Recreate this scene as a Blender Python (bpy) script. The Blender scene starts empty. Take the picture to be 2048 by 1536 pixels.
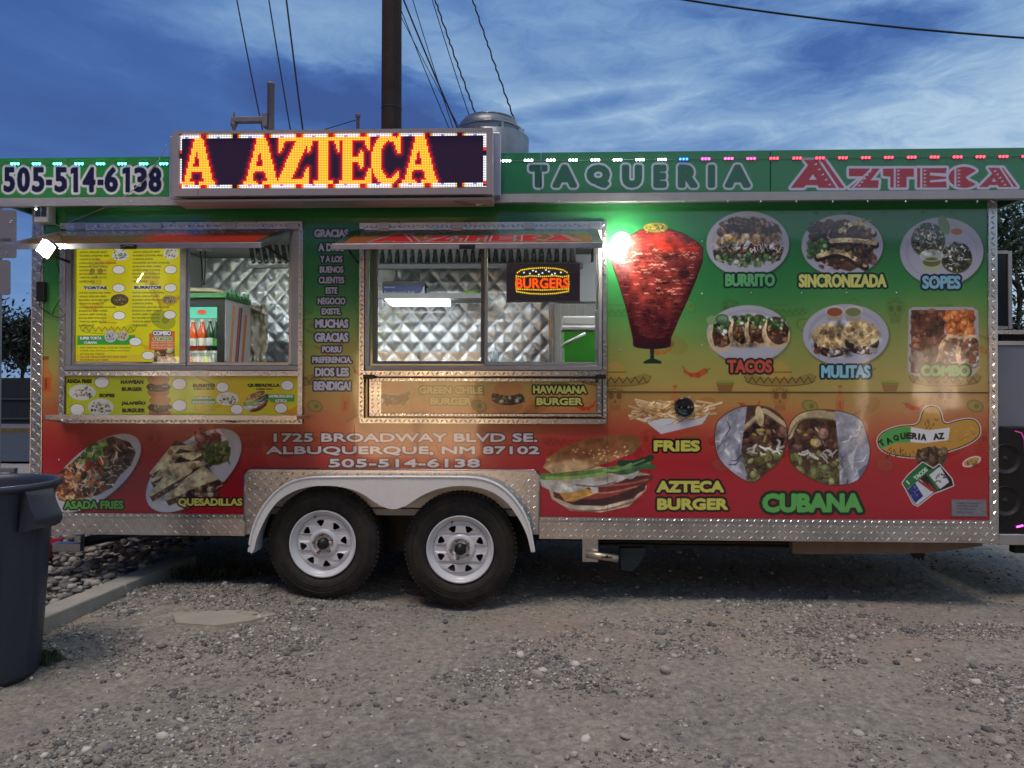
import bpy, math, random
import numpy as np
from mathutils import Vector
from mathutils.geometry import tessellate_polygon

random.seed(7); np.random.seed(7)
R = math.radians
scene = bpy.context.scene
COL = scene.collection

# ------------------------------------------------------------------ camera
F, EYE, DIST, YAW, PITCH, ROLL = 1479.0, 1.31, 4.6, R(2.2), R(0.62), 0.002
_f = Vector((-math.sin(YAW)*math.cos(PITCH), math.cos(YAW)*math.cos(PITCH), math.sin(PITCH)))
_r0 = Vector((math.cos(YAW), math.sin(YAW), 0)); _u0 = _r0.cross(_f)
_r = (_r0 + _u0*ROLL).normalized(); _u = _r.cross(_f)
CAM = Vector((0, -DIST, EYE))
cd = bpy.data.cameras.new('camera'); cam = bpy.data.objects.new('camera', cd); COL.objects.link(cam)
from mathutils import Matrix
cam.matrix_world = Matrix(((_r.x, _u.x, -_f.x, CAM.x), (_r.y, _u.y, -_f.y, CAM.y), (_r.z, _u.z, -_f.z, CAM.z), (0, 0, 0, 1)))
cd.sensor_width = 36; cd.lens = F/2048*36; cd.clip_start = .05; cd.clip_end = 3000
scene.camera = cam

def P(u, v, Y=0.0):
    """where the sight line through photo point (u,v) meets the vertical plane y=Y"""
    d = _f*F + _r*(u-1024) - _u*(v-768)
    t = (Y - CAM.y)/d.y
    return Vector((CAM.x + d.x*t, Y, CAM.z + d.z*t))
def G(u, v, z=0.0):
    d = _f*F + _r*(u-1024) - _u*(v-768)
    t = (z - CAM.z)/d.z
    return Vector((CAM.x + d.x*t, CAM.y + d.y*t, z))

# ------------------------------------------------------------------ node helpers
class NT:
    def __init__(s, tree): s.t = tree; s.n = tree.nodes; s.l = tree.links
    def new(s, typ, **kw):
        n = s.n.new(typ)
        for k, v in kw.items(): setattr(n, k, v)
        return n
    def put(s, sock, v):
        if isinstance(v, E): v = v.s
        if isinstance(v, bpy.types.NodeSocket): s.l.new(v, sock)
        else:
            try: sock.default_value = v
            except Exception: sock.default_value = tuple(v)+(1,) if len(v) == 3 else v
    def m(s, op, *a, clamp=False):
        n = s.new('ShaderNodeMath', operation=op); n.use_clamp = clamp
        for i, x in enumerate(a): s.put(n.inputs[i], x)
        return E(s, n.outputs[0])
    def noise(s, vec, scale, detail=4, rough=.55, dist=0.0, out=0):
        n = s.new('ShaderNodeTexNoise'); s.put(n.inputs['Vector'], vec)
        n.inputs['Scale'].default_value = scale; n.inputs['Detail'].default_value = detail
        n.inputs['Roughness'].default_value = rough; n.inputs['Distortion'].default_value = dist
        return E(s, n.outputs[out])
    def xyz(s, x, y, z):
        n = s.new('ShaderNodeCombineXYZ')
        for i, q in enumerate((x, y, z)): s.put(n.inputs[i], q)
        return n.outputs[0]
    def sep(s, v):
        n = s.new('ShaderNodeSeparateXYZ'); s.put(n.inputs[0], v)
        return [E(s, o) for o in n.outputs]
    def mix(s, f, a, b, typ='MIX'):
        n = s.new('ShaderNodeMix', data_type='RGBA', blend_type=typ); n.clamp_factor = True
        s.put(n.inputs[0], f); s.put(n.inputs[6], a); s.put(n.inputs[7], b)
        return n.outputs[2]
    def ramp(s, f, stops):
        n = s.new('ShaderNodeValToRGB'); s.put(n.inputs[0], f); e = n.color_ramp.elements
        while len(e) < len(stops): e.new(.5)
        for k, (p, c) in enumerate(stops): e[k].position = p; e[k].color = tuple(c)+(1,)
        return n.outputs[0]
class E:
    def __init__(s, t, sock): s.t = t; s.s = sock
    def __add__(a, b): return a.t.m('ADD', a, b)
    def __radd__(a, b): return a.t.m('ADD', b, a)
    def __sub__(a, b): return a.t.m('SUBTRACT', a, b)
    def __rsub__(a, b): return a.t.m('SUBTRACT', b, a)
    def __mul__(a, b): return a.t.m('MULTIPLY', a, b)
    __rmul__ = __mul__
    def __truediv__(a, b): return a.t.m('DIVIDE', a, b)
    def clamp(a): return a.t.m('ADD', a, 0.0, clamp=True)

def lin(c):
    return tuple((x/255/12.92 if x/255 <= .04045 else ((x/255+.055)/1.055)**2.4) for x in c)

# ------------------------------------------------------------------ sky (dusk, broken cloud) and light
world = bpy.data.worlds.new('World'); scene.world = world; world.use_nodes = True
w = NT(world.node_tree); w.n.clear()
tc = w.new('ShaderNodeTexCoord')
dx, dy, dz = w.sep(tc.outputs['Generated'])
az = w.m('ARCTAN2', dx, dy)*57.2958           # degrees right of the yard's north
el = w.m('ARCSINE', dz)*57.2958
nv = w.xyz(az*.016, el*.055, 0.0)
n1 = w.noise(nv, 2.2, 7, .6, .5)
n2 = w.noise(w.xyz(az*.05+el*.03, el*.11, 3.0), 2.0, 6, .62, .3)
n4 = w.noise(w.xyz(az*.09+2.0, el*.26+5.0, 1.0), 2.4, 8, .68, .8)
n3 = w.noise(w.xyz(az*.02+7.0, el*.05, 9.0), 2.4, 3, .5)
def blob(a0, e0, ra, re, tilt, soft=1.0):
    c, s = math.cos(R(tilt)), math.sin(R(tilt))
    A = az - a0 + (n2-.5)*ra*.7; B = el - e0 + (n1-.5)*re*2.2
    X = (A*c + B*s)/ra; Y = (B*c - A*s)/re
    return w.m('SUBTRACT', 1.0, (X*X + Y*Y)*soft, clamp=True)
def azel(u, v):
    d = (_f*F + _r*(u-1024) - _u*(v-768)).normalized()
    return math.degrees(math.atan2(d.x, d.y)), math.degrees(math.asin(d.z))
def B(u, v, ru, rv, tilt=0): 
    a, e = azel(u, v); k = 57.3/F*.93
    return blob(a, e, ru*k, rv*k, tilt)
light = (az + 12)*.0075 + .44 + (n1-.5)*.62 + (n3-.5)*.45 + (n2-.5)*.34 + (n4-.5)*((az+34)*.016).clamp()*.62 + (n4-.5)*.16
light = light + B(760, 70, 420, 150, -25)*.22 + B(1250, 230, 420, 90)*.30 + B(1900, 240, 380, 110)*.14 + B(400, 10, 500, 70)*.12
light = light - B(250, 170, 460, 150)*.16 - B(780, 226, 360, 80, -6)*.60 - B(1180, 212, 230, 26, 6)*.38 - B(1680, 120, 340, 75, 10)*.34 - B(1500, 10, 260, 50)*.16
light = light + w.m('SUBTRACT', 1.0, el*.055, clamp=True)*.28
skyc = w.ramp(light.clamp(), [(0, lin((56, 84, 146))), (.28, lin((66, 102, 166))), (.5, lin((94, 132, 186))),
                              (.75, lin((130, 164, 204))), (1, lin((172, 198, 222)))])
low = w.m('ADD', el*.2+1.0, 0.0, clamp=True)
skyc = w.mix(low, lin((60, 66, 80)), skyc)
bg = w.new('ShaderNodeBackground'); w.put(bg.inputs[0], skyc); bg.inputs[1].default_value = 1.0
nish = w.new('ShaderNodeTexSky', sky_type='NISHITA'); nish.sun_disc = False
nish.sun_elevation = R(2); nish.sun_rotation = R(200); nish.altitude = 1500
bg2 = w.new('ShaderNodeBackground'); w.put(bg2.inputs[0], nish.outputs[0]); bg2.inputs[1].default_value = .012
ad = w.new('ShaderNodeAddShader'); w.l.new(bg.outputs[0], ad.inputs[0]); w.l.new(bg2.outputs[0], ad.inputs[1])
wo = w.new('ShaderNodeOutputWorld'); w.l.new(ad.outputs[0], wo.inputs[0])

sl = bpy.data.lights.new('sun', 'SUN'); sl.energy = 1.8; sl.angle = R(20); sl.color = (1, .88, .76)
sun = bpy.data.objects.new('sun', sl); COL.objects.link(sun)
sun.rotation_euler = Vector((.16, .40, -1.0)).to_track_quat('-Z', 'Y').to_euler()
scene.view_settings.view_transform = 'Standard'; scene.view_settings.look = 'None'
scene.view_settings.exposure = 0.0; scene.view_settings.gamma = 1.0
scene.view_settings.use_curve_mapping = False
scene.render.engine = 'CYCLES'
scene.cycles.use_denoising = True
scene.cycles.max_bounces = 8; scene.cycles.transparent_max_bounces = 12
scene.cycles.caustics_reflective = False; scene.cycles.sample_clamp_indirect = 4.0

# ------------------------------------------------------------------ painted print (numpy) for vinyl, menus and screens
def fbm(h, w_, cell, octs=5, seed=0, ax=1.0, ay=1.0):
    rng = np.random.RandomState(seed); out = np.zeros((h, w_), np.float32); amp = 1; tot = 0
    for o in range(octs):
        cx, cy = max(cell*ax/2**o, 1.001), max(cell*ay/2**o, 1.001)
        gw, gh = int(w_/cx)+3, int(h/cy)+3
        g = rng.rand(gh, gw).astype(np.float32)
        xs = np.arange(w_)/cx; ys = np.arange(h)/cy
        xi = xs.astype(int); yi = ys.astype(int); fx = (xs-xi)[None]; fy = (ys-yi)[:, None]
        fx = fx*fx*(3-2*fx); fy = fy*fy*(3-2*fy)
        a = g[yi][:, xi]; b = g[yi][:, xi+1]; c = g[yi+1][:, xi]; d = g[yi+1][:, xi+1]
        out += amp*((a*(1-fx)+b*fx)*(1-fy)+(c*(1-fx)+d*fx)*fy); tot += amp; amp *= .55
    return out/tot

_fc = bpy.data.curves.new('glyphs', 'FONT'); _fc.fill_mode = 'NONE'; _fc.resolution_u = 3
_fo = bpy.data.objects.new('glyphs', _fc)
_gc = {}
def outline(txt):
    if txt in _gc: return _gc[txt]
    _fc.body = txt
    me = _fo.to_mesh()
    co = np.empty(len(me.vertices)*3); me.vertices.foreach_get('co', co); co = co.reshape(-1, 3)[:, :2]
    ed = np.empty(len(me.edges)*2, int); me.edges.foreach_get('vertices', ed); ed = ed.reshape(-1, 2)
    seg = np.concatenate([co[ed[:, 0]], co[ed[:, 1]]], 1)
    _fo.to_mesh_clear()
    _gc[txt] = seg
    return seg

def sdf(seg, X, Y):
    """signed distance (negative inside, even-odd) of pixel grid to closed outline segments"""
    d2 = np.full(X.shape, 1e9, np.float32); ins = np.zeros(X.shape, bool)
    for x0, y0, x1, y1 in seg:
        ex, ey = x1-x0, y1-y0; L = ex*ex+ey*ey
        if L < 1e-9: continue
        t = np.clip(((X-x0)*ex+(Y-y0)*ey)/L, 0, 1)
        d2 = np.minimum(d2, (X-x0-t*ex)**2+(Y-y0-t*ey)**2)
        if y0 != y1:
            ins ^= ((y0 > Y) != (y1 > Y)) & (X < (x1-x0)*(Y-y0)/(y1-y0)+x0)
    d = np.sqrt(d2)
    return np.where(ins, -d, d)

def C3(c): return np.array(c, np.float32)/255
class Canvas:
    """an RGB raster; T maps photo-like units to pixels"""
    def __init__(s, w_, h, T=lambda x, y: (x, y), k=1.0, base=(128, 128, 128)):
        s.w, s.h, s.T, s.k = w_, h, T, k
        s.a = np.empty((h, w_, 3), np.float32); s.a[:] = C3(base); s.clip = None
    def win(s, x0, y0, x1, y1, pad=2):
        x0, y0 = int(max(0, math.floor(x0-pad))), int(max(0, math.floor(y0-pad)))
        x1, y1 = int(min(s.w, math.ceil(x1+pad))), int(min(s.h, math.ceil(y1+pad)))
        if x1 <= x0 or y1 <= y0: return None
        Y, X = np.mgrid[y0:y1, x0:x1]
        return x0, y0, x1, y1, X+.5, Y+.5
    def put(s, wn, al, col):
        x0, y0, x1, y1 = wn[:4]
        if s.clip is not None: al = al*s.clip[y0:y1, x0:x1]
        al = al[..., None]
        c = C3(col) if not isinstance(col, np.ndarray) else col
        s.a[y0:y1, x0:x1] = s.a[y0:y1, x0:x1]*(1-al)+c*al
    def pts(s, pts): return [s.T(*p) for p in pts]
    def mask(s, pts, grow=0, soft=.6):
        q = s.pts(pts); n = len(q)
        xs = [p[0] for p in q]; ys = [p[1] for p in q]; g = grow*s.k
        wn = s.win(min(xs)-g, min(ys)-g, max(xs)+g, max(ys)+g)
        if wn is None: return None, None
        seg = [(q[i][0], q[i][1], q[(i+1) % n][0], q[(i+1) % n][1]) for i in range(n)]
        return wn, np.clip(.5-(sdf(seg, wn[4], wn[5])-g)/soft/1.2, 0, 1)
    def poly(s, pts, col, a=1, grow=0, soft=.6):
        wn, m = s.mask(pts, grow, soft)
        if wn: s.put(wn, m*a, col)
    def ell(s, cx, cy, rx, ry, col, a=1, ang=0, soft=1.0, ring=None):
        cx, cy = s.T(cx, cy); rx *= s.k; ry *= s.k; r = max(rx, ry)
        wn = s.win(cx-r, cy-r, cx+r, cy+r)
        if not wn: return
        c, q = math.cos(R(ang)), math.sin(R(ang)); X, Y = wn[4]-cx, wn[5]-cy
        e = np.sqrt(((X*c+Y*q)/rx)**2+((Y*c-X*q)/ry)**2)
        m = np.clip((1-e)*min(rx, ry)/soft+.5, 0, 1)
        if ring: m = np.clip(ring/2*s.k+.5-np.abs(1-e)*min(rx, ry), 0, 1)
        s.put(wn, m*a, col)
    def line(s, p0, p1, wd, col, a=1):
        (x0, y0), (x1, y1) = s.T(*p0), s.T(*p1); h = wd*s.k/2
        wn = s.win(min(x0, x1)-h, min(y0, y1)-h, max(x0, x1)+h, max(y0, y1)+h)
        if not wn: return
        ex, ey = x1-x0, y1-y0; L = ex*ex+ey*ey+1e-6
        t = np.clip(((wn[4]-x0)*ex+(wn[5]-y0)*ey)/L, 0, 1)
        d = np.hypot(wn[4]-x0-t*ex, wn[5]-y0-t*ey)
        s.put(wn, np.clip(h-d+.5, 0, 1)*a, col)
    def path(s, pts, wd, col, a=1, smooth=0):
        for _ in range(smooth):
            q = [pts[0]]
            for p0, p1 in zip(pts, pts[1:]):
                q += [(p0[0]*.75+p1[0]*.25, p0[1]*.75+p1[1]*.25), (p0[0]*.25+p1[0]*.75, p0[1]*.25+p1[1]*.75)]
            pts = q+[pts[-1]]
        for p0, p1 in zip(pts, pts[1:]): s.line(p0, p1, wd, col, a)
    def setclip(s, pts=None, grow=0):
        if pts is None: s.clip = None; return
        c = np.zeros((s.h, s.w), np.float32); wn, m = s.mask(pts, grow)
        if wn: c[wn[1]:wn[3], wn[0]:wn[2]] = m
        s.clip = c
    def dabs(s, n, box, pal, r=(1, 4), el=(.3, 1), ang=(0, 180), a=(.5, 1), jit=14):
        x0, y0, x1, y1 = box; n = max(3, int(n*.42)) if r[1] > 1.6 else n
        for _ in range(n):
            c = random.choice(pal); j = random.uniform(-jit, jit)
            c = tuple(min(255, max(0, q+j)) for q in c)
            rr = random.uniform(*r)*(1.55 if r[1] > 1.6 else 1); e = rr*random.uniform(*el); x, y = random.uniform(x0, x1), random.uniform(y0, y1); g = random.uniform(*ang); al = random.uniform(*a)
            if rr > 3: s.ell(x+.6, y+1.3, rr*1.05, e*1.15, tuple(q*.42 for q in c), al*.8, g, 2.0)
            s.ell(x, y, rr, e, c, al, g, 1.6)
            if rr > 3: s.ell(x-rr*.15, y-e*.3, rr*.6, e*.45, tuple(min(255, q*1.25+8) for q in c), al*.6, g, 2.0)
    def squig(s, n, box, pal, L=(4, 9), wd=(.8, 1.8), ang=(0, 180), a=.9):
        x0, y0, x1, y1 = box
        for _ in range(max(2, int(n*.7))):
            x, y = random.uniform(x0, x1), random.uniform(y0, y1); t = R(random.uniform(*ang)); l = random.uniform(*L)
            pts = [(x, y)]
            for k in range(4):
                t += random.uniform(-.8, .8); x += math.cos(t)*l/4; y += math.sin(t)*l/4; pts.append((x, y))
            s.path(pts, random.uniform(*wd), random.choice(pal), a)
    def text(s, txt, box, col, bold=0., edge=None, ew=0., a=1, rot=0, shear=0, face=None):
        """txt fitted to box (x0,y0,x1,y1); bold and ew are extra outline widths in photo units"""
        x0, y0, x1, y1 = box; seg = outline(txt).copy()
        if not len(seg): return
        xs = seg[:, [0, 2]]; ys = seg[:, [1, 3]]
        mx, Mx, my, My = xs.min(), xs.max(), ys.min(), ys.max()
        wd, ht = (x1-x0)-2*bold, (y1-y0)-2*bold
        cx, cy = (x0+x1)/2, (y0+y1)/2; c, q = math.cos(R(rot)), math.sin(R(rot))
        def tf(px, py):
            X = ((px-mx)/(Mx-mx)-.5)*wd; Y = (.5-(py-my)/max(My-my, 1e-6))*ht; X = X - shear*Y
            X, Y = X*c-Y*q, X*q+Y*c
            return cx+X, cy+Y
        S = []
        for r in seg: S.append(s.T(*tf(r[0], r[1]))+s.T(*tf(r[2], r[3])))
        S = np.array(S); g = (bold+ew)*s.k
        wn = s.win(S[:, [0, 2]].min()-g, S[:, [1, 3]].min()-g, S[:, [0, 2]].max()+g, S[:, [1, 3]].max()+g)
        if not wn: return
        d = sdf(S, wn[4], wn[5])
        if edge is not None: s.put(wn, np.clip(.5-(d-(bold+ew)*s.k), 0, 1)*a, edge)
        s.put(wn, np.clip(.5-(d-bold*s.k), 0, 1)*a, col)
    def image(s, name):
        im = bpy.data.images.new(name, s.w, s.h); px = np.ones((s.h, s.w, 4), np.float32)
        px[..., :3] = np.clip(s.a[::-1], 0, 1); im.pixels.foreach_set(px.ravel()); im.update(); im.pack()
        return im

# ------------------------------------------------------------------ materials
def img_coord(nt, mode='UV'):
    t = nt.new('ShaderNodeTexCoord'); return t.outputs[mode]
MATS = {}
def mat(name, col=(128, 128, 128), rough=.5, metal=0, image=None, emit=None, es=0, var=0, vs=8, bump=0, bs=40, alpha=None, coat=0, lincol=None, spec=.5):
    if name in MATS: return MATS[name]
    m = bpy.data.materials.new(name); m.use_nodes = True; nt = NT(m.node_tree)
    b = nt.n['Principled BSDF']; base = lincol or lin(col)
    c = tuple(base)+(1,); ob = img_coord(nt, 'Object')
    if image:
        t = nt.new('ShaderNodeTexImage', image=image, extension='EXTEND'); nt.l.new(img_coord(nt, 'UV'), t.inputs[0]); c = t.outputs[0]
        nt.l.new(c, b.inputs['Base Color'])
    elif var:
        n = nt.noise(ob, vs, 5, .6)
        c = nt.ramp(n, [(.25, tuple(x*(1-var) for x in base)), (.75, tuple(min(1, x*(1+var)) for x in base))])
        nt.l.new(c, b.inputs['Base Color'])
    else: b.inputs['Base Color'].default_value = c
    b.inputs['Roughness'].default_value = rough; b.inputs['Metallic'].default_value = metal
    b.inputs['Coat Weight'].default_value = coat; b.inputs['Coat Roughness'].default_value = .06
    b.inputs['Specular IOR Level'].default_value = spec
    if var or bump:
        r = nt.noise(ob, vs*2.3, 4, .6)
        nt.put(b.inputs['Roughness'], (r*.3+(rough-.15)).clamp())
    if bump:
        bn = nt.new('ShaderNodeBump'); bn.inputs['Strength'].default_value = min(1, bump); bn.inputs['Distance'].default_value = .004*max(1, bump)
        nt.put(bn.inputs['Height'], nt.noise(ob, bs, 4, .6)); nt.l.new(bn.outputs[0], b.inputs['Normal'])
    if emit is not None:
        if emit == 'image': nt.l.new(c, b.inputs['Emission Color'])
        else: b.inputs['Emission Color'].default_value = lin(emit)+(1,)
        b.inputs['Emission Strength'].default_value = es
    MATS[name] = m
    return m

def plate_image():
    """height tile of raised lozenges, two directions, for tread plate"""
    n = 64; Y, X = np.mgrid[0:n, 0:n]/n*2.0; h = np.zeros((n, n))
    for cx, cy, sg in [(i+.5, j+.5, 1 if (i+j) % 2 == 0 else -1) for i in range(-1, 3) for j in range(-1, 3)]:
        x, y = X-cx, Y-cy; a = (x+sg*y)/math.sqrt(2); b = (x-sg*y)/math.sqrt(2)
        h = np.maximum(h, np.clip(1.25-np.sqrt((a/.60)**2+(b/.17)**2), 0, .45)/.45)
    im = bpy.data.images.new('tread_relief', n, n); px = np.ones((n, n, 4), np.float32); px[..., :3] = h[..., None]
    im.pixels.foreach_set(px.ravel()); im.colorspace_settings.name = 'Non-Color'; im.pack()
    return im
PLATE = plate_image()
def plate_mat(name, base=(.50, .50, .50), rough=.30, axes='xz', pitch=.037, strength=1.0, var=.25):
    m = bpy.data.materials.new(name); m.use_nodes = True; nt = NT(m.node_tree); b = nt.n['Principled BSDF']
    g = nt.new('ShaderNodeNewGeometry'); x, y, z = nt.sep(g.outputs['Position'])
    u, v = {'xz': (x, z), 'xy': (x, y), 'yz': (y, z)}[axes]
    t = nt.new('ShaderNodeTexImage', image=PLATE); nt.put(t.inputs[0], nt.xyz(u/(pitch*2), v/(pitch*2), 0.0))
    bn = nt.new('ShaderNodeBump'); bn.inputs['Strength'].default_value = strength*.12; bn.inputs['Distance'].default_value = .003
    nt.l.new(t.outputs[0], bn.inputs['Height']); nt.l.new(bn.outputs[0], b.inputs['Normal'])
    n = nt.noise(g.outputs['Position'], 3, 6, .65)
    lo = tuple(c*(1-var) for c in base); hi = tuple(min(1, c*(1+var)) for c in base)
    nt.l.new(nt.ramp(n, [(.3, lo), (.7, hi)]), b.inputs['Base Color'])
    b.inputs['Metallic'].default_value = 1
    nt.put(b.inputs['Roughness'], (nt.noise(g.outputs['Position'], 9, 4, .6)*.25+(rough-.1)).clamp())
    return m

# ------------------------------------------------------------------ object helpers
WL = {}
def tag(o, label=None, cat=None, group=None, kind=None):
    if label: o['label'] = label
    if cat: o['category'] = cat
    if group: o['group'] = group
    if kind: o['kind'] = kind
    return o
def thing(name, loc, label, cat, group=None):
    o = bpy.data.objects.new(name, None); COL.objects.link(o); o.location = loc; o.empty_display_size = .1
    WL[o.name] = Vector(loc); return tag(o, label, cat, group)
def mk(name, verts, faces, m=None, parent=None, smooth=False, uvf=None, mats=None, fm=None):
    vs = np.array([tuple(v) for v in verts], np.float64)
    c = (vs.min(0)+vs.max(0))/2
    me = bpy.data.meshes.new(name); me.from_pydata((vs-c).tolist(), [], [tuple(f) for f in faces])
    if uvf is not None:
        uv = me.uv_layers.new(name='UVMap'); arr = np.array([uvf(*v) for v in vs], np.float32)
        li = np.empty(len(me.loops), int); me.loops.foreach_get('vertex_index', li)
        uv.data.foreach_set('uv', arr[li].ravel())
    for q in (mats or [m]):
        if q is not None: me.materials.append(q)
    if fm: me.polygons.foreach_set('material_index', fm)
    if smooth: me.polygons.foreach_set('use_smooth', [True]*len(me.polygons))
    me.update()
    o = bpy.data.objects.new(name, me); COL.objects.link(o)
    pw = Vector((0, 0, 0))
    if parent is not None: o.parent = parent; pw = WL[parent.name]
    o.location = Vector(c)-pw; WL[o.name] = Vector(c)
    return o
class MB:
    """collects geometry for one mesh"""
    def __init__(s): s.v = []; s.f = []
    def add(s, vs, fs):
        k = len(s.v); s.v += [tuple(v) for v in vs]; s.f += [tuple(i+k for i in f) for f in fs]; return s
    def box(s, x0, y0, z0, x1, y1, z1):
        vs = [(x, y, z) for x in (x0, x1) for y in (y0, y1) for z in (z0, z1)]
        return s.add(vs, [(0, 1, 3, 2), (4, 6, 7, 5), (0, 4, 5, 1), (2, 3, 7, 6), (0, 2, 6, 4), (1, 5, 7, 3)])
    def prism(s, pts, y0, y1, holes=()):
        """pts are (x,z) outlines extruded from y0 (front) to y1"""
        loops = [list(pts)]+[list(h) for h in holes]; allp = [p for l in loops for p in l]; n = len(allp)
        tri = tessellate_polygon([[Vector((p[0], p[1], 0)) for p in l] for l in loops])
        vs = [(p[0], y0, p[1]) for p in allp]+[(p[0], y1, p[1]) for p in allp]; fs = []
        for t in tri: fs.append(tuple(t)); fs.append(tuple(i+n for i in reversed(t)))
        k = 0
        for l in loops:
            for i in range(len(l)):
                j = (i+1) % len(l); fs.append((k+i, k+j, k+j+n, k+i+n))
            k += len(l)
        return s.add(vs, fs)
    def tube(s, pts, r, n=8, cap=True, radii=None):
        pts = [Vector(p) for p in pts]; base = len(s.v); m = len(pts); vs = []
        for i, p in enumerate(pts):
            t = (pts[min(i+1, m-1)]-pts[max(i-1, 0)]).normalized()
            a = t.cross(Vector((0, 0, 1)));
            if a.length < .1: a = t.cross(Vector((1, 0, 0)))
            a.normalize(); b = t.cross(a); rr = radii[i] if radii else r
            for k in range(n):
                an = 2*math.pi*k/n; vs.append(p+a*math.cos(an)*rr+b*math.sin(an)*rr)
        fs = [(i*n+k, i*n+(k+1) % n, (i+1)*n+(k+1) % n, (i+1)*n+k) for i in range(m-1) for k in range(n)]
        if cap: fs += [tuple(range(n))[::-1], tuple((m-1)*n+k for k in range(n))]
        return s.add(vs, fs)
    def lathe(s, prof, c, axis='z', n=32, a0=0, a1=2*math.pi):
        """prof = [(radius, height)] about axis through c"""
        full = abs(a1-a0-2*math.pi) < 1e-6; m = n if full else n+1; vs = []
        for r, h in prof:
            for k in range(m):
                t = a0+(a1-a0)*k/n; x, y = r*math.cos(t), r*math.sin(t)
                vs.append({'z': (c[0]+x, c[1]+y, c[2]+h), 'y': (c[0]+x, c[1]+h, c[2]+y), 'x': (c[0]+h, c[1]+x, c[2]+y)}[axis])
        fs = []
        for i in range(len(prof)-1):
            for k in range(n):
                j = (k+1) % m; fs.append((i*m+k, i*m+j, (i+1)*m+j, (i+1)*m+k))
        return s.add(vs, fs)
    def lugs(s, x0, z0, x1, z1, y, pitch=.037, inside=None, k=1.0, hk=1.0):
        """raised lozenges of tread plate, alternating direction"""
        nx, nz = max(1, int((x1-x0)/pitch)), max(1, int(round((z1-z0)/pitch))); px, pz = (x1-x0)/nx, (z1-z0)/nz
        L_, W__, H = pitch*.46*k, pitch*.15*k, pitch*.17*hk
        for i in range(nx):
            for j in range(nz):
                cx, cz = x0+(i+.5)*px, z0+(j+.5)*pz
                if inside and not inside(cx, cz): continue
                a = math.radians(45 if (i+j) % 2 else 135)+random.uniform(-.14, .14); c, q = math.cos(a), math.sin(a); l = min(L_, pz*.5/max(.3, abs(q))*.95)
                b = len(s.v)
                for (u, v, h) in ((-l, 0, 0), (0, -W__, 0), (l, 0, 0), (0, W__, 0), (-l*.55, 0, H), (l*.55, 0, H)):
                    s.v.append((cx+u*c-v*q, y-h, cz+u*q+v*c))
                s.f += [(b, b+1, b+5, b+4), (b+1, b+2, b+5), (b+2, b+3, b+4, b+5), (b+3, b, b+4)]
        return s
    def make(s, name, m=None, parent=None, **kw): return mk(name, s.v, s.f, m, parent, **kw)
def bevel(o, wd=.004, seg=2):
    b = o.modifiers.new('bevel', 'BEVEL'); b.width = wd; b.segments = seg; b.limit_method = 'ANGLE'; b.angle_limit = R(40)
    return o
def UV2(pts, Y=0.0): return [(P(u, v, Y).x, P(u, v, Y).z) for u, v in pts]
def pbox(mb, u0, v0, u1, v1, y0, y1):
    """box whose front face at y0 covers the photo rectangle"""
    a = P(u0, v0, y0); b = P(u1, v1, y0)
    return mb.box(a.x, y0, min(a.z, b.z), b.x, y1, max(a.z, b.z))
def copy_tree(o, loc, label=None):
    c = o.copy(); COL.objects.link(c); c.location = loc; WL[c.name] = Vector(loc)
    if label: c['label'] = label
    for ch in o.children:
        d = ch.copy(); COL.objects.link(d); d.parent = c
        for g in ch.children:
            e = g.copy(); COL.objects.link(e); e.parent = d
    return c
# ------------------------------------------------------------------ the vinyl wrap of the trailer side (flat print)
SC = 321.0
WX0, WX1, WZ0, WZ1 = -3.35, 2.95, .30, 2.60
def wrapT(u, v):
    p = P(u, v, 0.0); return ((p.x-WX0)*SC, (WZ1-p.z)*SC)
wr = Canvas(int((WX1-WX0)*SC), int((WZ1-WZ0)*SC), wrapT, 1.0)
H_, W_ = wr.h, wr.w
yy = np.arange(H_, dtype=np.float32)[:, None] + (fbm(H_, W_, 260, 3, 3, 1.6)-.5)*110
yy = yy + (np.floor(yy/26) % 2)*3
v0 = wrapT(1000, 0)[1]
stops = [(395, (38, 112, 62)), (520, (44, 122, 66)), (575, (60, 134, 74)), (625, (100, 146, 78)), (690, (146, 150, 80)),
         (755, (172, 152, 84)), (805, (182, 132, 78)), (850, (184, 98, 66)), (895, (178, 64, 54)), (950, (172, 36, 46)), (1040, (166, 24, 42))]
sy = np.array([q+v0 for q, _ in stops]); sc_ = np.array([c for _, c in stops], np.float32)/255
for k in range(3): wr.a[..., k] = np.interp(yy, sy, sc_[:, k])
wr.a *= (.94+.12*fbm(H_, W_, 90, 4, 5))[..., None]

def hat(c, x, y, s=1.0, col=(90, 60, 30), a=.35, fillc=(210, 150, 70)):
    c.poly([(x-22*s, y+12*s), (x-16*s, y-20*s), (x, y-28*s), (x+16*s, y-20*s), (x+22*s, y+12*s)], fillc, a*.7)
    c.poly([(x-72*s, y+2*s), (x-60*s, y-4*s), (x-30*s, y+6*s), (x+30*s, y+6*s), (x+60*s, y-4*s), (x+72*s, y+2*s), (x+66*s, y+16*s), (x+30*s, y+22*s), (x-30*s, y+22*s), (x-66*s, y+16*s)], col, a*.65)
    z = [(x+(-64+i*8)*s, y+(4 if i % 2 else 16)*s) for i in range(17)]
    c.path(z, 1.6*s, (60, 40, 20), a*1.3); c.line((x-22*s, y-6*s), (x+22*s, y-6*s), 2*s, (60, 40, 20), a)
    c.path([(x-72*s, y+2*s), (x-66*s, y+16*s), (x-30*s, y+22*s), (x+30*s, y+22*s), (x+66*s, y+16*s), (x+72*s, y+2*s)], 1.5*s, (60, 40, 20), a, 1)
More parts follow.
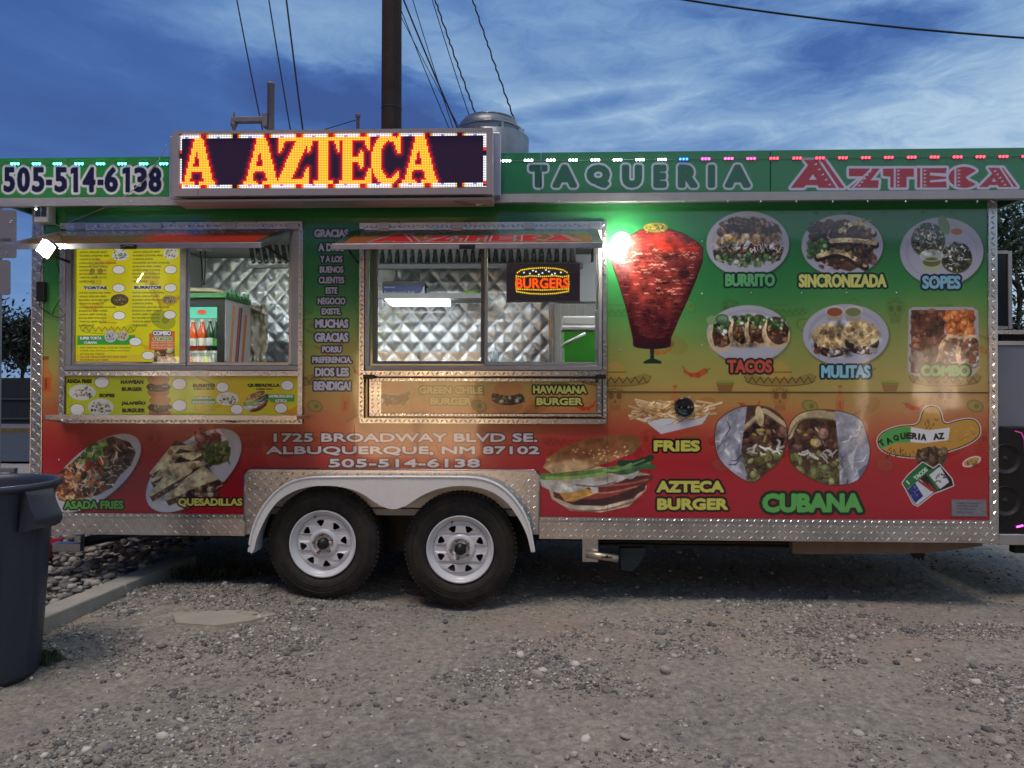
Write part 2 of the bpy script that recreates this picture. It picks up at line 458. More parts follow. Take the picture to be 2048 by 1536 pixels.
def skull(c, x, y, s=1.0, col=(120, 80, 40), a=.35):
    c.ell(x, y-6*s, 20*s, 20*s, col, a*.6); c.poly([(x-13*s, y+8*s), (x+13*s, y+8*s), (x+10*s, y+28*s), (x-10*s, y+28*s)], col, a*.6)
    for q in (-1, 1): c.ell(x+q*8*s, y-3*s, 5.5*s, 6.5*s, (60, 35, 20), a)
    c.poly([(x-3*s, y+10*s), (x+3*s, y+10*s), (x, y+3*s)], (60, 35, 20), a)
    for i in range(-3, 4): c.line((x+i*3*s, y+15*s), (x+i*3*s, y+24*s), 1*s, (70, 40, 25), a)
    for i in range(-2, 3): c.ell(x+i*6*s, y-18*s+abs(i)*2*s, 2.4*s, 2.4*s, (70, 40, 25), a*.7)
def chili(c, x, y, s=1.0, flip=1, col=(190, 50, 30), a=.5):
    pts = [(x-24*s*flip, y-12*s), (x-20*s*flip, y-2*s), (x-8*s*flip, y+5*s), (x+6*s*flip, y+5*s), (x+20*s*flip, y-3*s)]
    for i, (p, q) in enumerate(zip(pts, pts[1:])): c.line(p, q, (3+i*3)*s, col, a)
    c.line((x+20*s*flip, y-3*s), (x+30*s*flip, y-8*s), 3*s, (60, 110, 40), a)
def avocado(c, x, y, s=1.0, a=.4, ang=20):
    c.ell(x, y, 17*s, 12*s, (60, 90, 40), a, ang); c.ell(x, y, 13*s, 9*s, (170, 180, 90), a, ang); c.ell(x+3*s, y, 5*s, 5*s, (110, 60, 30), a)
def bottle(c, x, y, s=1.0, col=(210, 90, 40), a=.6):
    c.poly([(x-13*s, y+38*s), (x+13*s, y+38*s), (x+13*s, y-8*s), (x+5*s, y-20*s), (x+5*s, y-38*s), (x-5*s, y-38*s), (x-5*s, y-20*s), (x-13*s, y-8*s)], col, a)
    c.poly([(x-6*s, y-46*s), (x+6*s, y-46*s), (x+6*s, y-38*s), (x-6*s, y-38*s)], (120, 50, 20), a)
    c.poly([(x-10*s, y+28*s), (x+10*s, y+28*s), (x+10*s, y-2*s), (x-10*s, y-2*s)], (200, 60, 40), a*.7); c.line((x, y+2*s), (x, y+22*s), 4*s, (60, 50, 30), a)
def bowl(c, x, y, s=1.0, a=.45):
    c.poly([(x-20*s, y-8*s), (x+20*s, y-8*s), (x+14*s, y+12*s), (x-14*s, y+12*s)], (110, 50, 30), a); c.ell(x, y-8*s, 20*s, 6*s, (120, 150, 60), a)
def guitar(c, x, y, s=1.0, a=.35, ang=35):
    cs, sn = math.cos(R(ang)), math.sin(R(ang))
    c.ell(x, y, 26*s, 18*s, (150, 90, 40), a, ang); c.ell(x+26*s*cs, y+26*s*sn, 18*s, 14*s, (150, 90, 40), a, ang)
    c.ell(x+8*s*cs, y+8*s*sn, 6*s, 6*s, (60, 35, 20), a); c.line((x+30*s*cs, y+30*s*sn), (x+80*s*cs, y+80*s*sn), 5*s, (90, 50, 30), a)
def motifs(c, u0, u1):
    for k, x in enumerate(np.arange(-60, 2100, 330)):
        if x < u0-90 or x > u1+90: continue
        avocado(c, x+20, 650, 1.1, .25); avocado(c, x+120, 612, .9, .2, 60); skull(c, x+200, 620, 1.0, (60, 100, 50), .28); chili(c, x+60, 700, 1.0, -1, (190, 90, 40), .45)
        guitar(c, x+90, 690, 1.0, .22, 200); hat(c, x+300, 615, .8, (50, 90, 40), .22, (90, 130, 60)); bowl(c, x+190, 772, .9, .5)
        hat(c, x+300, 750, 1.0, (110, 80, 40), .55); skull(c, x+300, 795, 1.0, (150, 100, 50), .4); chili(c, x+130, 745, 1.0, 1, (190, 50, 30), .6)
        chili(c, x+240, 812, .8, -1, (200, 40, 30), .55); bottle(c, x+90, 802, .7, (215, 90, 50), .35); avocado(c, x+30, 812, 1.0, .38)
        guitar(c, x+150, 810, .8, .3, 150); skull(c, x+40, 880, 1.0, (150, 40, 30), .22); hat(c, x+220, 875, .9, (140, 30, 30), .28, (190, 70, 50))
        bowl(c, x+120, 880, 1.0, .22); chili(c, x+300, 905, 1.1, 1, (150, 20, 25), .35); avocado(c, x+180, 930, 1.2, .13)
        c.ell(x+170, 655, 16, 16, (120, 170, 60), .25); c.ell(x+170, 655, 12, 12, (170, 200, 110), .25, ring=1.5)
motifs(wr, 60, 2000)
bottle(wr, 92, 756, .95, (215, 110, 50), .6)

def plate(c, cx, cy, rx, ry, ang=0, col=(176, 176, 194)):
    c.ell(cx+2, cy+3, rx+1, ry+2, (20, 30, 25), .35, ang, 4)
    c.ell(cx, cy, rx, ry, col, 1, ang); c.ell(cx-1, cy-1, rx*.86, ry*.84, tuple(q-16 for q in col), .7, ang, 3)
    c.ell(cx+1, cy+2, rx*.82, ry*.79, tuple(q+4 for q in col), .9, ang, 4)
MEAT = [(92, 62, 48), (66, 42, 38), (118, 78, 58), (50, 34, 34), (140, 100, 78)]
LETT = [(86, 120, 60), (60, 96, 50), (120, 150, 84), (46, 76, 44)]
CREAM = [(232, 226, 214), (210, 206, 200), (190, 188, 190)]
BREAD = [(214, 182, 132), (190, 150, 100), (228, 204, 160), (164, 120, 76)]
def inside(c, pts, fn, grow=0):
    c.setclip(pts, grow); fn(); c.setclip(None)
def bb(pts): return (min(p[0] for p in pts), min(p[1] for p in pts), max(p[0] for p in pts), max(p[1] for p in pts))

# spit of marinated pork
tr = [(1280, 461), (1310, 457), (1341, 460), (1362, 466), (1379, 475), (1396, 487), (1405, 497), (1404, 522), (1390, 562), (1374, 599), (1355, 641), (1341, 674), (1340, 688), (1304, 693), (1267, 688), (1267, 677), (1252, 611), (1236, 559), (1223, 522), (1225, 505), (1257, 474)]
wr.poly(tr, (60, 20, 22), 1, 1.5)
def _t():
    wr.poly(tr, (122, 46, 42))
    for i in range(520):
        y = random.uniform(462, 690); f = (y-460)/230; x = random.uniform(1222+f*40, 1406-f*60)
        pal = [(146, 56, 46), (104, 38, 38), (186, 118, 98), (76, 28, 34), (122, 48, 44)] if y > 505 else [(200, 50, 40), (176, 44, 38), (220, 90, 60)]
        if 500 < y < 590: pal = pal+[(222, 176, 158), (210, 150, 134)]
        L = random.uniform(6, 16); c_ = random.choice(pal); b_ = random.uniform(-2.5, 2.5)
        wr.path([(x-L/2, y), (x-L/6, y+b_), (x+L/6, y-b_*.4), (x+L/2, y+b_*.5)], random.uniform(1.0, 2.6), c_, .8)
    for i in range(200):
        y = random.uniform(508, 690); f = (y-460)/230; x = random.uniform(1222+f*40, 1406-f*60); L = random.uniform(5, 13)
        wr.path([(x-L/2, y), (x, y+random.uniform(-2, 2)), (x+L/2, y)], random.uniform(.6, 1.2), (60, 18, 24), .75)
    wr.ell(1368, 550, 12, 9, (60, 24, 30), .8, 0, 3); wr.poly([(1262, 676), (1345, 676), (1345, 700), (1262, 700)], (60, 20, 30), .8)
    wr.ell(1238, 590, 26, 120, (50, 10, 20), .45, -14, 16); wr.ell(1392, 590, 24, 120, (40, 8, 18), .55, 22, 16); wr.ell(1304, 660, 60, 50, (50, 14, 26), .45, 0, 22); wr.ell(1240, 500, 34, 60, (150, 120, 124), .35, 0, 20); wr.ell(1335, 485, 34, 18, (214, 60, 44), .6, 14, 8)  # dark edge shading and a top-left glare painted into the spit picture
inside(wr, tr, _t)
wr.ell(1304, 691, 37, 7, (48, 22, 34)); wr.ell(1311, 455, 24, 10, (150, 140, 60)); wr.squig(40, (1292, 447, 1330, 460), [(206, 190, 90), (90, 80, 40), (150, 140, 60)], (5, 10))
wr.poly([(1300, 697), (1308, 697), (1308, 717), (1323, 723), (1323, 727), (1287, 727), (1287, 723), (1300, 717)], (30, 50, 40))

# six dishes on the upper right
plate(wr, 1495, 488, 81, 65)
wr.setclip([(1418, 482), (1436, 448), (1470, 430), (1520, 430), (1556, 450), (1572, 482), (1560, 520), (1500, 545), (1430, 520)])
wr.dabs(330, (1438, 438, 1560, 470), MEAT, (2, 5)); wr.dabs(150, (1434, 470, 1560, 487), BREAD, (2, 5)); wr.dabs(260, (1426, 490, 1564, 516), MEAT+[(40, 50, 40)], (2, 5))
wr.squig(60, (1426, 484, 1564, 498), CREAM, (8, 16)); wr.dabs(200, (1430, 508, 1558, 529), LETT+[(200, 200, 190)], (1.5, 4)); wr.setclip()
plate(wr, 1684, 491, 79, 61)
wr.poly([(1621, 470), (1640, 445), (1670, 443), (1690, 438), (1745, 464), (1750, 492), (1735, 525), (1700, 543), (1650, 530), (1622, 505), (1616, 492)], (84, 58, 48))
wr.dabs(130, (1622, 446, 1665, 475), [(96, 52, 48), (70, 40, 40), (130, 90, 80)], (2, 6)); wr.dabs(120, (1617, 480, 1658, 515), LETT, (2, 5))
for q, (x, y, x2, y2, x3, y3) in enumerate([(1680, 466, 1712, 448, 1746, 468), (1662, 486, 1700, 486, 1750, 490), (1636, 516, 1680, 506, 1730, 534)]):
    wr.path([(x, y), (x2, y2-2), (x3, y3)], 15, (44, 30, 28), 1, 2); wr.path([(x, y-4), (x2, y2-7), (x3, y3-4)], 9, (206, 180, 134), 1, 2); wr.path([(x, y-6), (x2, y2-10), (x3, y3-6)], 3, (226, 208, 170), .8, 2)
    wr.dabs(26, (x, y2-10, x3, y2), BREAD, (1, 3)); wr.dabs(34, (x+6, y2+2, x3-6, y3+6), MEAT+[(200, 160, 130)], (1.5, 3.5))
wr.dabs(60, (1715, 500, 1750, 528), [(150, 110, 100), (96, 66, 60)], (2, 5)); wr.squig(10, (1640, 450, 1660, 476), CREAM)
plate(wr, 1883, 503, 80, 67)
for x, y, r in ((1856, 478, 33), (1913, 513, 30)):
    wr.ell(x, y+4, r, r*.97, (96, 84, 50)); wr.setclip([(x+r*math.cos(t/3.2), y+r*math.sin(t/3.2)) for t in range(20)])
    wr.dabs(200, (x-r, y-r, x+r, y+r), [(50, 56, 44), (70, 76, 54), (40, 40, 40), (96, 90, 70)], (2, 5)); wr.squig(70, (x-r, y-r, x+r, y+r), CREAM, (5, 12)); wr.dabs(60, (x-r, y-r, x+r, y+r), CREAM, (1, 2)); wr.setclip()
wr.ell(1888, 450, 10, 20, (110, 140, 84), 1, -20); wr.ell(1913, 463, 13, 8, (190, 180, 170)); wr.ell(1913, 463, 11, 6.5, (176, 90, 50))
wr.poly([(1842, 516), (1884, 516), (1878, 545), (1848, 545)], (180, 186, 160), .9); wr.ell(1863, 511, 21, 11, (176, 184, 176)); wr.ell(1863, 524, 17, 9, (110, 112, 60)); wr.ell(1863, 511, 21, 11, (220, 224, 220), .7, ring=2)
plate(wr, 1496, 668, 81, 57)
for x, y, a_ in ((1444, 670, 14), (1484, 662, 4), (1516, 660, -4), (1552, 664, -16)):
    wr.ell(x, y+4, 27, 31, (206, 180, 140), 1, a_); wr.ell(x+2, y-3, 21, 28, (80, 56, 46), 1, a_)
    wr.dabs(90, (x-17, y-22, x+19, y+20), MEAT+[(170, 120, 80)], (1.5, 4)); wr.dabs(40, (x-16, y-30, x+18, y-8), LETT+[(50, 70, 50)], (2, 5)); wr.dabs(14, (x-12, y-26, x+12, y), CREAM, (1, 3)); wr.path([(x-19, y-24), (x-22, y+6), (x-14, y+30)], 3, (216, 192, 150), .9, 1)
wr.ell(1424, 640, 11, 9, (130, 160, 110)); wr.ell(1444, 638, 13, 10, (76, 110, 84)); wr.ell(1444, 638, 9, 7, (130, 160, 120), .8)
wr.poly([(1414, 690), (1578, 690), (1560, 712), (1430, 712)], (180, 182, 200), .25)
plate(wr, 1691, 670, 83, 61)
for x, y, a_, sx in ((1663, 672, 4, 39), (1722, 666, 12, 36)):
    wr.ell(x+2, y+18, sx-3, 24, (60, 46, 40)); wr.dabs(80, (x-sx+8, y+16, x+sx-8, y+38), MEAT+CREAM, (1.5, 4)); wr.ell(x, y, sx, 25, (204, 182, 138), 1, a_, 2)
    wr.setclip([(x+sx*math.cos(t/3.2), y+25*math.sin(t/3.2)) for t in range(20)]); wr.dabs(150, (x-sx, y-25, x+sx, y+25), BREAD+[(120, 90, 56)], (1, 4), a=(.3, .7)); wr.setclip()
for x, c_ in ((1669, (150, 84, 56)), (1706, (120, 130, 90))):
    wr.poly([(x-18, 624), (x+18, 624), (x+13, 642), (x-13, 642)], (170, 160, 150)); wr.ell(x, 622, 18, 11, (200, 196, 190)); wr.ell(x, 624, 15, 8.5, c_)
cb = [(1818, 620), (1826, 615), (1944, 615), (1955, 622), (1958, 735), (1946, 750), (1830, 751), (1816, 742)]
wr.poly(cb, (176, 172, 178), 1, 1)
def _t():
    wr.poly([(1822, 620), (1890, 620), (1888, 680), (1860, 750), (1822, 745)], (96, 56, 44)); wr.poly([(1890, 620), (1948, 620), (1948, 672), (1890, 668)], (186, 98, 50))
    wr.dabs(160, (1822, 620, 1886, 700), [(110, 66, 50), (80, 46, 40), (140, 90, 66)], (2, 6)); wr.dabs(90, (1892, 620, 1948, 670), [(196, 104, 52), (166, 84, 44), (214, 130, 70)], (2, 5))
    for x in (1905, 1940): wr.ell(x, 706, 28, 36, (206, 170, 130)); wr.ell(x+3, 706, 21, 30, (130, 80, 60)); wr.dabs(80, (x-20, 680, x+22, 734), MEAT+[(180, 120, 80)]+CREAM, (1.5, 4))
    wr.dabs(90, (1824, 700, 1880, 745), [(70, 50, 50), (50, 44, 60), (120, 96, 90)], (2, 6)); wr.squig(14, (1890, 700, 1955, 730), CREAM)
inside(wr, cb, _t)
def grit(c, cx, cy, rx, ry, ang=0, st_=.55):
    x, y = c.T(cx, cy); r = max(rx, ry)*c.k
    wn = c.win(x-r, y-r, x+r, y+r)
    if not wn: return
    h, w_ = wn[3]-wn[1], wn[2]-wn[0]; sd = int(cx*7+cy) % 9999
    n = (fbm(h, w_, 16, 3, sd)-.5)*1.3 + (fbm(h, w_, 5, 2, sd+1)-.5)*.35
    q, s_ = math.cos(R(ang)), math.sin(R(ang)); X, Y = wn[4]-x, wn[5]-y
    e = np.sqrt(((X*q+Y*s_)/(rx*c.k))**2+((Y*q-X*s_)/(ry*c.k))**2)
    m = np.clip((1-e)*6, 0, 1)
    if c.clip is not None: m = m*c.clip[wn[1]:wn[3], wn[0]:wn[2]]
    sub = c.a[wn[1]:wn[3], wn[0]:wn[2]]
    sub *= (1+n*st_*2*m)[..., None]; np.clip(sub, 0, 1, out=sub)
for g_ in ((1497, 480, 66, 46), (1684, 490, 66, 52), (1856, 480, 33, 34), (1913, 515, 31, 31), (1496, 662, 80, 36), (1691, 678, 74, 40), (1886, 682, 66, 64)): grit(wr, *g_)
inside(wr, tr, lambda: grit(wr, 1312, 570, 120, 150, 0, .35))
YEL, OUT = (214, 212, 120), (16, 52, 44)
wr.text('BURRITO', (1450, 547, 1550, 573), (96, 170, 112), 1.7, OUT, 3.6)
wr.text('SINCRONIZADA', (1597, 548, 1773, 575), YEL, 1.7, OUT, 3.6)
wr.text('SOPES', (1844, 551, 1921, 578), (136, 188, 212), 1.7, (14, 40, 60), 3.6)
wr.text('TACOS', (1454, 719, 1544, 746), (196, 84, 72), 1.7, (40, 40, 34), 3.6)
wr.text('MULITAS', (1642, 730, 1741, 756), (136, 196, 218), 1.7, (14, 40, 60), 3.6)
wr.text('COMBO', (1841, 730, 1940, 753), (116, 176, 96), 1.9, (50, 70, 40), 3.6)

# fries
wr.poly([(1285, 838), (1293, 834), (1421, 818), (1404, 848), (1322, 868)], (214, 212, 220)); wr.poly([(1322, 868), (1404, 848), (1421, 821), (1330, 850)], (180, 180, 194), .8)
for i in range(75):
    x, y, t, L = random.uniform(1275, 1425), random.uniform(803, 838), R(random.uniform(-35, 30)), random.uniform(20, 44)
    if abs(x-1350) > 78: L = 22
    p, q = (x-math.cos(t)*L/2, y-math.sin(t)*L/2), (x+math.cos(t)*L/2, y+math.sin(t)*L/2)
    wr.line(p, q, 6.4, (150, 110, 70)); wr.line(p, (q[0]-1, q[1]-1), 4.8, random.choice([(224, 190, 140), (206, 168, 118), (236, 212, 170)]))
wr.poly([(1293, 841), (1330, 852), (1404, 836), (1421, 821), (1404, 848), (1322, 868)], (206, 206, 216))
wr.text('FRIES', (1307, 880, 1400, 903), (206, 204, 92), 1.9, (24, 14, 14), 3.4)
wr.text('AZTECA', (1313, 961, 1448, 985), (206, 204, 92), 2, (24, 10, 12), 4)
wr.text('BURGER', (1314, 996, 1456, 1020), (206, 204, 92), 2, (24, 10, 12), 4)

# big burger
def burger(c, x0, y0, x1, y1, rot=0, dark=1.0):
    """sesame bun burger drawn into a box"""
    w_, h_ = x1-x0, y1-y0; X = lambda u, v: (x0+u*w_, y0+v*h_-rot*(u-.3)*h_*.35)
    k = max(.6, w_/220)
    low = [X(.03, .55), X(.08, .78), X(.25, .95), X(.52, 1.0), X(.78, .95), X(.93, .76), X(.97, .55), X(.5, .4)]
    c.poly(low, (196, 178, 152)); c.setclip(low); c.ell(*X(.5, .98), .4*w_, .1*h_, (226, 214, 196), .8, 0, 5*k); c.path([X(.1, .84), X(.3, .96), X(.55, .985), X(.8, .9)], 4*k, (150, 120, 90), .7, 2); c.path([X(.2, .93), X(.5, 1.0), X(.85, .88)], 2*k, (110, 90, 76), .7, 2); c.setclip()
    c.poly([X(.08, .6), X(.1, .76), X(.28, .88), X(.55, .92), X(.82, .85), X(.95, .68), X(.96, .56)], (92, 40, 38))
    for q_, wq, cq in (([X(.3, .82), X(.5, .88), X(.7, .84), X(.9, .72)], 13, (64, 32, 32)), ([X(.25, .76), X(.45, .80), X(.62, .78), X(.88, .66)], 9, (140, 60, 50)), ([X(.4, .70), X(.6, .72), X(.8, .68), X(.98, .60)], 10, (112, 44, 44)), ([X(.35, .73), X(.6, .76), X(.85, .70)], 3, (190, 120, 96)), ([X(.5, .66), X(.75, .66), X(.95, .62)], 4, (170, 90, 80))): c.path(q_, wq*k, cq, .95, 2)
    c.poly([X(.12, .66), X(.2, .82), X(.28, .84), X(.5, .74), X(.36, .66)], (206, 150, 72)); c.path([X(.2, .81), X(.35, .79), X(.5, .73)], 2.5*k, (236, 190, 110), .9, 1)
    for q_, wq, cq in (([X(.02, .56), X(.12, .64), X(.25, .66), X(.4, .60)], 20, (186, 190, 176)), ([X(.0, .52), X(.06, .60), X(.14, .66)], 15, (206, 202, 192)), ([X(.3, .58), X(.5, .64), X(.7, .58), X(.8, .5)], 13, (200, 194, 190)), ([X(.15, .58), X(.25, .70), X(.34, .62)], 9, (222, 220, 212)), ([X(.42, .56), X(.47, .70)], 14, (208, 206, 200)), ([X(.72, .52), X(.8, .6), X(.86, .5)], 6, (196, 200, 196)), ([X(.3, .62), X(.5, .67), X(.66, .62)], 3, (120, 104, 96))): c.path(q_, wq*k, cq, .95, 2)
    for q_, wq, cq in (([X(.0, .48), X(.25, .50), X(.55, .47), X(.95, .40)], 13, (98, 140, 66)), ([X(.03, .50), X(.3, .53), X(.55, .50)], 6, (150, 186, 100)), ([X(.6, .46), X(.75, .52), X(.9, .44), X(1.0, .46)], 10, (70, 104, 64)), ([X(.7, .38), X(.85, .40), X(.98, .34)], 12, (36, 66, 48)), ([X(.55, .45), X(.68, .48), X(.8, .40)], 5, (130, 160, 96)), ([X(.75, .44), X(.92, .36)], 3, (120, 146, 110))): c.path(q_, wq*k, cq, .95, 2)
    bun = [X(.0, .36), X(.04, .24), X(.18, .12), X(.4, .03), X(.65, .0), X(.85, .04), X(.9, .14), X(.82, .26), X(.6, .36), X(.35, .44), X(.08, .45)]
    c.poly(bun, (176, 124, 80)); c.setclip(bun)
    c.ell(*X(.5, .1), .45*w_, .17*h_, (140, 84, 52), .8, -8, 8*k); c.ell(*X(.2, .4), .25*w_, .1*h_, (226, 200, 150), .7, -8, 6*k)
    c.ell(*X(.85, .14), .16*w_, .2*h_, (110, 84, 50), .5, 0, 8*k)
    for i in range(int(46*k)): c.ell(random.uniform(x0, x0+.8*w_), random.uniform(y0, y0+.34*h_), 2.6*k, 1.2*k, (232, 208, 160), .9, random.uniform(-60, 60))
    c.setclip()
burger(wr, 1086, 874, 1306, 1028, .3)
def chaikin(p, n=2):
    for _ in range(n):
        q = []
        for a, b in zip(p, p[1:]+p[:1]): q += [(a[0]*.75+b[0]*.25, a[1]*.75+b[1]*.25), (a[0]*.25+b[0]*.75, a[1]*.25+b[1]*.75)]
        p = q
    return p
HULLS = []
for side, hull, cut in ((0, [(1430, 851), (1445, 832), (1474, 815), (1510, 811), (1543, 816), (1570, 840), (1576, 875), (1561, 923), (1528, 947), (1510, 965), (1489, 962), (1445, 929), (1430, 899)], [(1494, 812), (1560, 800), (1590, 850), (1590, 930), (1520, 975), (1497, 968), (1482, 900)]),
                        (1, [(1576, 854), (1594, 828), (1632, 819), (1683, 822), (1722, 837), (1730, 860), (1741, 899), (1734, 935), (1713, 965), (1668, 971), (1638, 965), (1585, 935), (1577, 899)], [(1570, 810), (1668, 812), (1676, 890), (1680, 985), (1600, 985), (1560, 900)])):
    hull = chaikin(hull); HULLS.append(hull); wr.poly(hull, (50, 34, 34), .6, 2.0); wr.poly(hull, (160, 162, 176)); wr.setclip(hull)
    x0, y0, x1, y1 = bb(hull)
    for i in range(34):
        x = random.uniform(x0, x1); y = random.uniform(y0, y1); t = random.uniform(1.0, 2.2); L = random.uniform(22, 54)
        wr.poly([(x, y), (x+L*math.cos(t), y+L*math.sin(t)), (x+L*.6*math.cos(t+.5), y+L*.6*math.sin(t+.5)), (x+8, y-4)], random.choice([(220, 222, 232), (196, 198, 212), (112, 114, 134), (92, 94, 112), (150, 152, 170), (236, 238, 244)]), .8, soft=2.2)
    for i in range(26):
        x = random.uniform(x0, x1); y = random.uniform(y0, y1); t = random.uniform(.8, 2.4); L = random.uniform(10, 30)
        wr.path([(x, y), (x+L*.5*math.cos(t), y+L*.5*math.sin(t)), (x+L*math.cos(t+.5), y+L*math.sin(t+.5))], random.uniform(1.2, 2.6), random.choice([(240, 242, 248), (70, 72, 90), (206, 208, 220)]), .85)
    x = x0
    c0 = wr.clip; wr.setclip(cut); wr.clip = wr.clip*c0
    cx0, cy0, cx1, cy1 = bb(cut); cx0, cx1, cy0, cy1 = max(cx0, x0), min(cx1, x1), y0, y1; hh = cy1-cy0
    wr.poly(cut, (86, 62, 52)); wr.dabs(150, (cx0, cy0+hh*.15, cx1, cy0+hh*.5), MEAT+[(150, 110, 96), (120, 90, 80)], (2, 7)); wr.dabs(170, (cx0, cy0+hh*.58, cx1, cy1), [(130, 136, 80), (96, 110, 60), (150, 156, 104), (110, 100, 60)], (2, 7))
    wr.dabs(14, (cx0+20, cy0+hh*.25, cx1-20, cy0+hh*.45), [(206, 190, 90), (220, 200, 150)], (3, 6)); wr.squig(16, (cx0+10, cy0+hh*.52, cx1-14, cy0+hh*.62), CREAM, (10, 24), (2, 5), (-20, 20))
    wr.path([(cx0, cy0+50), (cx0+(14 if side else 40), cy0+14), ((cx0+cx1)/2, cy0+6), (cx1, cy0+(14 if side else 40))], 16 if side else 9, (186, 172, 136), 1, 2)
    wr.path([(cx0, cy0+54), (cx0+(18 if side else 40), cy0+20), ((cx0+cx1)/2, cy0+14), (cx1, cy0+(22 if side else 46))], 3, (120, 96, 66), .7, 2)
    wr.setclip()
    if not side: wr.ell(1519, 832, 8, 20, (216, 196, 150), 1, -8)
wr.text('CUBANA', (1524, 986, 1725, 1025), (94, 176, 88), 3, (14, 40, 22), 5.5)

for hull in HULLS: inside(wr, hull, lambda: grit(wr, (bb(hull)[0]+bb(hull)[2])/2, 893, 100, 110, 0, .22))
bl = chaikin([(1088, 918), (1100, 898), (1145, 880), (1190, 875), (1260, 876), (1280, 890), (1300, 925), (1302, 960), (1290, 1000), (1250, 1022), (1195, 1028), (1140, 1018), (1110, 995), (1090, 955)])
inside(wr, bl, lambda: grit(wr, 1195, 955, 140, 110, 0, .22))
grit(wr, 1348, 818, 74, 18, 0, .3)
wr.text('CUBANA', (1524, 986, 1725, 1025), (94, 176, 88), 3, (14, 40, 22), 5.5)
# sombrero emblem with banner and flags
brim = [(1754, 880), (1766, 864), (1800, 852), (1839, 852), (1846, 818), (1865, 811), (1880, 820), (1885, 852), (1920, 840), (1948, 838), (1960, 855), (1957, 874), (1930, 890), (1896, 901), (1870, 912), (1829, 914), (1790, 910), (1762, 900)]
brim = chaikin(brim); wr.poly(brim, (228, 228, 232), 1, 3.5); wr.poly(brim, (24, 20, 18), 1, 1.6); wr.poly(brim, (196, 146, 66))
wr.ell(1862, 913, 30, 19, (96, 74, 56)); wr.dabs(90, (1838, 898, 1888, 928), [(110, 86, 66), (70, 52, 44), (140, 116, 90)], (2, 6))
wr.poly([(1848, 857), (1850, 824), (1865, 816), (1876, 824), (1880, 857)], (198, 148, 68)); wr.squig(14, (1850, 836, 1878, 856), [(70, 44, 20)], (5, 9), (.8, 1.2), (80, 110)); wr.squig(26, (1768, 894, 1828, 910), [(70, 44, 20)], (6, 10), (.8, 1.4), (100, 130)); wr.squig(20, (1900, 850, 1955, 884), [(150, 110, 50), (220, 180, 100)], (6, 12), (.8, 1.4), (140, 170))
bn = [(1758, 876), (1772, 862), (1800, 854), (1822, 854), (1858, 860), (1900, 855), (1896, 880), (1850, 886), (1822, 884), (1790, 886), (1760, 898)]
wr.poly(bn, (224, 226, 232)); wr.setclip(bn); wr.poly([(1740, 840), (1822, 840), (1820, 900), (1740, 910)], (74, 166, 80)); wr.setclip()
for ch, x, y, rt in zip('TAQUERIA', (1763, 1777, 1792, 1806, 1818, 1829, 1838, 1847), (886, 881, 876, 872, 871, 872, 873, 874), (-38, -28, -18, -8, 2, 6, 6, 4)): wr.text(ch, (x-(2 if ch == 'I' else 5.5), y-6.5, x+(2 if ch == 'I' else 5.5), y+6.5), (22, 22, 22), .9, rot=rt)
wr.text('AZ', (1866, 866, 1888, 879), (22, 22, 22), .9, rot=-6)
sgn = [(1845, 926), (1867, 939), (1878, 930), (1902, 958), (1905, 970), (1880, 980), (1866, 985), (1835, 1010), (1827, 1006), (1812, 976), (1806, 966), (1816, 952)]
wr.poly(sgn, (228, 228, 232), 1, 3); wr.poly(sgn, (24, 20, 20), 1, 1); wr.setclip(sgn)
wr.poly([(1800, 966), (1845, 922), (1860, 940), (1816, 980)], (34, 116, 62)); wr.poly([(1812, 980), (1840, 958), (1868, 984), (1832, 1014)], (206, 210, 222))
for k in range(3): wr.line((1838+k*10, 962+k*3), (1862+k*6, 990+k*3-10), 4, (150, 40, 44))
wr.poly([(1814, 980), (1830, 966), (1846, 992), (1830, 1006)], (30, 44, 120)); wr.dabs(16, (1818, 972, 1842, 1002), [(220, 224, 240)], (1, 1.4))
wr.poly([(1850, 946), (1872, 928), (1884, 948), (1876, 984)], (34, 110, 60)); wr.poly([(1858, 950), (1880, 932), (1898, 964), (1880, 978)], (214, 216, 222)); wr.squig(12, (1870, 946, 1888, 966), [(60, 44, 34), (90, 70, 50)], (5, 9), (1, 2)); wr.setclip()
wr.text('TACOS', (1825, 943, 1857, 952), (228, 232, 228), .6, rot=-40); wr.text('I', (1814, 960, 1817, 969), (228, 232, 228), .6, rot=-40)
wr.ell(1943, 923, 19, 9, (228, 228, 230), 1, -22); wr.ell(1943, 923, 16, 6.5, (196, 150, 80), 1, -22); wr.dabs(16, (1932, 918, 1954, 930), [(150, 90, 50), (90, 110, 50), (120, 80, 50)], (1, 2.5))

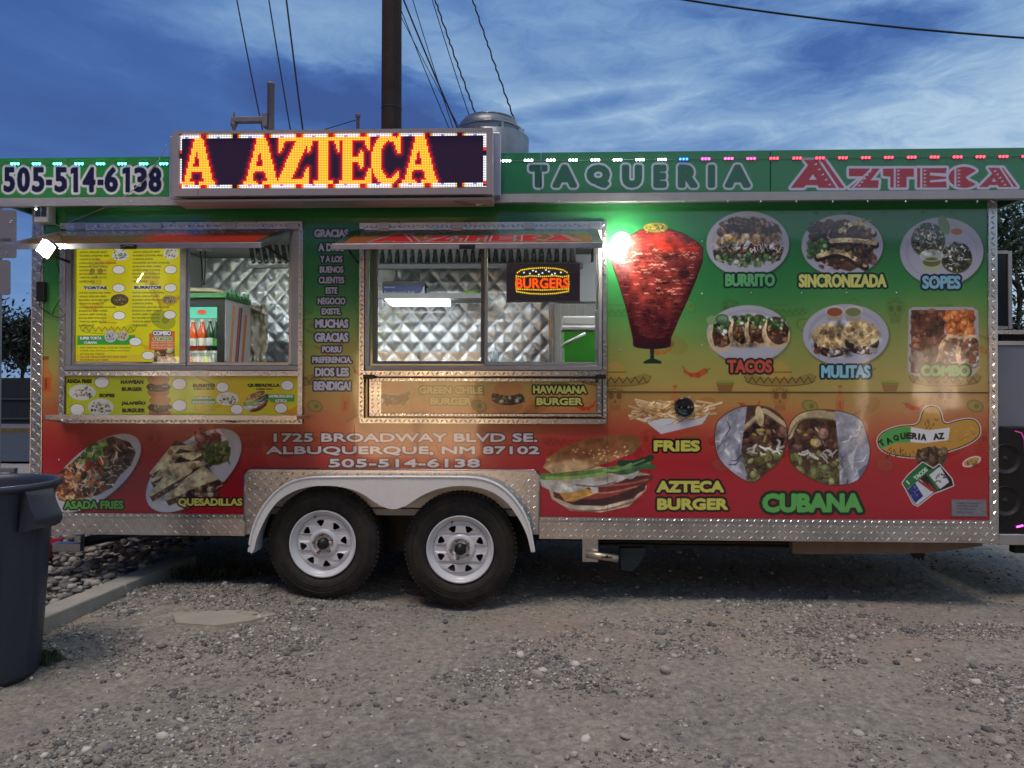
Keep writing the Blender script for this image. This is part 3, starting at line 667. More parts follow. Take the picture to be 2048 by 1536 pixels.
# two long oval dishes lower left
def oval(cx, cy, a, b, ang): 
    plate(wr, cx, cy, a, b, ang, (200, 200, 208))
oval(191, 946, 112, 53, -38); oval(387, 941, 116, 59, -38)
fd = [(108, 975), (118, 945), (150, 920), (185, 885), (225, 872), (260, 885), (272, 905), (262, 930), (240, 950), (225, 975), (195, 990), (140, 1006), (118, 1000)]
def _t():
    wr.poly(fd, (104, 74, 54))
    for i in range(90):
        x, y, t = random.uniform(110, 200), random.uniform(925, 1002), R(random.uniform(-60, 60)); wr.line((x, y), (x+12*math.cos(t), y+12*math.sin(t)), 5, random.choice([(226, 176, 116), (206, 146, 90), (220, 190, 140), (214, 120, 66)]))
    wr.dabs(130, (110, 930, 200, 985), [(196, 96, 50), (150, 66, 44), (90, 50, 40), (70, 46, 40), (216, 150, 96)], (2, 6)); wr.dabs(150, (190, 880, 268, 965), MEAT+[(130, 130, 120), (176, 160, 130)], (2.5, 7))
    wr.dabs(110, (160, 885, 212, 928), [(130, 160, 70), (100, 136, 60), (160, 184, 96), (90, 110, 60)], (3, 8)); wr.dabs(20, (170, 922, 205, 940), [(206, 80, 54)], (3, 6))
    wr.squig(75, (140, 885, 262, 985), CREAM, (10, 24), (1.2, 2.6))
inside(wr, fd, _t)
def tri(pts, top=True):
    wr.poly(pts, (64, 44, 40), 1, 1.5)
for (x0, y0, x1, y1, hgt) in ((298, 946, 395, 898, 26), (300, 962, 408, 908, 18), (298, 990, 408, 930, 26), (330, 998, 440, 960, 30)):
    sh = [(x0, y0), (x0+(x1-x0)*.55, y1-hgt*.9+ (y0-y1)*.1), (x1, y1), (x1+6, y1+8), (x0+8, y0+14)]
    wr.poly(sh, (70, 48, 42)); top = [(x0, y0), (x0+(x1-x0)*.45, y1-hgt*.6+(y0-y1)*.2), (x1-10, y1-hgt*.35), (x1, y1), (x0+4, y0+3)]
    wr.poly(top, (222, 204, 160)); wr.setclip(top); wr.dabs(70, bb(top), BREAD+[(226, 212, 176)], (1.5, 4), a=(.2, .6)); wr.setclip()
    for i in range(46):
        t = random.random(); wr.ell(x0+6+(x1-x0)*t, y0+6+(y1-y0)*t+random.uniform(-2, 4), random.uniform(2, 5), random.uniform(1.5, 3), random.choice(MEAT+[(180, 160, 140)]), .9, -25)
    wr.line((x0+6, y0+15), (x1+5, y1+10), 2.4, (206, 186, 146), .9)
wr.poly([(385, 938), (412, 930), (440, 962), (432, 978), (404, 990), (370, 1000)], (66, 46, 40), .9); wr.poly([(345, 985), (372, 955), (408, 930), (438, 958), (400, 972), (350, 992)], (220, 202, 158)); wr.dabs(60, (350, 945, 425, 985), BREAD, (1.5, 4), a=(.2, .5)); wr.dabs(50, (385, 972, 436, 992), MEAT+[(190, 180, 150)], (2, 5))
wr.dabs(120, (394, 866, 436, 898), [(130, 40, 44), (100, 30, 40), (170, 60, 50), (200, 150, 140)], (3, 7)); wr.ell(432, 906, 30, 24, (70, 84, 44), 1, -15, 3); wr.dabs(140, (408, 888, 456, 926), [(110, 124, 64), (80, 96, 50), (130, 140, 80), (60, 76, 44)], (2, 7), (.2, .6))
for g_ in ((190, 940, 96, 50, -38, .5), (362, 950, 78, 52, -32, .35), (416, 886, 44, 40, 0, .4)): grit(wr, *g_)
wr.text('ASADA FRIES', (128, 1001, 247, 1018), (96, 176, 72), 1.1, (20, 36, 14), 3)
wr.text('QUESADILLAS', (356, 996, 485, 1014), (216, 214, 112), 1.2, (50, 30, 14), 3)
LAV = (186, 186, 206)
for t, x0, x1, y0, y1 in (('GRACIAS', 628, 697, 458, 475), ('A DIOS', 636, 689, 486, 503), ('Y A LOS', 640, 685, 511, 525), ('BUENOS', 639, 687, 532, 546), ('CLIENTES', 637, 689, 553, 567), ('ESTE', 651, 675, 574, 588), ('NEGOCIO', 635, 691, 595, 609), ('EXISTE.', 643, 682, 616, 629), ('MUCHAS', 630, 697, 638, 656), ('GRACIAS', 629, 697, 665, 684), ('PORSU', 644, 683, 692, 705), ('PREFERENCIA.', 624, 704, 713, 726), ('DIOS LES', 630, 698, 735, 753), ('BENDIGA!', 627, 702, 762, 781)):
    wr.text(t, (x0, y0, x1, y1), LAV, .9 if y1-y0 < 16 else 1.3, (22, 26, 40), 2.4)
for t, x0, x1, y0, y1 in (('1725 BROADWAY BLVD SE.', 547, 1075, 866, 884), ('ALBUQUERQUE, NM 87102', 532, 1079, 892, 911), ('505-514-6138', 657, 960, 917, 935)):
    wr.text(t, (x0, y0, x1, y1), (214, 208, 214), 1.2, (70, 24, 28), 1.9)
wr.a = np.clip(wr.a*(1+.035*(np.random.rand(H_, W_, 1)-.5)), 0, 1)
WRAP_IMG = wr.image('wrap_print')

# header print ------------------------------------------------------
HY = -.13
HZ0, HZ1, HX0, HX1 = 2.50, 2.86, -3.75, 3.25
def hT(u, v):
    p = P(u, v, HY); return ((p.x-HX0)*SC, (HZ1-p.z)*SC)
hd = Canvas(int((HX1-HX0)*SC), int((HZ1-HZ0)*SC), hT, 1.0, (36, 112, 66))
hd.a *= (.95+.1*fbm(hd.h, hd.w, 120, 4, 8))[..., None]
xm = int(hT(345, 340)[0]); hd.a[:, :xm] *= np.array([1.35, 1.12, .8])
for ch, x0, x1 in zip('505-514-6138', (7, 34, 64, 92, 109, 140, 165, 195, 209, 244, 268, 297), (30, 60, 89, 104, 134, 156, 191, 207, 236, 260, 294, 323)):
    y0, y1 = (334, 384) if ch != '-' else (359, 370)
    if ch == '1':
        pl = [(x0+1, y0+14), (x0+1, y0+4), (x0+7, y0), (x1, y0), (x1, y1), (x1-9, y1), (x1-9, y0+12)]
        if True: hd.poly(pl, (206, 202, 206), 1, 5)
        hd.poly(pl, (24, 20, 48)); continue
    hd.text(ch, (x0, y0, x1, y1), (24, 20, 48), 2.4 if ch != '-' else 1, (206, 202, 206), 5)
for ch, x0, x1 in zip('505-514-6138', (7, 34, 64, 92, 109, 140, 165, 195, 209, 244, 268, 297), (30, 60, 89, 104, 134, 156, 191, 207, 236, 260, 294, 323)):
    y0, y1 = (334, 384) if ch != '-' else (359, 370)
    if ch == '1':
        pl = [(x0+1, y0+14), (x0+1, y0+4), (x0+7, y0), (x1, y0), (x1, y1), (x1-9, y1), (x1-9, y0+12)]
        if False: hd.poly(pl, (206, 202, 206), 1, 5)
        hd.poly(pl, (24, 20, 48)); continue
    hd.text(ch, (x0, y0, x1, y1), (24, 20, 48), 2.4 if ch != '-' else 1)
for ch, x0, x1 in zip('TAQUERIA', (1058, 1105, 1173, 1244, 1307, 1356, 1416, 1450), (1095, 1154, 1220, 1284, 1333, 1395, 1430, 1501)):
    hd.text(ch, (x0, 329, x1, 375), (28, 84, 60), 4.6, (176, 184, 204), 4.2)
def Z(x, y): return (1500+x/3.737, 290+y/3.737)
LT, RD = (180, 184, 208), (150, 26, 44)
deco = [[(405, 112), (560, 112), (705, 318), (515, 318), (505, 298), (420, 298), (400, 318), (305, 318), (435, 150)],
        [(740, 175), (970, 175), (900, 262), (962, 262), (957, 318), (740, 318), (850, 232), (740, 232)],
        [(995, 175), (1225, 175), (1225, 235), (1170, 235), (1170, 315), (1050, 315), (1050, 235), (995, 230)],
        [(1250, 172), (1470, 172), (1462, 210), (1345, 204), (1345, 226), (1465, 236), (1465, 250), (1345, 262), (1345, 278), (1465, 270), (1470, 315), (1250, 315)],
        [(1600-115*math.cos(t), 240-78*math.sin(t)) for t in np.linspace(-2.45, 2.45, 26)]+[(1632, 225), (1610, 240), (1632, 262)],
        [(1780, 170), (1890, 170), (1997, 312), (1862, 312), (1852, 297), (1790, 297), (1775, 312), (1712, 312), (1812, 212)]]
for d in deco: hd.poly([Z(*p) for p in d], LT, 1, 5)
for d in deco: hd.poly([Z(*p) for p in d], RD, 1)
stripes = [((518, 112), (655, 318), 16), ((905, 178), (768, 318), 14), ((1082, 175), (1082, 315), 15), ((1280, 172), (1280, 315), 15), ((1535, 165), (1535, 320), 15), ((1872, 170), (1965, 312), 14)]
for p, q, wd in stripes: hd.line(Z(*p), Z(*q), wd/3.737, LT)
for (x0, y0, x1, y1, s) in ((500, 140, 605, 292, -1), (905, 195, 825, 298, -1), (1100, 190, 1100, 300, 1), (1298, 190, 1298, 300, 1), (1552, 188, 1552, 298, 1), (1840, 190, 1915, 292, -1)):
    for k in range(5):
        f = k/4; x, y = x0+(x1-x0)*f, y0+(y1-y0)*f; hd.poly([Z(x, y-9), Z(x, y+9), Z(x+26*s*(1 if s > 0 else 1), y+(0 if s > 0 else 8))], LT)
hd.poly([Z(470, 215), Z(500, 258), Z(440, 258)], LT); hd.poly([Z(1823, 245), Z(1842, 272), Z(1806, 272)], LT)
HEAD_IMG = hd.image('header_print')

# yellow menus ----------------------------------------------------
ITEMS = ['PASTOR (MARINATED PORK)', 'ASADA (GRILLED BEEF)', 'SUADERO (STEAMED BEEF)', 'CARNITAS (PORK)', 'LONGANIZA (SPANISH SAUSAGE)', 'BARBACOA (BEEF CHEEK)', 'LENGUA (BEEF TONGUE)', 'BUCHE (BEEF STOMACH)', 'TRIPITAS (BEEF GUTS)', 'CAMPECHANOS']
def M4(x, y): return (120+x/4.096, 480+y/4.096)
mk_k = 2.0
mn = Canvas(int(222*mk_k), int(236*mk_k), lambda u, v: ((u-142)*mk_k, (v-490)*mk_k), mk_k, (226, 214, 30))
mn.a *= (.93+.14*fbm(mn.h, mn.w, 120, 3, 4))[..., None]
for x, y, s in ((180, 610, 1), (330, 600, 1.2), (300, 690, 1), (210, 520, .9)): chili(mn, x, y, s, 1, (220, 140, 30), .35)
hat(mn, 215, 650, .8, (150, 150, 40), .4, (210, 170, 40)); guitar(mn, 300, 560, .8, .22, 70); skull(mn, 190, 545, 1, (200, 180, 60), .35); avocado(mn, 325, 640, 1.5, .3)
mn.poly([M4(100, 940), M4(660, 940), M4(660, 1010), M4(100, 1010)], (226, 160, 70), .4)
def otext(c, t, x0, y0, x1, y1, col=(90, 90, 84), b=0., e=None, ew=0, f=M4, sq=4.096):
    p, q = f(x0, y0), f(x1, y1); c.text(t, (p[0], p[1], q[0], q[1]), col, b, e, ew)
for cx in (148, 585):
    for k, t in enumerate(ITEMS[1:]): otext(mn, t, cx, 88+k*30, cx+len(t)*11.2, 106+k*30, (104, 100, 60), .15)
    for k, t in enumerate(ITEMS): otext(mn, t, cx, 424+k*29.6, cx+len(t)*11.2, 441+k*29.6, (104, 100, 60), .15)
otext(mn, 'TORTAS', 182, 376, 376, 402, (50, 50, 90), .7, (230, 230, 220), 1); otext(mn, 'BURRITOS', 598, 374, 822, 400, (50, 50, 90), .7, (230, 230, 220), 1)
def price(c, x, y, rx=13, ry=9):
    c.ell(x, y, rx, ry, (150, 70, 30)); c.ell(x, y, rx-1, ry-1, (236, 236, 232))
for x, y in ((472, 242), (898, 242), (472, 392), (898, 392), (478, 618), (893, 612), (472, 55)): price(mn, *M4(x, y))
def mini(c, x, y, rx, ry, pal, n=40, base=(220, 220, 214), ang=0):
    c.ell(x, y, rx, ry, base, 1, ang); c.dabs(n, (x-rx*.7, y-ry*.6, x+rx*.7, y+ry*.6), pal, (1, 1.6)) if rx < 20 else c.dabs(n, (x-rx*.7, y-ry*.6, x+rx*.7, y+ry*.6), pal, (1, 2.0))
mini(mn, *M4(485, 125), 17, 10, MEAT+LETT); mini(mn, *M4(898, 110), 15, 12, MEAT+BREAD); mini(mn, *M4(480, 490), 18, 12, MEAT+BREAD+LETT, 50, (90, 70, 50)); mini(mn, *M4(888, 490), 15, 9, MEAT+LETT, 40, (180, 150, 110))
mn.poly([M4(135, 782), M4(610, 778), M4(610, 822), M4(560, 858), M4(135, 858)], (60, 160, 60))
otext(mn, 'SUPER TORTA', 155, 790, 335, 815, (240, 240, 236), .4, (60, 90, 60), .8); otext(mn, 'CUBANA', 188, 828, 300, 850, (240, 240, 236), .4, (60, 90, 60), .8)
mini(mn, *M4(408, 790), 12, 12, MEAT+[(220, 220, 226)], 40, (190, 190, 200)); mini(mn, *M4(505, 785), 13, 10, BREAD+MEAT, 40, (200, 190, 170)); price(mn, *M4(613, 832)); 
mn.poly([M4(725, 765), M4(935, 745), M4(935, 900), M4(725, 900)], (224, 100, 60), .9); otext(mn, 'COMBO', 755, 742, 905, 782, (236, 236, 240), .8, (40, 40, 70), 1.2); otext(mn, '4 TACOS', 755, 795, 912, 822, (70, 150, 60), .5, (240, 240, 230), 1)
for k, t in enumerate(('SERVED WITH RICE &', 'BEANS ANY MEAT', 'OF YOUR CHOICE')): otext(mn, t, 745, 832+k*22, 925, 846+k*22, (236, 230, 220), .1)
mn.poly([M4(770, 900), M4(935, 900), M4(935, 998), M4(770, 998)], (110, 80, 50)); mn.dabs(90, M4(770, 900)+M4(935, 998), MEAT+BREAD, (1.5, 5)); price(mn, *M4(718, 945))
for k, t in enumerate(('HAM, BREADED STEAK, SAUSAGE, PINEAPPLE', 'CHEESE, EGG, BEANS, JALAPENO, AVOCADO', 'LETTUCE AND TOMATO', 'ALL OUR TORTAS COME WITH SOUR CREAM', 'MAYONNAISE AND CHEESE')): otext(mn, t, 160, 875+k*25, 160+len(t)*11, 890+k*25, (120, 110, 50), .1)
mn.a[:, :int(3*mk_k)] = C3((150, 70, 30)); mn.a[-int(3*mk_k):] = C3((140, 110, 40))
MENU_IMG = mn.image('menu_print')
def S4(x, y): return (120+x/4.096, 745+y/4.096)
sm = Canvas(int(476*2), int(90*2), lambda u, v: ((u-127)*2, (v-746)*2), 2.0, (196, 206, 34))
g_ = fbm(sm.h, sm.w, 260, 3, 9); sm.a *= (.9+.2*g_)[..., None]; sm.a[:, 540:] = sm.a[:, 540:]*np.array([1.1, .98, 1.0]); 
sm.ell(*S4(1410, 170), 36, 40, (226, 170, 40), .4, 0, 8); chili(sm, *S4(1880, 300), 1.2, 1, (230, 130, 40), .6); sm.ell(*S4(60, 240), 14, 14, (120, 170, 50), .4, ring=3); sm.line(S4(1130, 30), S4(1280, 100), 3, (120, 130, 50), .7)
def st(t, x0, y0, x1, y1, b=.7, col=(34, 34, 20), e=None, ew=0): otext(sm, t, x0, y0, x1, y1, col, b, e, ew, S4)
st('ASADA FRIES', 70, 56, 278, 90); st('SOPES', 340, 174, 467, 205); st('HAWIIAN', 515, 62, 703, 96); st('BURGER', 525, 121, 693, 154); st('JALAPEÑO', 522, 232, 722, 273); st('BURGUER', 530, 294, 716, 328)
st('BURRITO', 1106, 92, 1285, 124); st('CHEESE & BEANS', 1112, 129, 1280, 141, .3); st('QUESADILLA', 1550, 90, 1812, 121); st('CHEESE ONLY', 1620, 129, 1755, 140, .3)
sm.poly([S4(1095, 218), S4(1290, 214), S4(1290, 256), S4(1095, 258)], (50, 160, 70)); st('QUESADILLA', 1125, 198, 1265, 220, .3, (238, 238, 230), (60, 100, 70), .8); st('SINCRONIZADA', 1102, 232, 1288, 254, .3, (238, 238, 230), (40, 110, 60), .8)
sm.poly([S4(1690, 180), S4(1930, 182), S4(1930, 236), S4(1740, 240)], (50, 160, 70)); st('HAMBURGUESA', 1712, 180, 1920, 204, .4, (238, 238, 230), (40, 110, 60), .8); st('AZTECA', 1772, 216, 1872, 240, .4, (238, 238, 230), (40, 110, 60), .8)
for k in range(4): st(('HAM, CHEESE, BEANS', 'LETTUCE, TOMATO', 'AND SOUR CREAM', 'ANY MEAT')[k], 1110, 268+k*14, 1340-k*20, 276+k*14, .05, (150, 110, 60))
mini(sm, *S4(200, 165), 27, 16, MEAT+LETT+CREAM+[(210, 120, 60)], 90); mini(sm, *S4(352, 285), 26, 17, MEAT+CREAM+LETT, 90); mini(sm, *S4(1388, 215), 22, 13, BREAD+MEAT, 70)
def mburger(c, x, y, s, rot=0):
    c.ell(x, y+6*s, 11*s, 6*s, (176, 120, 70), 1, rot); c.ell(x, y+1*s, 12*s, 5*s, (60, 46, 34), 1, rot); c.dabs(int(30*s), (x-11*s, y-3*s, x+11*s, y+5*s), MEAT+LETT+CREAM, (1, 1.2*s)); c.ell(x, y-6*s, 11*s, 5*s, (190, 130, 76), 1, rot, 2)
mburger(sm, *S4(825, 110), 2.0); mburger(sm, *S4(838, 278), 2.0); burger(sm, *S4(1530, 165), *S4(1710, 330), .8)
for x, y, r in ((360, 82, 15), (160, 305, 15), (995, 95, 15), (998, 270, 15), (1347, 120, 13), (1872, 105, 13), (1463, 300, 13), (1822, 290, 13)): price(sm, *S4(x, y), r, r*.8)
STRIP_IMG = sm.image('menu_strip_print')
# printed lower hatch under the right window
hp = Canvas(int(440*1.5), int(72*1.5), lambda u, v: ((u-758)*1.5, (v-759)*1.5), 1.5, (190, 150, 84))
yy = np.linspace(0, 1, hp.h)[:, None]; c0, c1 = C3((182, 158, 84)), C3((196, 120, 74)); hp.a[:] = (c0*(1-yy[..., None])+c1*yy[..., None]); hp.a *= (.94+.12*fbm(hp.h, hp.w, 80, 3, 2))[..., None]
motifs(hp, 740, 1210); mburger(hp, 790, 794, 2.6); mburger(hp, 1018, 794, 2.7)
hp.text('GREEN CHILE', (841, 773, 968, 788), (190, 176, 96), 1.0, (112, 96, 54), 2.4); hp.text('BURGER', (863, 795, 945, 810), (190, 176, 96), 1.0, (112, 96, 54), 2.4)
hp.text('HAWAIANA', (1067, 771, 1173, 787), (206, 206, 110), 1.1, (44, 44, 26), 2.6); hp.text('BURGER', (1074, 795, 1165, 810), (206, 206, 110), 1.1, (44, 44, 26), 2.6)
HATCH_IMG = hp.image('hatch_print')
# right awning print
fl = Canvas(900, 300, lambda x, y: (x, y), 1.0, (150, 140, 60))
yy = np.linspace(0, 1, 300)[:, None, None]; fl.a[:] = C3((44, 110, 60))*(1-yy)+C3((190, 120, 60))*yy
yy2 = np.clip(yy*2.2-.1, 0, 1); fl.a[:] = C3((40, 108, 62))*(1-yy2)+C3((158, 88, 54))*yy2
fx = lambda x, y: ((x-230)/1800*900+10, (y-80)*1.05+20)
for d in deco: fl.poly([((x-305)/1692*760+90, (y-112)/206*215+50) for x, y in d], (150, 140, 150), 1, 9)
for d in deco: fl.poly([((x-305)/1692*760+90, (y-112)/206*215+50) for x, y in d], (200, 40, 50), 1)
for p, q, wd in stripes: fl.line(*[((x-305)/1692*760+90, (y-112)/206*215+50) for x, y in (p, q)], 7, (170, 160, 170))
FLAP_IMG = fl.image('awning_print')
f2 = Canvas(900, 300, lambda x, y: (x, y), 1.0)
f2.a[:] = C3((76, 84, 56))*(1-yy2)+C3((120, 84, 56))*yy2; f2.poly([(400, 60), (900, 30), (900, 300), (470, 300)], (206, 40, 44), .9, soft=60)  # red right half is the LED sign's red glow painted into the print
f2.a *= (.9+.2*fbm(300, 900, 60, 4, 6))[..., None]; FLAP2_IMG = f2.image('awning_print_left_red_glow')

# LED matrix 192 x 32 --------------------------------------------------
LW, LH, LK = 192, 32, 6
def lm(u): return (u-358)/614*LW
Mx = Canvas(LW*2, LH*2, lambda x, y: (lm(x)*2, (y-268)/107*LH*2), 1.0, (0, 0, 0))
def serif(ch, x0, x1, y0=272, y1=370):
    w_ = x1-x0; X = lambda a, b: (x0+a*w_, y0+b*(y1-y0))
    q = {'A': [[X(.40, 0), X(.62, 0), X(.95, .92), X(1, .92), X(1, 1), X(.55, 1), X(.55, .92), X(.68, .92), X(.60, .70), X(.30, .70), X(.24, .92), X(.38, .92), X(.38, 1), X(0, 1), X(0, .92), X(.08, .92)], [X(.46, .28), X(.56, .60), X(.34, .60)]],
         'Z': [[X(.06, 0), X(1, 0), X(1, .08), X(.42, .90), X(.80, .90), X(.92, .66), X(1, .66), X(1, 1), X(0, 1), X(0, .92), X(.58, .10), X(.22, .10), X(.1, .32), X(.02, .32)]],
         'T': [[X(0, 0), X(1, 0), X(1, .32), X(.93, .32), X(.84, .10), X(.63, .10), X(.63, .92), X(.8, .92), X(.8, 1), X(.2, 1), X(.2, .92), X(.37, .92), X(.37, .10), X(.16, .10), X(.07, .32), X(0, .32)]],
         'E': [[X(0, 0), X(.95, 0), X(.97, .30), X(.89, .30), X(.78, .09), X(.42, .09), X(.42, .44), X(.6, .44), X(.65, .32), X(.73, .32), X(.73, .66), X(.65, .66), X(.6, .54), X(.42, .54), X(.42, .91), X(.8, .91), X(.92, .68), X(1, .68), X(.98, 1), X(0, 1), X(0, .92), X(.14, .92), X(.14, .08), X(0, .08)]],
         'C': [[X(.5+.5*math.cos(t)*(1 if 1 else 0), .5-.52*math.sin(t)) for t in np.linspace(.75, 5.6, 24)]+[X(.84, .74), X(.66, .88), X(.5, .88), X(.33, .75), X(.28, .5), X(.33, .22), X(.5, .1), X(.7, .14), X(.82, .34)], [X(.84, 0), X(.92, 0), X(.92, .36), X(.82, .36)]]}[ch]
    Mx.poly(q[0], (255, 255, 255))
    for h in q[1:]: Mx.poly(h, (0, 0, 0) if ch == 'A' else (255, 255, 255))
for ch, x0, x1 in (('A', 364, 431), ('A', 489, 560), ('Z', 558, 620), ('T', 617, 682), ('E', 680, 745), ('C', 745, 808), ('A', 806, 876)): serif(ch, x0, x1)
on = Mx.a[..., 0].reshape(LH, 2, LW, 2).mean((1, 3)) > .45
col = np.zeros((LH, LW, 3), np.float32)
glow = np.zeros((LH, LW), np.float32)
for dx_ in range(-3, 4):
    for dy_ in range(-3, 4):
        rr = math.hypot(dx_, dy_)
        if rr > 3.2: continue
        sh = np.roll(np.roll(on, dx_, 1), dy_, 0).astype(np.float32); glow = np.maximum(glow, sh*(1 if rr < 1.6 else (.5 if rr < 2.4 else .22)))
col[..., 0] = glow*.30
col[on] = (1.0, .43, .09)
rng = np.random.RandomState(4)
for x in range(LW):
    for y in (0, 1, LH-2, LH-1):
        ph = ((x+3) % 20)
        if ph < 17: c_ = (.52, .52, .53) if 1 < ph < 16 else ((.5, .14, .05) if ph < 1 else (.5, .4, .14))
        else: c_ = (0, 0, 0)
        if 6 < ph < 9 and y in (1, LH-2): c_ = (.26, .26, .45)
        col[y, x] = c_
for y in range(LH):
    for x in (0, 1, LW-2, LW-1):
        ph = (y+6) % 20; col[y, x] = (.52, .52, .53) if ph < 15 else ((.5, .1, .05) if ph < 17 else (0, 0, 0))
ry, rx = np.mgrid[0:LK, 0:LK]; dot = np.clip(1.3-np.hypot(rx-2.5, ry-2.5)/3.0, .12, 1)**.9
big = np.kron(col, np.ones((LK, LK, 1)))*np.tile(dot, (LH, LW))[..., None]
big = np.maximum(big, np.kron(np.stack([glow*.25, glow*.01, glow*.012], -1), np.ones((LK, LK, 1))))
big = np.maximum(big, np.tile(dot, (LH, LW))[..., None]*np.array([.02, .012, .035])+np.array([.008, .002, .012]))
led = Canvas(LW*LK, LH*LK); led.a = big.astype(np.float32); LED_IMG = led.image('led_matrix')

# burger light board
bd = Canvas(147*4, 75*4, lambda u, v: ((u-1013)*4, (v-527)*4), 4.0, (26, 20, 26))
def dots(pts, col, r=1.25):
    for x, y in pts: bd.ell(x, y, r+1.2, r+1.2, tuple(int(q*.45) for q in col), .8, 0, 4); bd.ell(x, y, r, r, col)
def along(pts, step=3.6):
    out = []; 
    for p, q in zip(pts, pts[1:]):
        L = math.hypot(q[0]-p[0], q[1]-p[1]); n = max(1, int(L/step))
        out += [(p[0]+(q[0]-p[0])*k/n, p[1]+(q[1]-p[1])*k/n) for k in range(n)]
    return out+[pts[-1]]
AM = (255, 206, 40); RO = (255, 96, 24)
top = [(1033, 551), (1035, 545), (1042, 540), (1060, 537), (1085, 535.5), (1110, 537), (1126, 540), (1134, 545), (1137, 551)]
dots(along(top), AM); dots(along([(1033, 552), (1045, 554), (1060, 551.5), (1085, 553), (1110, 551.5), (1125, 554), (1137, 552)]), AM); dots(along([(1033, 555), (1032, 568), (1033, 580)]), AM); dots(along([(1137, 555), (1138, 568), (1137, 580)]), AM)
dots(along([(1034, 578), (1085, 580), (1137, 578)]), AM); dots(along([(1034, 583), (1060, 587), (1085, 588), (1110, 587), (1136, 583)]), AM)
dots([(1048, 545), (1060, 547), (1072, 543), (1085, 546), (1098, 543), (1110, 547), (1122, 545), (1066, 541), (1092, 540), (1078, 549), (1104, 549)], (240, 240, 255), 1.4)
bd.text('BURGERS', (1032, 556, 1138, 577), (170, 30, 8), 1.6); bd.text('BURGERS', (1032, 556, 1138, 577), RO, .5)
for x in range(1030, 1140, 3): bd.line((x, 554), (x, 579), .7, (70, 14, 6), .55)
BURG_IMG = bd.image('burger_board')
# ------------------------------------------------------------------ shared materials
def wuv(v): return None
WRAP = mat('wrap_vinyl', image=WRAP_IMG, rough=.2, coat=1)
def dust(m, lo, hi):
    nt = NT(m.node_tree); b = nt.n['Principled BSDF']; n = nt.noise(img_coord(nt, 'Object'), 7, 6, .7)
    nt.l.new(nt.ramp(n, [(.40, lin(lo)), (.72, lin(hi))]), b.inputs['Base Color'])
def gloss_wave(m, amt=.25, scale=2.2):
    nt = NT(m.node_tree); b = nt.n['Principled BSDF']; g = nt.new('ShaderNodeNewGeometry')
    bn = nt.new('ShaderNodeBump'); bn.inputs['Strength'].default_value = amt; bn.inputs['Distance'].default_value = .01
    nt.put(bn.inputs['Height'], nt.noise(g.outputs['Position'], scale, 3, .5)); nt.l.new(bn.outputs[0], b.inputs['Normal']); nt.l.new(bn.outputs[0], b.inputs['Coat Normal'])
gloss_wave(WRAP, .35, 1.8)
HEADM = mat('header_vinyl', image=HEAD_IMG, rough=.2, coat=.5); gloss_wave(HEADM, .4)
PLATEM = plate_mat('tread_plate', base=(.62, .62, .63), rough=.26, var=.1); PLATEX = plate_mat('tread_plate_top', axes='xy'); PLATEY = plate_mat('tread_plate_side', axes='yz')
DULLPL = plate_mat('tread_plate_dull', base=(.62, .60, .58), rough=.36)
ALU = mat('brushed_aluminium', (176, 178, 184), .34, 1, var=.12, vs=20)
ALUP = mat('painted_aluminium', (156, 156, 160), .45, .3, var=.08, vs=12)
DARK = mat('dark_underbody', (22, 22, 24), .7, var=.3)
BLK = mat('black_plastic', (14, 14, 16), .42, var=.2)
RUB = mat('tyre_rubber', (19, 19, 20), .72, var=.35, vs=14, bump=.4, bs=60)
RUBD = RUB
WHT = mat('white_painted_steel', (214, 214, 216), .28, var=.04, vs=6, coat=.4)
RIMM = mat('white_wheel_enamel', (202, 204, 212), .32, var=.08, vs=14, coat=.3)
STEEL = mat('stainless_steel', (190, 192, 196), .22, 1, var=.1, vs=5)
GREYP = mat('grey_powder_coat', (142, 138, 142), .5, .1, var=.06)
def glass_mat():
    m = bpy.data.materials.new('window_glass'); m.use_nodes = True; nt = NT(m.node_tree); nt.n.clear()
    t = nt.new('ShaderNodeBsdfTransparent'); t.inputs[0].default_value = (.93, .95, .95, 1); g = nt.new('ShaderNodeBsdfGlossy'); g.inputs['Roughness'].default_value = .02
    fr = nt.new('ShaderNodeFresnel'); fr.inputs[0].default_value = 1.45; mx = nt.new('ShaderNodeMixShader'); o = nt.new('ShaderNodeOutputMaterial')
    nt.l.new(fr.outputs[0], mx.inputs[0]); nt.l.new(t.outputs[0], mx.inputs[1]); nt.l.new(g.outputs[0], mx.inputs[2]); nt.l.new(mx.outputs[0], o.inputs[0]); return m
GLASS = glass_mat()
def emat(name, col, s, lin_=None): return mat(name, col, .5, emit=col, es=s)

# ------------------------------------------------------------------ trailer
def X(u, v=780, Y=0): return P(u, v, Y).x
def Zf(v, u=1024, Y=0): return P(u, v, Y).z
XL, XR = X(63), X(1995)
BOT, TOPZ = Zf(1078), Zf(396)
DEEP = 2.35
TR = thing('food_trailer', (X(780), 1.1, 0), 'long twin-axle food trailer wrapped in green, yellow and red vinyl with food pictures', 'food trailer')
def rct(u0, v0_, u1, v1): a, b = P(u0, v0_), P(u1, v1); return a.x, b.z, b.x, a.z
LW_ = rct(122, 450, 604, 846); RW_ = rct(720, 450, 1213, 846)         # window frames incl. lower hatch
LO = rct(140, 462, 586, 732); RO_ = rct(746, 462, 1200, 728)          # actual openings
def rect(a): return [(a[0], a[1]), (a[2], a[1]), (a[2], a[3]), (a[0], a[3])]
wx0, wx1 = X(86), X(1976)
WB = Zf(1034)
ff = [(498, 1104), (500, 1080), (508, 1050), (524, 1016), (548, 986), (576, 966), (606, 957), (640, 954), (930, 954), (962, 957), (994, 968), (1022, 990), (1046, 1022), (1060, 1056), (1068, 1104)]
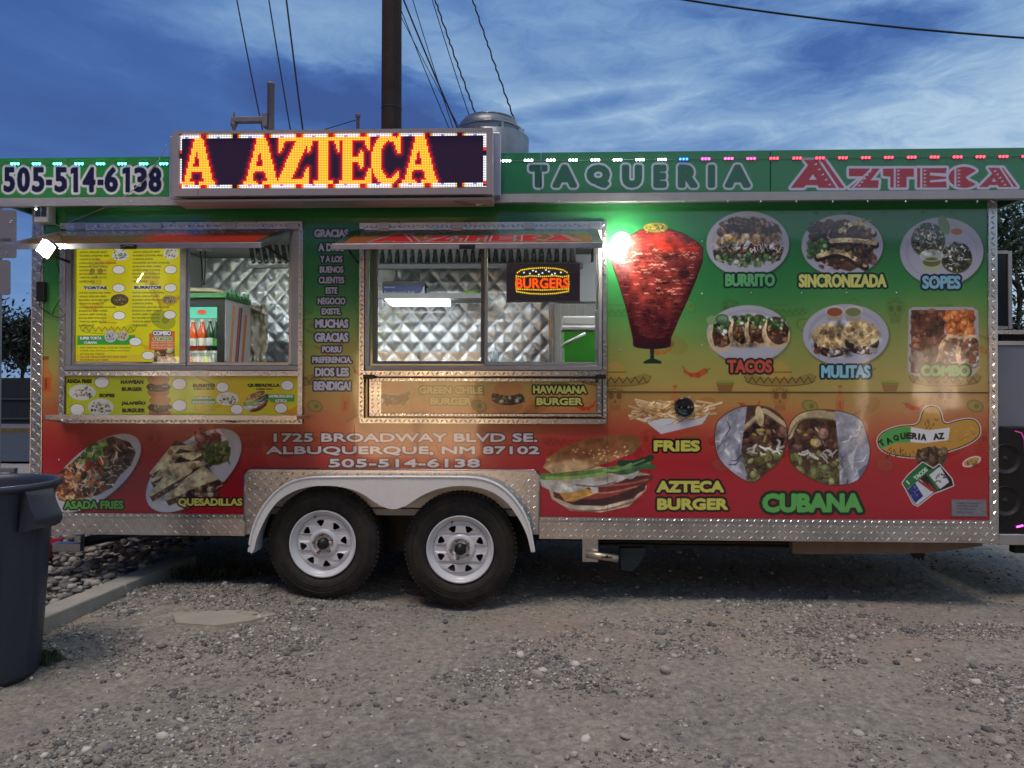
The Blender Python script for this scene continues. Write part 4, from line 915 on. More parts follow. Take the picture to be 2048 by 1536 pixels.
arch = [(x, z) for x, z in UV2([(512, 1104), (514, 1080), (522, 1052), (536, 1024), (556, 998), (584, 980), (612, 972), (640, 970), (930, 970), (960, 974), (988, 988), (1012, 1008), (1032, 1036), (1048, 1068), (1054, 1104)])]
plx0, plx1, plz = X(492, 1000), X(1077, 1000), P(780, 940).z
# side wall: a sheet with openings and a notch for the wheels
side = [(wx0, WB), (plx0, WB), (plx0, plz), (plx1, plz), (plx1, WB), (wx1, WB), (wx1, TOPZ), (wx0, TOPZ)]
uvw = lambda x, y, z: ((x-WX0)/(WX1-WX0), (z-WZ0)/(WZ1-WZ0))
MB().prism(side, 0.0, .045, [rect(LO), rect(RO_)]).make('side_wall', WRAP, TR, uvf=uvw)
m = MB(); m.box(XL, .05, BOT+.05, XL+.03, DEEP, TOPZ+.1); m.make('rear_wall', GREYP, TR)
m = MB(); m.box(XR-.03, .05, BOT+.05, XR, DEEP, TOPZ+.1); m.make('front_wall', GREYP, TR)
m = MB(); m.box(XL, DEEP, BOT+.05, XR, DEEP+.04, TOPZ+.1); m.make('far_wall', GREYP, TR)
m = MB(); m.box(XL+.03, .05, .53, XR-.03, DEEP, .57); m.make('floor_panel', mat('kitchen_floor', (150, 150, 148), .5), TR)
m = MB(); m.box(XL-.02, -.02, TOPZ+.12, XR+.02, DEEP+.06, TOPZ+.16); m.make('roof', ALUP, TR)
m = MB(); m.box(XL+.03, .05, TOPZ+.06, XR-.03, DEEP, TOPZ+.08); m.make('ceiling_lining', mat('ceiling_white', (206, 208, 208), .5), TR)
# header: a boxed fascia that overhangs both ends
hx0, hx1 = P(-26, 350, HY).x, P(2094, 350, HY).x
hzt, hzb = P(1024, 305.5, HY).z, P(1024, 387.5, HY).z
uvh = lambda x, y, z: ((x-HX0)/(HX1-HX0), (z-HZ0)/(HZ1-HZ0))
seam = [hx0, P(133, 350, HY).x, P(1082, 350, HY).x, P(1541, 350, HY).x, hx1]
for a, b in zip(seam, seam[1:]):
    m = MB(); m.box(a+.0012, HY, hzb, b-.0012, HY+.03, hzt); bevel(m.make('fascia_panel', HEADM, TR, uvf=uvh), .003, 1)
m = MB(); m.box(hx0, HY-.004, hzb-.052, hx1, HY+.02, hzb-.001); m.make('fascia_trim', ALUP, TR)
m = MB(); m.box(hx0, HY+.022, hzb-.03, hx1, 0.0, hzb-.012); m.box(hx0, 0.05, TOPZ+.03, XL-.002, DEEP, TOPZ+.05); m.box(XR+.002, .05, TOPZ+.03, hx1, DEEP, TOPZ+.05); m.make('soffit', mat('soffit_grey', (120, 122, 132), .5, .2), TR)
m = MB(); m.box(hx0, HY+.032, hzb-.01, hx0+.03, DEEP, hzt-.01); m.make('end_fascia', mat('end_fascia_green', (40, 110, 70), .3), TR)
m = MB(); m.box(hx1-.03, HY+.032, hzb-.01, hx1, DEEP, hzt-.01); m.make('end_fascia', MATS['end_fascia_green'], TR)
for k, u in enumerate((175, 262, 410, 520, 640, 760, 890, 1021, 1118, 1210, 1275, 1367, 1456, 1522, 1593, 1666, 1736, 1812, 1893, 1955)):
    p = P(u, 403, HY-.006); m = MB().lathe([(0, -.004), (.006, -.003), (.007, .0)], (p.x, HY-.004, p.z), 'y', 8); m.make('rivet', ALU, TR, smooth=True)
# wall rivets
for u, v in ((1404, 482), (1404, 587), (1502, 586), (1603, 586), (1693, 586), (1793, 586), (1240, 700), (1404, 690), (176, 905), (118, 920)):
    p = P(u, v); MB().lathe([(0, -.005), (.005, -.003), (.006, -.0005)], (p.x, 0, p.z), 'y', 8).make('rivet', ALU, TR, smooth=True)
# dark brown seam battens of the wall sheets
m = MB(); a, b = P(1214, 782), P(1975, 785); m.box(a.x, -.0035, b.z-.0025, b.x, -.0004, b.z+.0025); m.make('seam_strip', mat('seam_dark', (60, 50, 40), .5), TR)
dust(RUB, (18, 18, 19), (52, 47, 42))
m = MB(); a, b = P(708, 938), P(709, 850); m.box(a.x, -.0022, a.z, b.x, -.0004, b.z); m.make('seam_strip', MATS['seam_dark'], TR)
m = MB(); a, b = P(1215, 1030), P(1216, 404); m.box(a.x, -.0018, a.z, b.x, -.0004, b.z); m.make('seam_strip', MATS['seam_dark'], TR)
m = MB(); a, b = P(133, 448), P(134, 406); m.box(a.x, -.0018, a.z, b.x, -.0004, b.z); m.make('seam_strip', MATS['seam_dark'], TR)
# corner trims in tread plate
m = MB(); m.box(XL, -.008, BOT, wx0-.001, .04, TOPZ); m.box(XL-.006, -.004, BOT, XL-.0005, .07, TOPZ); bevel(m.make('corner_trim', PLATEM, TR), .004)
m = MB(); m.box(wx1+.001, -.008, BOT, XR, .04, TOPZ); bevel(m.make('corner_trim', PLATEM, TR), .004)
def relief(parent, mt, x0, z0, x1, z1, y, pitch=.037, inside=None, k=1.0, hk=1.0):
    o = MB().lugs(x0, z0, x1, z1, y, pitch, inside, k, hk).make('tread_relief', mt, parent); o['kind'] = 'stuff'; return o
relief(TR, PLATEM, XL+.004, BOT+.01, wx0-.004, TOPZ, -.0081, .032, None, 1.2, 1.5); relief(TR, PLATEM, wx1+.004, BOT+.01, XR-.004, TOPZ, -.0081, .032, None, 1.2, 1.5)
# wheel surround plate
ra = .03
sur = [(plx0, P(492, 1040).z), (plx0, plz-ra), (plx0+ra*.3, plz-ra*.3), (plx0+ra, plz), (plx1-ra, plz), (plx1-ra*.3, plz-ra*.3), (plx1, plz-ra), (plx1, P(1077, 1040).z)]
sur = [(plx0-.0, P(500, 1068).z)]+sur[1:7]+[(plx1, P(1070, 1068).z)]
am = [p for p in UV2([(507, 1068), (514, 1046), (530, 1014), (554, 986), (582, 970), (612, 963), (640, 961), (930, 961), (962, 965), (992, 976), (1018, 998), (1040, 1030), (1054, 1068)])]
MB().prism(sur+am[::-1], -.014, .03).make('wheel_surround', PLATEM, TR)
_pg = sur+am[::-1]
def _in(x, z):
    c = False
    for (x0, z0), (x1, z1) in zip(_pg, _pg[1:]+_pg[:1]):
        if (z0 > z) != (z1 > z) and x < (x1-x0)*(z-z0)/(z1-z0)+x0: c = not c
    return c
relief(TR, PLATEM, plx0+.01, P(500, 1068).z, plx1-.01, plz-.008, -.0141, .034, lambda x, z: _in(x, z) and _in(x+.012, z) and _in(x-.012, z) and _in(x, z+.01) and _in(x, z-.01))
for pts in ([(plx0-.004, P(495, 1040).z), (plx0-.004, plz-.03), (plx0+.028, plz+.004), (plx1-.028, plz+.004), (plx1+.004, plz-.03), (plx1+.004, P(1077, 1040).z)],):
    MB().tube([(x, -.016, z) for x, z in pts], .005, 6).make('edge_bead', ALU, TR, smooth=True)
# skirt and its angle trim, left and right of the wheels
def skirt(u0, u1):
    a, b = P(u0, 1040), P(u1, 1040)
    x0, x1 = a.x, b.x; m = MB(); m.box(x0, -.012, WB-.02-.112, x1, .03, WB-.021); bevel(m.make('skirt_panel', DULLPL, TR), .003)
    m = MB(); m.box(x0, -.018, WB-.02, x1, .0, WB+.004); m.make('angle_trim', PLATEM, TR); relief(TR, PLATEM, x0+.005, WB-.019, x1-.005, WB+.003, -.0181, .022); relief(TR, DULLPL, x0+.005, WB-.131, x1-.005, WB-.023, -.0121, .034, None, 1, .7)
skirt(70, 491); skirt(1078, 1990)
# fender
low = [(1062, 1104), (1054, 1068), (1034, 1030), (1010, 1000), (982, 982), (950, 973), (920, 971), (892, 974), (862, 982), (838, 994), (818, 1008), (802, 1016), (785, 1019), (768, 1015), (750, 1005), (730, 990), (708, 980), (680, 973), (650, 971), (618, 973), (590, 981), (562, 996), (540, 1020), (522, 1054), (512, 1080), (507, 1104), (502, 1106)]
FY = -.125
def smooth_open(p, n=2):
    for _ in range(n):
        q = [p[0]]
        for a_, b_ in zip(p, p[1:]): q += [(a_[0]*.75+b_[0]*.25, a_[1]*.75+b_[1]*.25), (a_[0]*.25+b_[0]*.75, a_[1]*.25+b_[1]*.75)]
        p = q+[p[-1]]
    return p
ff = smooth_open(ff, 2); low = smooth_open(low, 2)
MB().prism(UV2(ff+low, FY), FY, FY+.012).make('fender', WHT, TR)
fo = UV2(ff, FY); fi = UV2([(u*1.0+ (784-u)*.012, v+5) for u, v in ff], FY)
m = MB(); k = len(fo); vs = [(x, FY+.001, z) for x, z in fo]+[(x, .06, z) for x, z in fo]+[(x, FY+.001, z) for x, z in fi]+[(x, .06, z) for x, z in fi]
m.add(vs, [(i, i+1, i+1+k, i+k) for i in range(k-1)]+[(i+2*k, i+3*k, i+1+3*k, i+1+2*k) for i in range(k-1)]); m.make('fender_top', WHT, TR, smooth=True)
MB().tube([(x, FY+.002, z) for x, z in UV2(ff, FY)], .009, 8).make('fender_lip', WHT, TR, smooth=True)
# wheel box
m = MB(); a, b = P(500, 1104), P(1066, 955); m.box(a.x, .30, a.z-.05, b.x, .32, b.z); m.box(a.x-.02, .031, b.z-.02, b.x+.02, .3, b.z); m.box(a.x-.02, .05, a.z+.03, a.x-.005, .3, b.z-.021); m.box(b.x+.005, .05, a.z+.03, b.x+.02, .3, b.z-.021); m.make('wheel_well', DARK, TR)

def wheel(u, v, rot, WY=-.045, r=.350):
    p = P(u, v, WY); cx, cz = p.x, p.z
    w_ = thing('wheel', (cx, WY+.1, cz), None, None); w_.parent = TR; w_.location = Vector((cx, WY+.1, cz))-WL[TR.name]
    prof = [(.205, .03), (.215, .004), (.25, -.004), (.285, -.004), (.318, .006), (.337, .022), (.346, .036), (.350, .06), (.3505, .1), (.350, .15), (.346, .175), (.33, .19), (.26, .2), (.21, .19)]
    n = 96; MB().lathe([(a*r/.35, h) for a, h in prof], (cx, WY, cz), 'y', n).make('tyre', RUB, w_, smooth=True)
    m = MB()
    for k in range(72):                       # tread lugs on the shoulder
        t = 2*math.pi*k/72
        for (h0, h1, dt) in ((.028, .07, 0), (.08, .12, .5), (.13, .17, 0)):
            t0 = t+dt*.087; t1 = t0+.055; ri, ro = r-.008, r+.0045
            if h0 < .03: ri, ro = r-.02, r+.002
            vs = [(cx+rr*math.cos(q), WY+h, cz+rr*math.sin(q)) for rr in (ri, ro) for q in (t0, t1) for h in (h0, h1)]
            m.add(vs, [(4, 5, 7, 6), (0, 4, 6, 2), (1, 3, 7, 5), (0, 1, 5, 4), (2, 6, 7, 3)])
    o = m.make('tread', RUB, w_)
    m = MB()
    for rr in (.30, .262): m.lathe([(rr-.002, -.0045), (rr, -.0075), (rr+.002, -.0045)], (cx, WY, cz), 'y', 64)
    m.make('sidewall_ring', RUB, w_, smooth=True)
    # rim: barrel lip, dish with eight windows, hub
    MB().lathe([(.208, .012), (.209, -.004), (.202, -.006), (.196, .0), (.190, .012), (.182, .018), (.172, .030), (.169, .05), (.166, .15)], (cx, WY, cz), 'y', 64).make('rim', RIMM, w_, smooth=True)
    out = [(.169*math.cos(t), .169*math.sin(t)) for t in np.linspace(0, 2*math.pi, 64, endpoint=False)]
    holes = []
    for k in range(8):
        t = rot+k*math.pi/4; h = []
        for rr, dt in ((.108, -.05), (.113, -.085), (.133, -.165), (.141, -.175), (.146, -.14), (.148, 0), (.146, .14), (.141, .175), (.133, .165), (.113, .085), (.108, .05)): h.append((rr*math.cos(t+dt), rr*math.sin(t+dt)))
        holes.append(h)
    mm = MB().prism(out, 0, .006, holes)
    vs = []
    for x, y, z in mm.v:
        rr = math.hypot(x, z); dish = .034 if rr > .15 else .026+.0*(rr)
        vs.append((cx+x, WY+y+.022+(.012 if rr > .155 else 0), cz+z))
    mk('spoke_disc', vs, mm.f, RIMM, w_)
    MB().lathe([(.092, .028), (.088, .016), (.070, .010), (.062, .012), (.046, .030), (.040, .036)], (cx, WY, cz), 'y', 48).make('hub_plate', RIMM, w_, smooth=True)
    MB().lathe([(.036, .036), (.036, .0), (.033, -.008), (.027, -.010), (.024, -.022), (.016, -.026), (0, -.027)], (cx, WY, cz), 'y', 32).make('hub_cap', BLK, w_, smooth=True)
    for k in range(5):
        t = rot+.3+k*2*math.pi/5; q = (cx+.058*math.cos(t), WY+.014, cz+.058*math.sin(t))
        MB().lathe([(.0105, .0), (.0105, -.016), (.006, -.020), (0, -.020)], q, 'y', 6).make('lug_nut', mat('rusty_steel', (120, 98, 84), .5, .8, var=.3, vs=30), w_)
    t = math.pi/2+.3; MB().tube([(cx+.178*math.cos(t), WY+.03, cz+.178*math.sin(t)), (cx+.172*math.cos(t), WY-.004, cz+.172*math.sin(t))], .0045, 6).make('valve', BLK, w_)
    m = MB(); m.tube([(cx-.02, WY+.2, cz), (cx-.02, WY+.45, cz)], .05, 10)
    m.make('axle_stub', DARK, w_)
    return p
wa = wheel(645, 1088, .15); wb = wheel(920, 1099, .38)
MB().tube([(wa.x, .3, wa.z), (wa.x, 2.2, wa.z)], .035, 8).tube([(wb.x, .3, wb.z), (wb.x, 2.2, wb.z)], .035, 8).make('axle', DARK, TR)
for wp in (wa, wb):   # far side wheels
    MB().lathe([(.2, .0), (.32, .0), (.345, .03), (.345, .17), (.32, .2), (.2, .2)], (wp.x, DEEP-.25, wp.z), 'y', 40).make('far_wheel', RUB, TR, smooth=True)
# chassis
m = MB(); zc = Zf(1092)
m.box(X(150), .28, zc-.02, X(1960), .33, .50); m.box(X(150), 2.05, zc-.02, X(1960), 2.1, .50)
for u in range(200, 1960, 130): m.box(X(u), .34, .40, X(u)+.05, 2.04, .49)
m.make('chassis_rail', DARK, TR)
def sub(name, u0, v0_, u1, v1, y0, y1, mt, bev=0): 
    m = MB(); pbox(m, u0, v0_, u1, v1, y0, y1); o = m.make(name, mt, TR); return bevel(o, bev) if bev else o
TANB = mat('tan_primer_steel', (120, 102, 86), .55, var=.2, vs=10)
a, b = P(1585, 1080, .1), P(1965, 1108, .1)
MB().prism(UV2([(1585, 1077), (1585, 1107), (1630, 1108), (1860, 1106), (1965, 1092), (1965, 1084)], .1), .1, .16).make('frame_cover', TANB, TR)
sub('step_rail', 1196, 1088, 1590, 1096, .22, .26, DARK); sub('step_rail', 1196, 1076, 1590, 1082, .22, .26, DARK)
sub('tank_side', 1200, 1074, 1585, 1094, .5, .9, mat('grey_tank', (60, 58, 56), .6, var=.2))
sub('jack_bracket', 1165, 1070, 1196, 1124, .02, .05, PLATEM)
p, q = P(1172, 1108, -.02), P(1236, 1118, -.02)
MB().tube([p, (p+q)/2, q], .022, 14).make('stabiliser_leg', mat('zinc_tube', (176, 164, 150), .35, .7, var=.15), TR, smooth=True)
p = P(1214, 1114, -.045); MB().lathe([(0, -.002), (.009, -.002), (.01, .003)], (p.x, p.y, p.z), 'y', 12).make('leg_bolt', DARK, TR)
p = P(1214, 1114, -.044); MB().box(p.x-.034, p.y-.001, p.z-.004, p.x+.034, p.y+.002, p.z+.003).make('leg_slot', DARK, TR)
MB().prism(UV2([(1240, 1096), (1291, 1096), (1288, 1112), (1278, 1130), (1262, 1143), (1243, 1140)], .3), .3, .36).make('mud_flap', mat('blue_grey_rubber', (44, 66, 86), .6, var=.2), TR)
# hanging clips
MB().prism(UV2([(1822, 1106), (1850, 1106), (1848, 1122), (1843, 1112), (1838, 1120), (1834, 1110), (1830, 1118)], .2), .2, .22).make('hose_clip', DARK, TR)
# rear step
STP = thing('folding_step', P(130, 1090, .25), 'galvanised square tube step tucked under the trailer rear, beside the trash can', 'step')
for (u0, v0_, u1, v1) in ((104, 1086, 160, 1104), (148, 1070, 161, 1086)):
    m = MB(); pbox(m, u0, v0_, u1, v1, .22, .27); bevel(m.make('step_tube', ALU, STP), .004)
m = MB(); a = P(161, 1086, .27); b = P(265, 1070, 1.4); m.tube([(a.x, .30, a.z), (b.x, 1.4, b.z+.02)], .035, 4); m.make('step_arm', DARK, STP)
JK = thing('jack_stand', P(86, 1128, .5), 'red steel jack stand with green foot under the rear trailer corner', 'jack stand')
RED = mat('red_enamel', (176, 24, 30), .35, var=.2, coat=.3); GRN = mat('green_enamel', (36, 84, 66), .4, var=.2)
a = P(88, 1100, .5); MB().prism(UV2([(74, 1082), (80, 1076), (98, 1076), (98, 1118), (80, 1118), (80, 1104), (72, 1104)], .5), .46, .54).make('column', RED, JK)
MB().prism(UV2([(98, 1078), (126, 1076), (122, 1084), (106, 1088), (98, 1094)], .5), .48, .52).make('side_arm', RED, JK)
gz = G(88, 1128, 0).z; MB().box(P(80, 1118, .5).x, .45, 0.02, P(98, 1118, .5).x, .55, P(80, 1119, .5).z).make('foot', GRN, JK)

# ---- windows
def window(u0, v0_, u1, v1, div, name_side, vb=742):
    F_ = ALUP
    W = thing('service_window', P((u0+u1)/2, (v0_+v1)/2), None, None); W.parent = TR; W.location = WL[W.name]-WL[TR.name]
    return W
def frame_bars(name, rects, mt, parent, y0, y1, bev=.0):
    for r_ in rects:
        m = MB(); pbox(m, *r_, y0, y1); o = m.make(name, mt, parent)
        if bev and mt is not PLATEM: bevel(o, bev, 1)
WL_L = window(128, 452, 600, 742, 366, 'l'); WL_R = window(730, 452, 1205, 742, 970, 'r')
frame_bars('frame', ((128, 462, 141, 731), (583, 462, 600, 731), (128, 731, 600, 741), (128, 452, 600, 462)), ALUP, WL_L, -.022, .05, .003)
frame_bars('sash_frame', ((141, 462, 147, 726), (360, 462, 371, 726), (141, 726, 371, 731)), ALU, WL_L, -.012, .02, .002)
frame_bars('sash_frame', ((371.5, 462, 375, 728), (578, 462, 583, 728), (371.5, 724, 578, 731)), ALU, WL_L, .0, .03, .002)
m = MB(); pbox(m, 147, 462, 360, 726, .006, .008); m.make('pane', GLASS, WL_L)
m = MB(); pbox(m, 375, 462, 578, 724, .014, .016); m.make('pane', GLASS, WL_L)
frame_bars('frame', ((730, 462, 738, 731), (1196, 462, 1205, 731), (730, 731, 1205, 741), (730, 452, 1205, 462)), ALUP, WL_R, -.022, .05, .003)
DSH = mat('darker_aluminium', (96, 98, 104), .45, .4, var=.1)  # darker grey for the left sash of the right window
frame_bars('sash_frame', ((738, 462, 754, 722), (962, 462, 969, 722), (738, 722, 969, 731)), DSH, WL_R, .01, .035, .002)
frame_bars('sash_frame', ((969.5, 462, 975, 724), (1192, 462, 1196, 724), (969.5, 724, 1196, 731)), ALUP, WL_R, -.010, .009, .002)
m = MB(); pbox(m, 754, 462, 962, 722, .02, .022); m.make('pane', GLASS, WL_R)
m = MB(); pbox(m, 975, 462, 1192, 724, -.002, .0); m.make('pane', GLASS, WL_R)
m = MB(); pbox(m, 1190, 620, 1196, 700, -.03, -.011); bevel(m.make('pull_handle', ALU, WL_R), .003)
# tread plate surrounds
for (W, u0, u1) in ((WL_L, 120, 604), (WL_R, 719, 1213)):
    frame_bars('surround_bar', ((u0, 458, u0+8, 836), (u1-7, 458, u1, 836), (u0, 446, u1, 458)), PLATEM, W, -.028, -.0005, .003)
    frame_bars('surround_bar', ((u0, 836.5, u1, 848),), PLATEM, W, -.03, -.0005, .003)
    frame_bars('sill_bar', ((u0+8.5, 742, u1-7.5, 752),), PLATEM, W, -.034, -.0005, .004)
    for (a0, b0, a1, b1, yy_) in ((u0, 458, u0+8, 836, -.0281), (u1-7, 458, u1, 836, -.0281), (u0, 446, u1, 458, -.0281), (u0, 836.5, u1, 848, -.0301), (u0+8.5, 742, u1-7.5, 752, -.0341)):
        p_, q_ = P(a0, b1, yy_), P(a1, b0, yy_); relief(W, PLATEM, p_.x+.002, p_.z+.002, q_.x-.002, q_.z-.002, yy_, .029, None, 1.25, 1.5)
    for u in ((u0+30, u0+180, u0+330, u0+455) if u0 < 400 else (u0+38, u0+185, u0+330, u0+460)):
        m = MB(); pbox(m, u, 445, u+21, 459, -.036, -.0285); m.tube([P(u, 459, -.036), P(u+21, 459, -.036)], .005, 6); m.make('hinge', ALU, W)
def awning(u0, u1, img, W, sl, sr, ym=-.43):
    """tread plate flap hanging out over the window; its printed face is outward"""
    a, b = P(u0, 459, -.03), P(u1, 459, -.03); c, d = P(sl, 489, ym), P(sr, 489, ym)
    zc = (c.z+d.z)/2; za = (a.z+b.z)/2
    n = Vector((0, (zc-za), -(ym+.03))).normalized()
    def q(s, t, h=0): 
        x0 = a.x+(c.x-a.x)*t; x1 = b.x+(d.x-b.x)*t
        y = -.03+(ym+.03)*t; z = za+(zc-za)*t
        return (x0+(x1-x0)*s, y, z+h)
    fr = .035
    inner = MB().add([q(fr, .16, .003), q(1-fr, .16, .003), q(1-fr, .93, .003), q(fr, .93, .003)], [(0, 3, 2, 1)])
    vs = inner.v; x0, x1 = vs[0][0], vs[1][0]
    uvl = {}
    me = mk('printed_face', vs, [(0, 3, 2, 1)], img, W)
    uv = me.data.uv_layers.new(name='UVMap'); T_ = {0: (0, 1), 1: (1, 1), 2: (1, 0), 3: (0, 0)}
    for l in me.data.loops: uv.data[l.index].uv = T_[l.vertex_index]
    top = [q(0, 0), q(1, 0), q(1, 1), q(0, 1)]; bot = [q(0, 0, -.022), q(1, 0, -.022), q(1, 1, -.022), q(0, 1, -.022)]
    mk('awning_panel', top+bot, [(3, 2, 1, 0), (4, 5, 6, 7), (0, 1, 5, 4), (1, 2, 6, 5), (2, 3, 7, 6), (3, 0, 4, 7)], PLATEX, W)
    y = ym; m = MB(); m.box(c.x, ym-.012, zc-.026, d.x, ym-.001, zc+.006); bevel(m.make('awning_lip', plate_mat('lip_plate', (.34, .33, .36), .35), W), .002)
    m = MB(); x = (c.x+d.x)/2; m.box(x-.04, ym-.02, zc-.03, x+.05, ym-.0125, zc-.004); m.tube([(x-.03, ym-.02, zc-.02), (x, ym-.034, zc-.012), (x+.035, ym-.02, zc-.016)], .004, 6); m.make('latch', BLK, W)
    for s in (.03, .97):
        p1 = Vector(q(s, .75, -.024)); p0 = Vector((b.x-.03 if s > .5 else a.x+.03, -.02, za-.20))
        m = MB().tube([p0, (p0+p1)/2, p1], .007, 8, radii=[.009, .0075, .0045]); m.make('gas_strut', BLK, W, smooth=True)
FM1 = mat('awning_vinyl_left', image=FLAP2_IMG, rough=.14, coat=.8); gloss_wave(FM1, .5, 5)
FM2 = mat('awning_vinyl_right', image=FLAP_IMG, rough=.25, coat=.4)
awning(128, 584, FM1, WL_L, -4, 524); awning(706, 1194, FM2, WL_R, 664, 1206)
# menu strip below left window, its shelf, and folded hatch below right window
uvs = lambda x, y, z: ((x-P(127, 790).x)/(P(603, 790).x-P(127, 790).x), (z-P(360, 836).z)/(P(360, 746).z-P(360, 836).z))
STM = mat('menu_strip_vinyl', image=STRIP_IMG, rough=.25, coat=.4)
MSB = thing('menu_strip_board', P(365, 832, -.02), 'long yellow menu strip of burgers, sopes and quesadillas under the left window', 'menu board')
m = MB(); pbox(m, 132, 752.5, 596, 830, -.020, -.006); m.make('board', STM, MSB, uvf=uvs)
m = MB(); pbox(m, 128, 753, 131.5, 830, -.024, -.004); m.make('board_edge', mat('brown_edge', (92, 60, 36), .6), MSB)
SH = thing('serving_shelf', P(345, 836, -.02), 'bare tread plate serving shelf folded out below the left window', 'shelf')
a, b = P(92, 833, -.27), P(594, 833, -.27); m = MB(); m.box(a.x, -.27, a.z-.014, b.x, -.032, a.z+.006); bevel(m.make('shelf_top', PLATEX, SH), .003)
m = MB(); m.box(a.x, -.274, a.z-.018, b.x, -.2705, a.z+.010); m.make('shelf_lip', PLATEM, SH)
for u in (128, 470):
    p = P(u, 838, -.03); MB().tube([(p.x, -.031, p.z-.02), (p.x, -.22, a.z-.016)], .006, 6).make('shelf_bracket', ALU, SH)
p = P(118, 835, -.25); q = P(126, 770, -.03); MB().tube([q, (p+q)/2+Vector((0, 0, -.02)), p], .0018, 5).make('shelf_cable', ALU, SH)
HM = mat('hatch_vinyl', image=HATCH_IMG, rough=.16, coat=.7); gloss_wave(HM, .4, 3)
uvq = lambda x, y, z: ((x-P(758, 790).x)/(P(1198, 790).x-P(758, 790).x), (z-P(978, 831).z)/(P(978, 759).z-P(978, 831).z))
m = MB(); pbox(m, 763, 763.5, 1193, 826.5, -.040, -.01); m.make('hatch_print_panel', HM, WL_R, uvf=uvq)
frame_bars('hatch_rim', ((739, 757, 1203, 763), (739, 827, 1203, 833), (739, 763.5, 762.5, 826.5), (1193.5, 763.5, 1203, 826.5)), PLATEM, WL_R, -.044, -.01, .003)
for (a0, b0, a1, b1) in ((739, 757, 1203, 763), (739, 827, 1203, 833), (739, 763.5, 762.5, 826.5), (1193.5, 763.5, 1203, 826.5)):
    p_, q_ = P(a0, b1, -.0441), P(a1, b0, -.0441); relief(WL_R, PLATEM, p_.x+.001, p_.z+.001, q_.x-.001, q_.z-.001, -.0441, .024, None, 1.2, 1.5)
frame_bars('hatch_gap', ((735, 753.5, 1206.5, 756.5), (735, 833.5, 1206.5, 836), (735, 757, 738.5, 833), (1203.5, 757, 1206.5, 833)), BLK, WL_R, -.018, -.001)
for u in (726, 1190):
    m = MB(); pbox(m, u, 749, u+22, 758, -.052, -.0445); m.tube([P(u+4, 756, -.056), P(u+4, 765, -.056)], .007, 8); m.make('hatch_latch', BLK, WL_R)
# yellow round-cornered notice low on the right
m = MB(); pbox(m, 1903, 999, 1973, 1033, -.004, -.0005); m.make('notice_plate', mat('foil_notice', (150, 150, 162), .25, .6, var=.15, vs=30), TR)
for k in range(4):
    m = MB(); pbox(m, 1914, 1005+k*6, 1962-k*5, 1007+k*6, -.0052, -.0042); m.make('notice_line', mat('notice_ink', (90, 90, 104), .5), TR)
# round black power inlet in the fries picture
p = P(1368, 814); MB().lathe([(0, -.020), (.040, -.020), (.044, -.024), (.055, -.026), (.060, -.018), (.060, -.0005)], (p.x, 0, p.z), 'y', 40).make('vent_cap', mat('glossy_black', (12, 14, 24), .18, coat=.5), TR, smooth=True)
m = MB().lathe([(.026, -.0205), (.027, -.0235), (.029, -.0205)], (p.x, 0, p.z), 'y', 32); m.make('vent_ring', BLK, TR, smooth=True)
# roof pieces
FANM = mat('dull_fan_aluminium', (120, 124, 132), .42, .7, var=.25, vs=6, bump=.3)
RV = thing('exhaust_fan', P(990, 300, 1.2), 'round spun-aluminium exhaust fan on the roof right of the LED sign', 'roof fan')
p0 = P(985, 300, 1.15); k = 1479/5.75; rr = 72/k; bz = P(985, 316, 1.15).z; vz = lambda v: P(985, v, 1.15).z
MB().lathe([(rr, bz-.12), (rr*1.02, vz(280)), (rr*.97, vz(277)), (rr*.95, vz(276))], (p0.x, 1.15, 0), 'z', 48).make('fan_base', FANM, RV, smooth=True)
MB().lathe([(rr*.86, vz(277)), (rr*.86, vz(258)), (rr*.80, vz(250)), (rr*.66, vz(240)), (rr*.5, vz(236)), (0, vz(235))], (p0.x-.03, 1.15, 0), 'z', 48).make('fan_dome', FANM, RV, smooth=True)
for v in (279, 262, 243): MB().lathe([((rr*.97 if v > 270 else rr*(.86 if v > 250 else .7)), vz(v)-.006), ((rr*.97 if v > 270 else rr*(.86 if v > 250 else .7))+.012, vz(v)), ((rr*.97 if v > 270 else rr*(.86 if v > 250 else .7)), vz(v)+.006)], (p0.x-.02, 1.15, 0), 'z', 48).make('fan_band', STEEL, RV, smooth=True)
for t in (-1.2, -.3): MB().box(p0.x+rr*.9*math.cos(t)-.008, 1.15+rr*.9*math.sin(t)-.01, vz(278), p0.x+rr*.9*math.cos(t)+.008, 1.15+rr*.9*math.sin(t)+.01, vz(266)).make('fan_clip', STEEL, RV)
VP = thing('vent_pipe', P(541, 300, 1.6), 'tall grey roof pipe with a side arm left of the utility pole', 'pipe')
GP = mat('weathered_grey_pipe', (118, 112, 118), .55, .3, var=.15)
a = P(542, 166, 1.6); MB().lathe([(.030, P(542, 320, 1.6).z), (.030, a.z-.02), (.034, a.z-.018), (.034, a.z), (0, a.z+.004)], (a.x, 1.6, 0), 'z', 20).make('pipe', GP, VP, smooth=True)
m = MB(); pbox(m, 462, 233, 528, 243, 1.57, 1.63); bevel(m.make('arm', GP, VP), .006)
m = MB(); pbox(m, 524, 226, 534, 252, 1.56, 1.64); m.make('arm_clamp', GP, VP)
a = P(468, 243, 1.6); MB().lathe([(.0, 0), (.028, 0), (.03, -.035), (.018, -.05), (.012, -.09)], (a.x, 1.6, a.z), 'z', 16).make('drop_fitting', GP, VP, smooth=True)
a = P(468, 233, 1.6); MB().lathe([(.008, 0), (.010, .03), (.006, .05), (0, .055)], (a.x, 1.6, a.z), 'z', 12).make('top_knob', GP, VP, smooth=True)
VS = thing('short_roof_pipe', P(716, 300, 1.7), 'short thin grey roof pipe with a stay wire left of the utility pole', 'pipe')
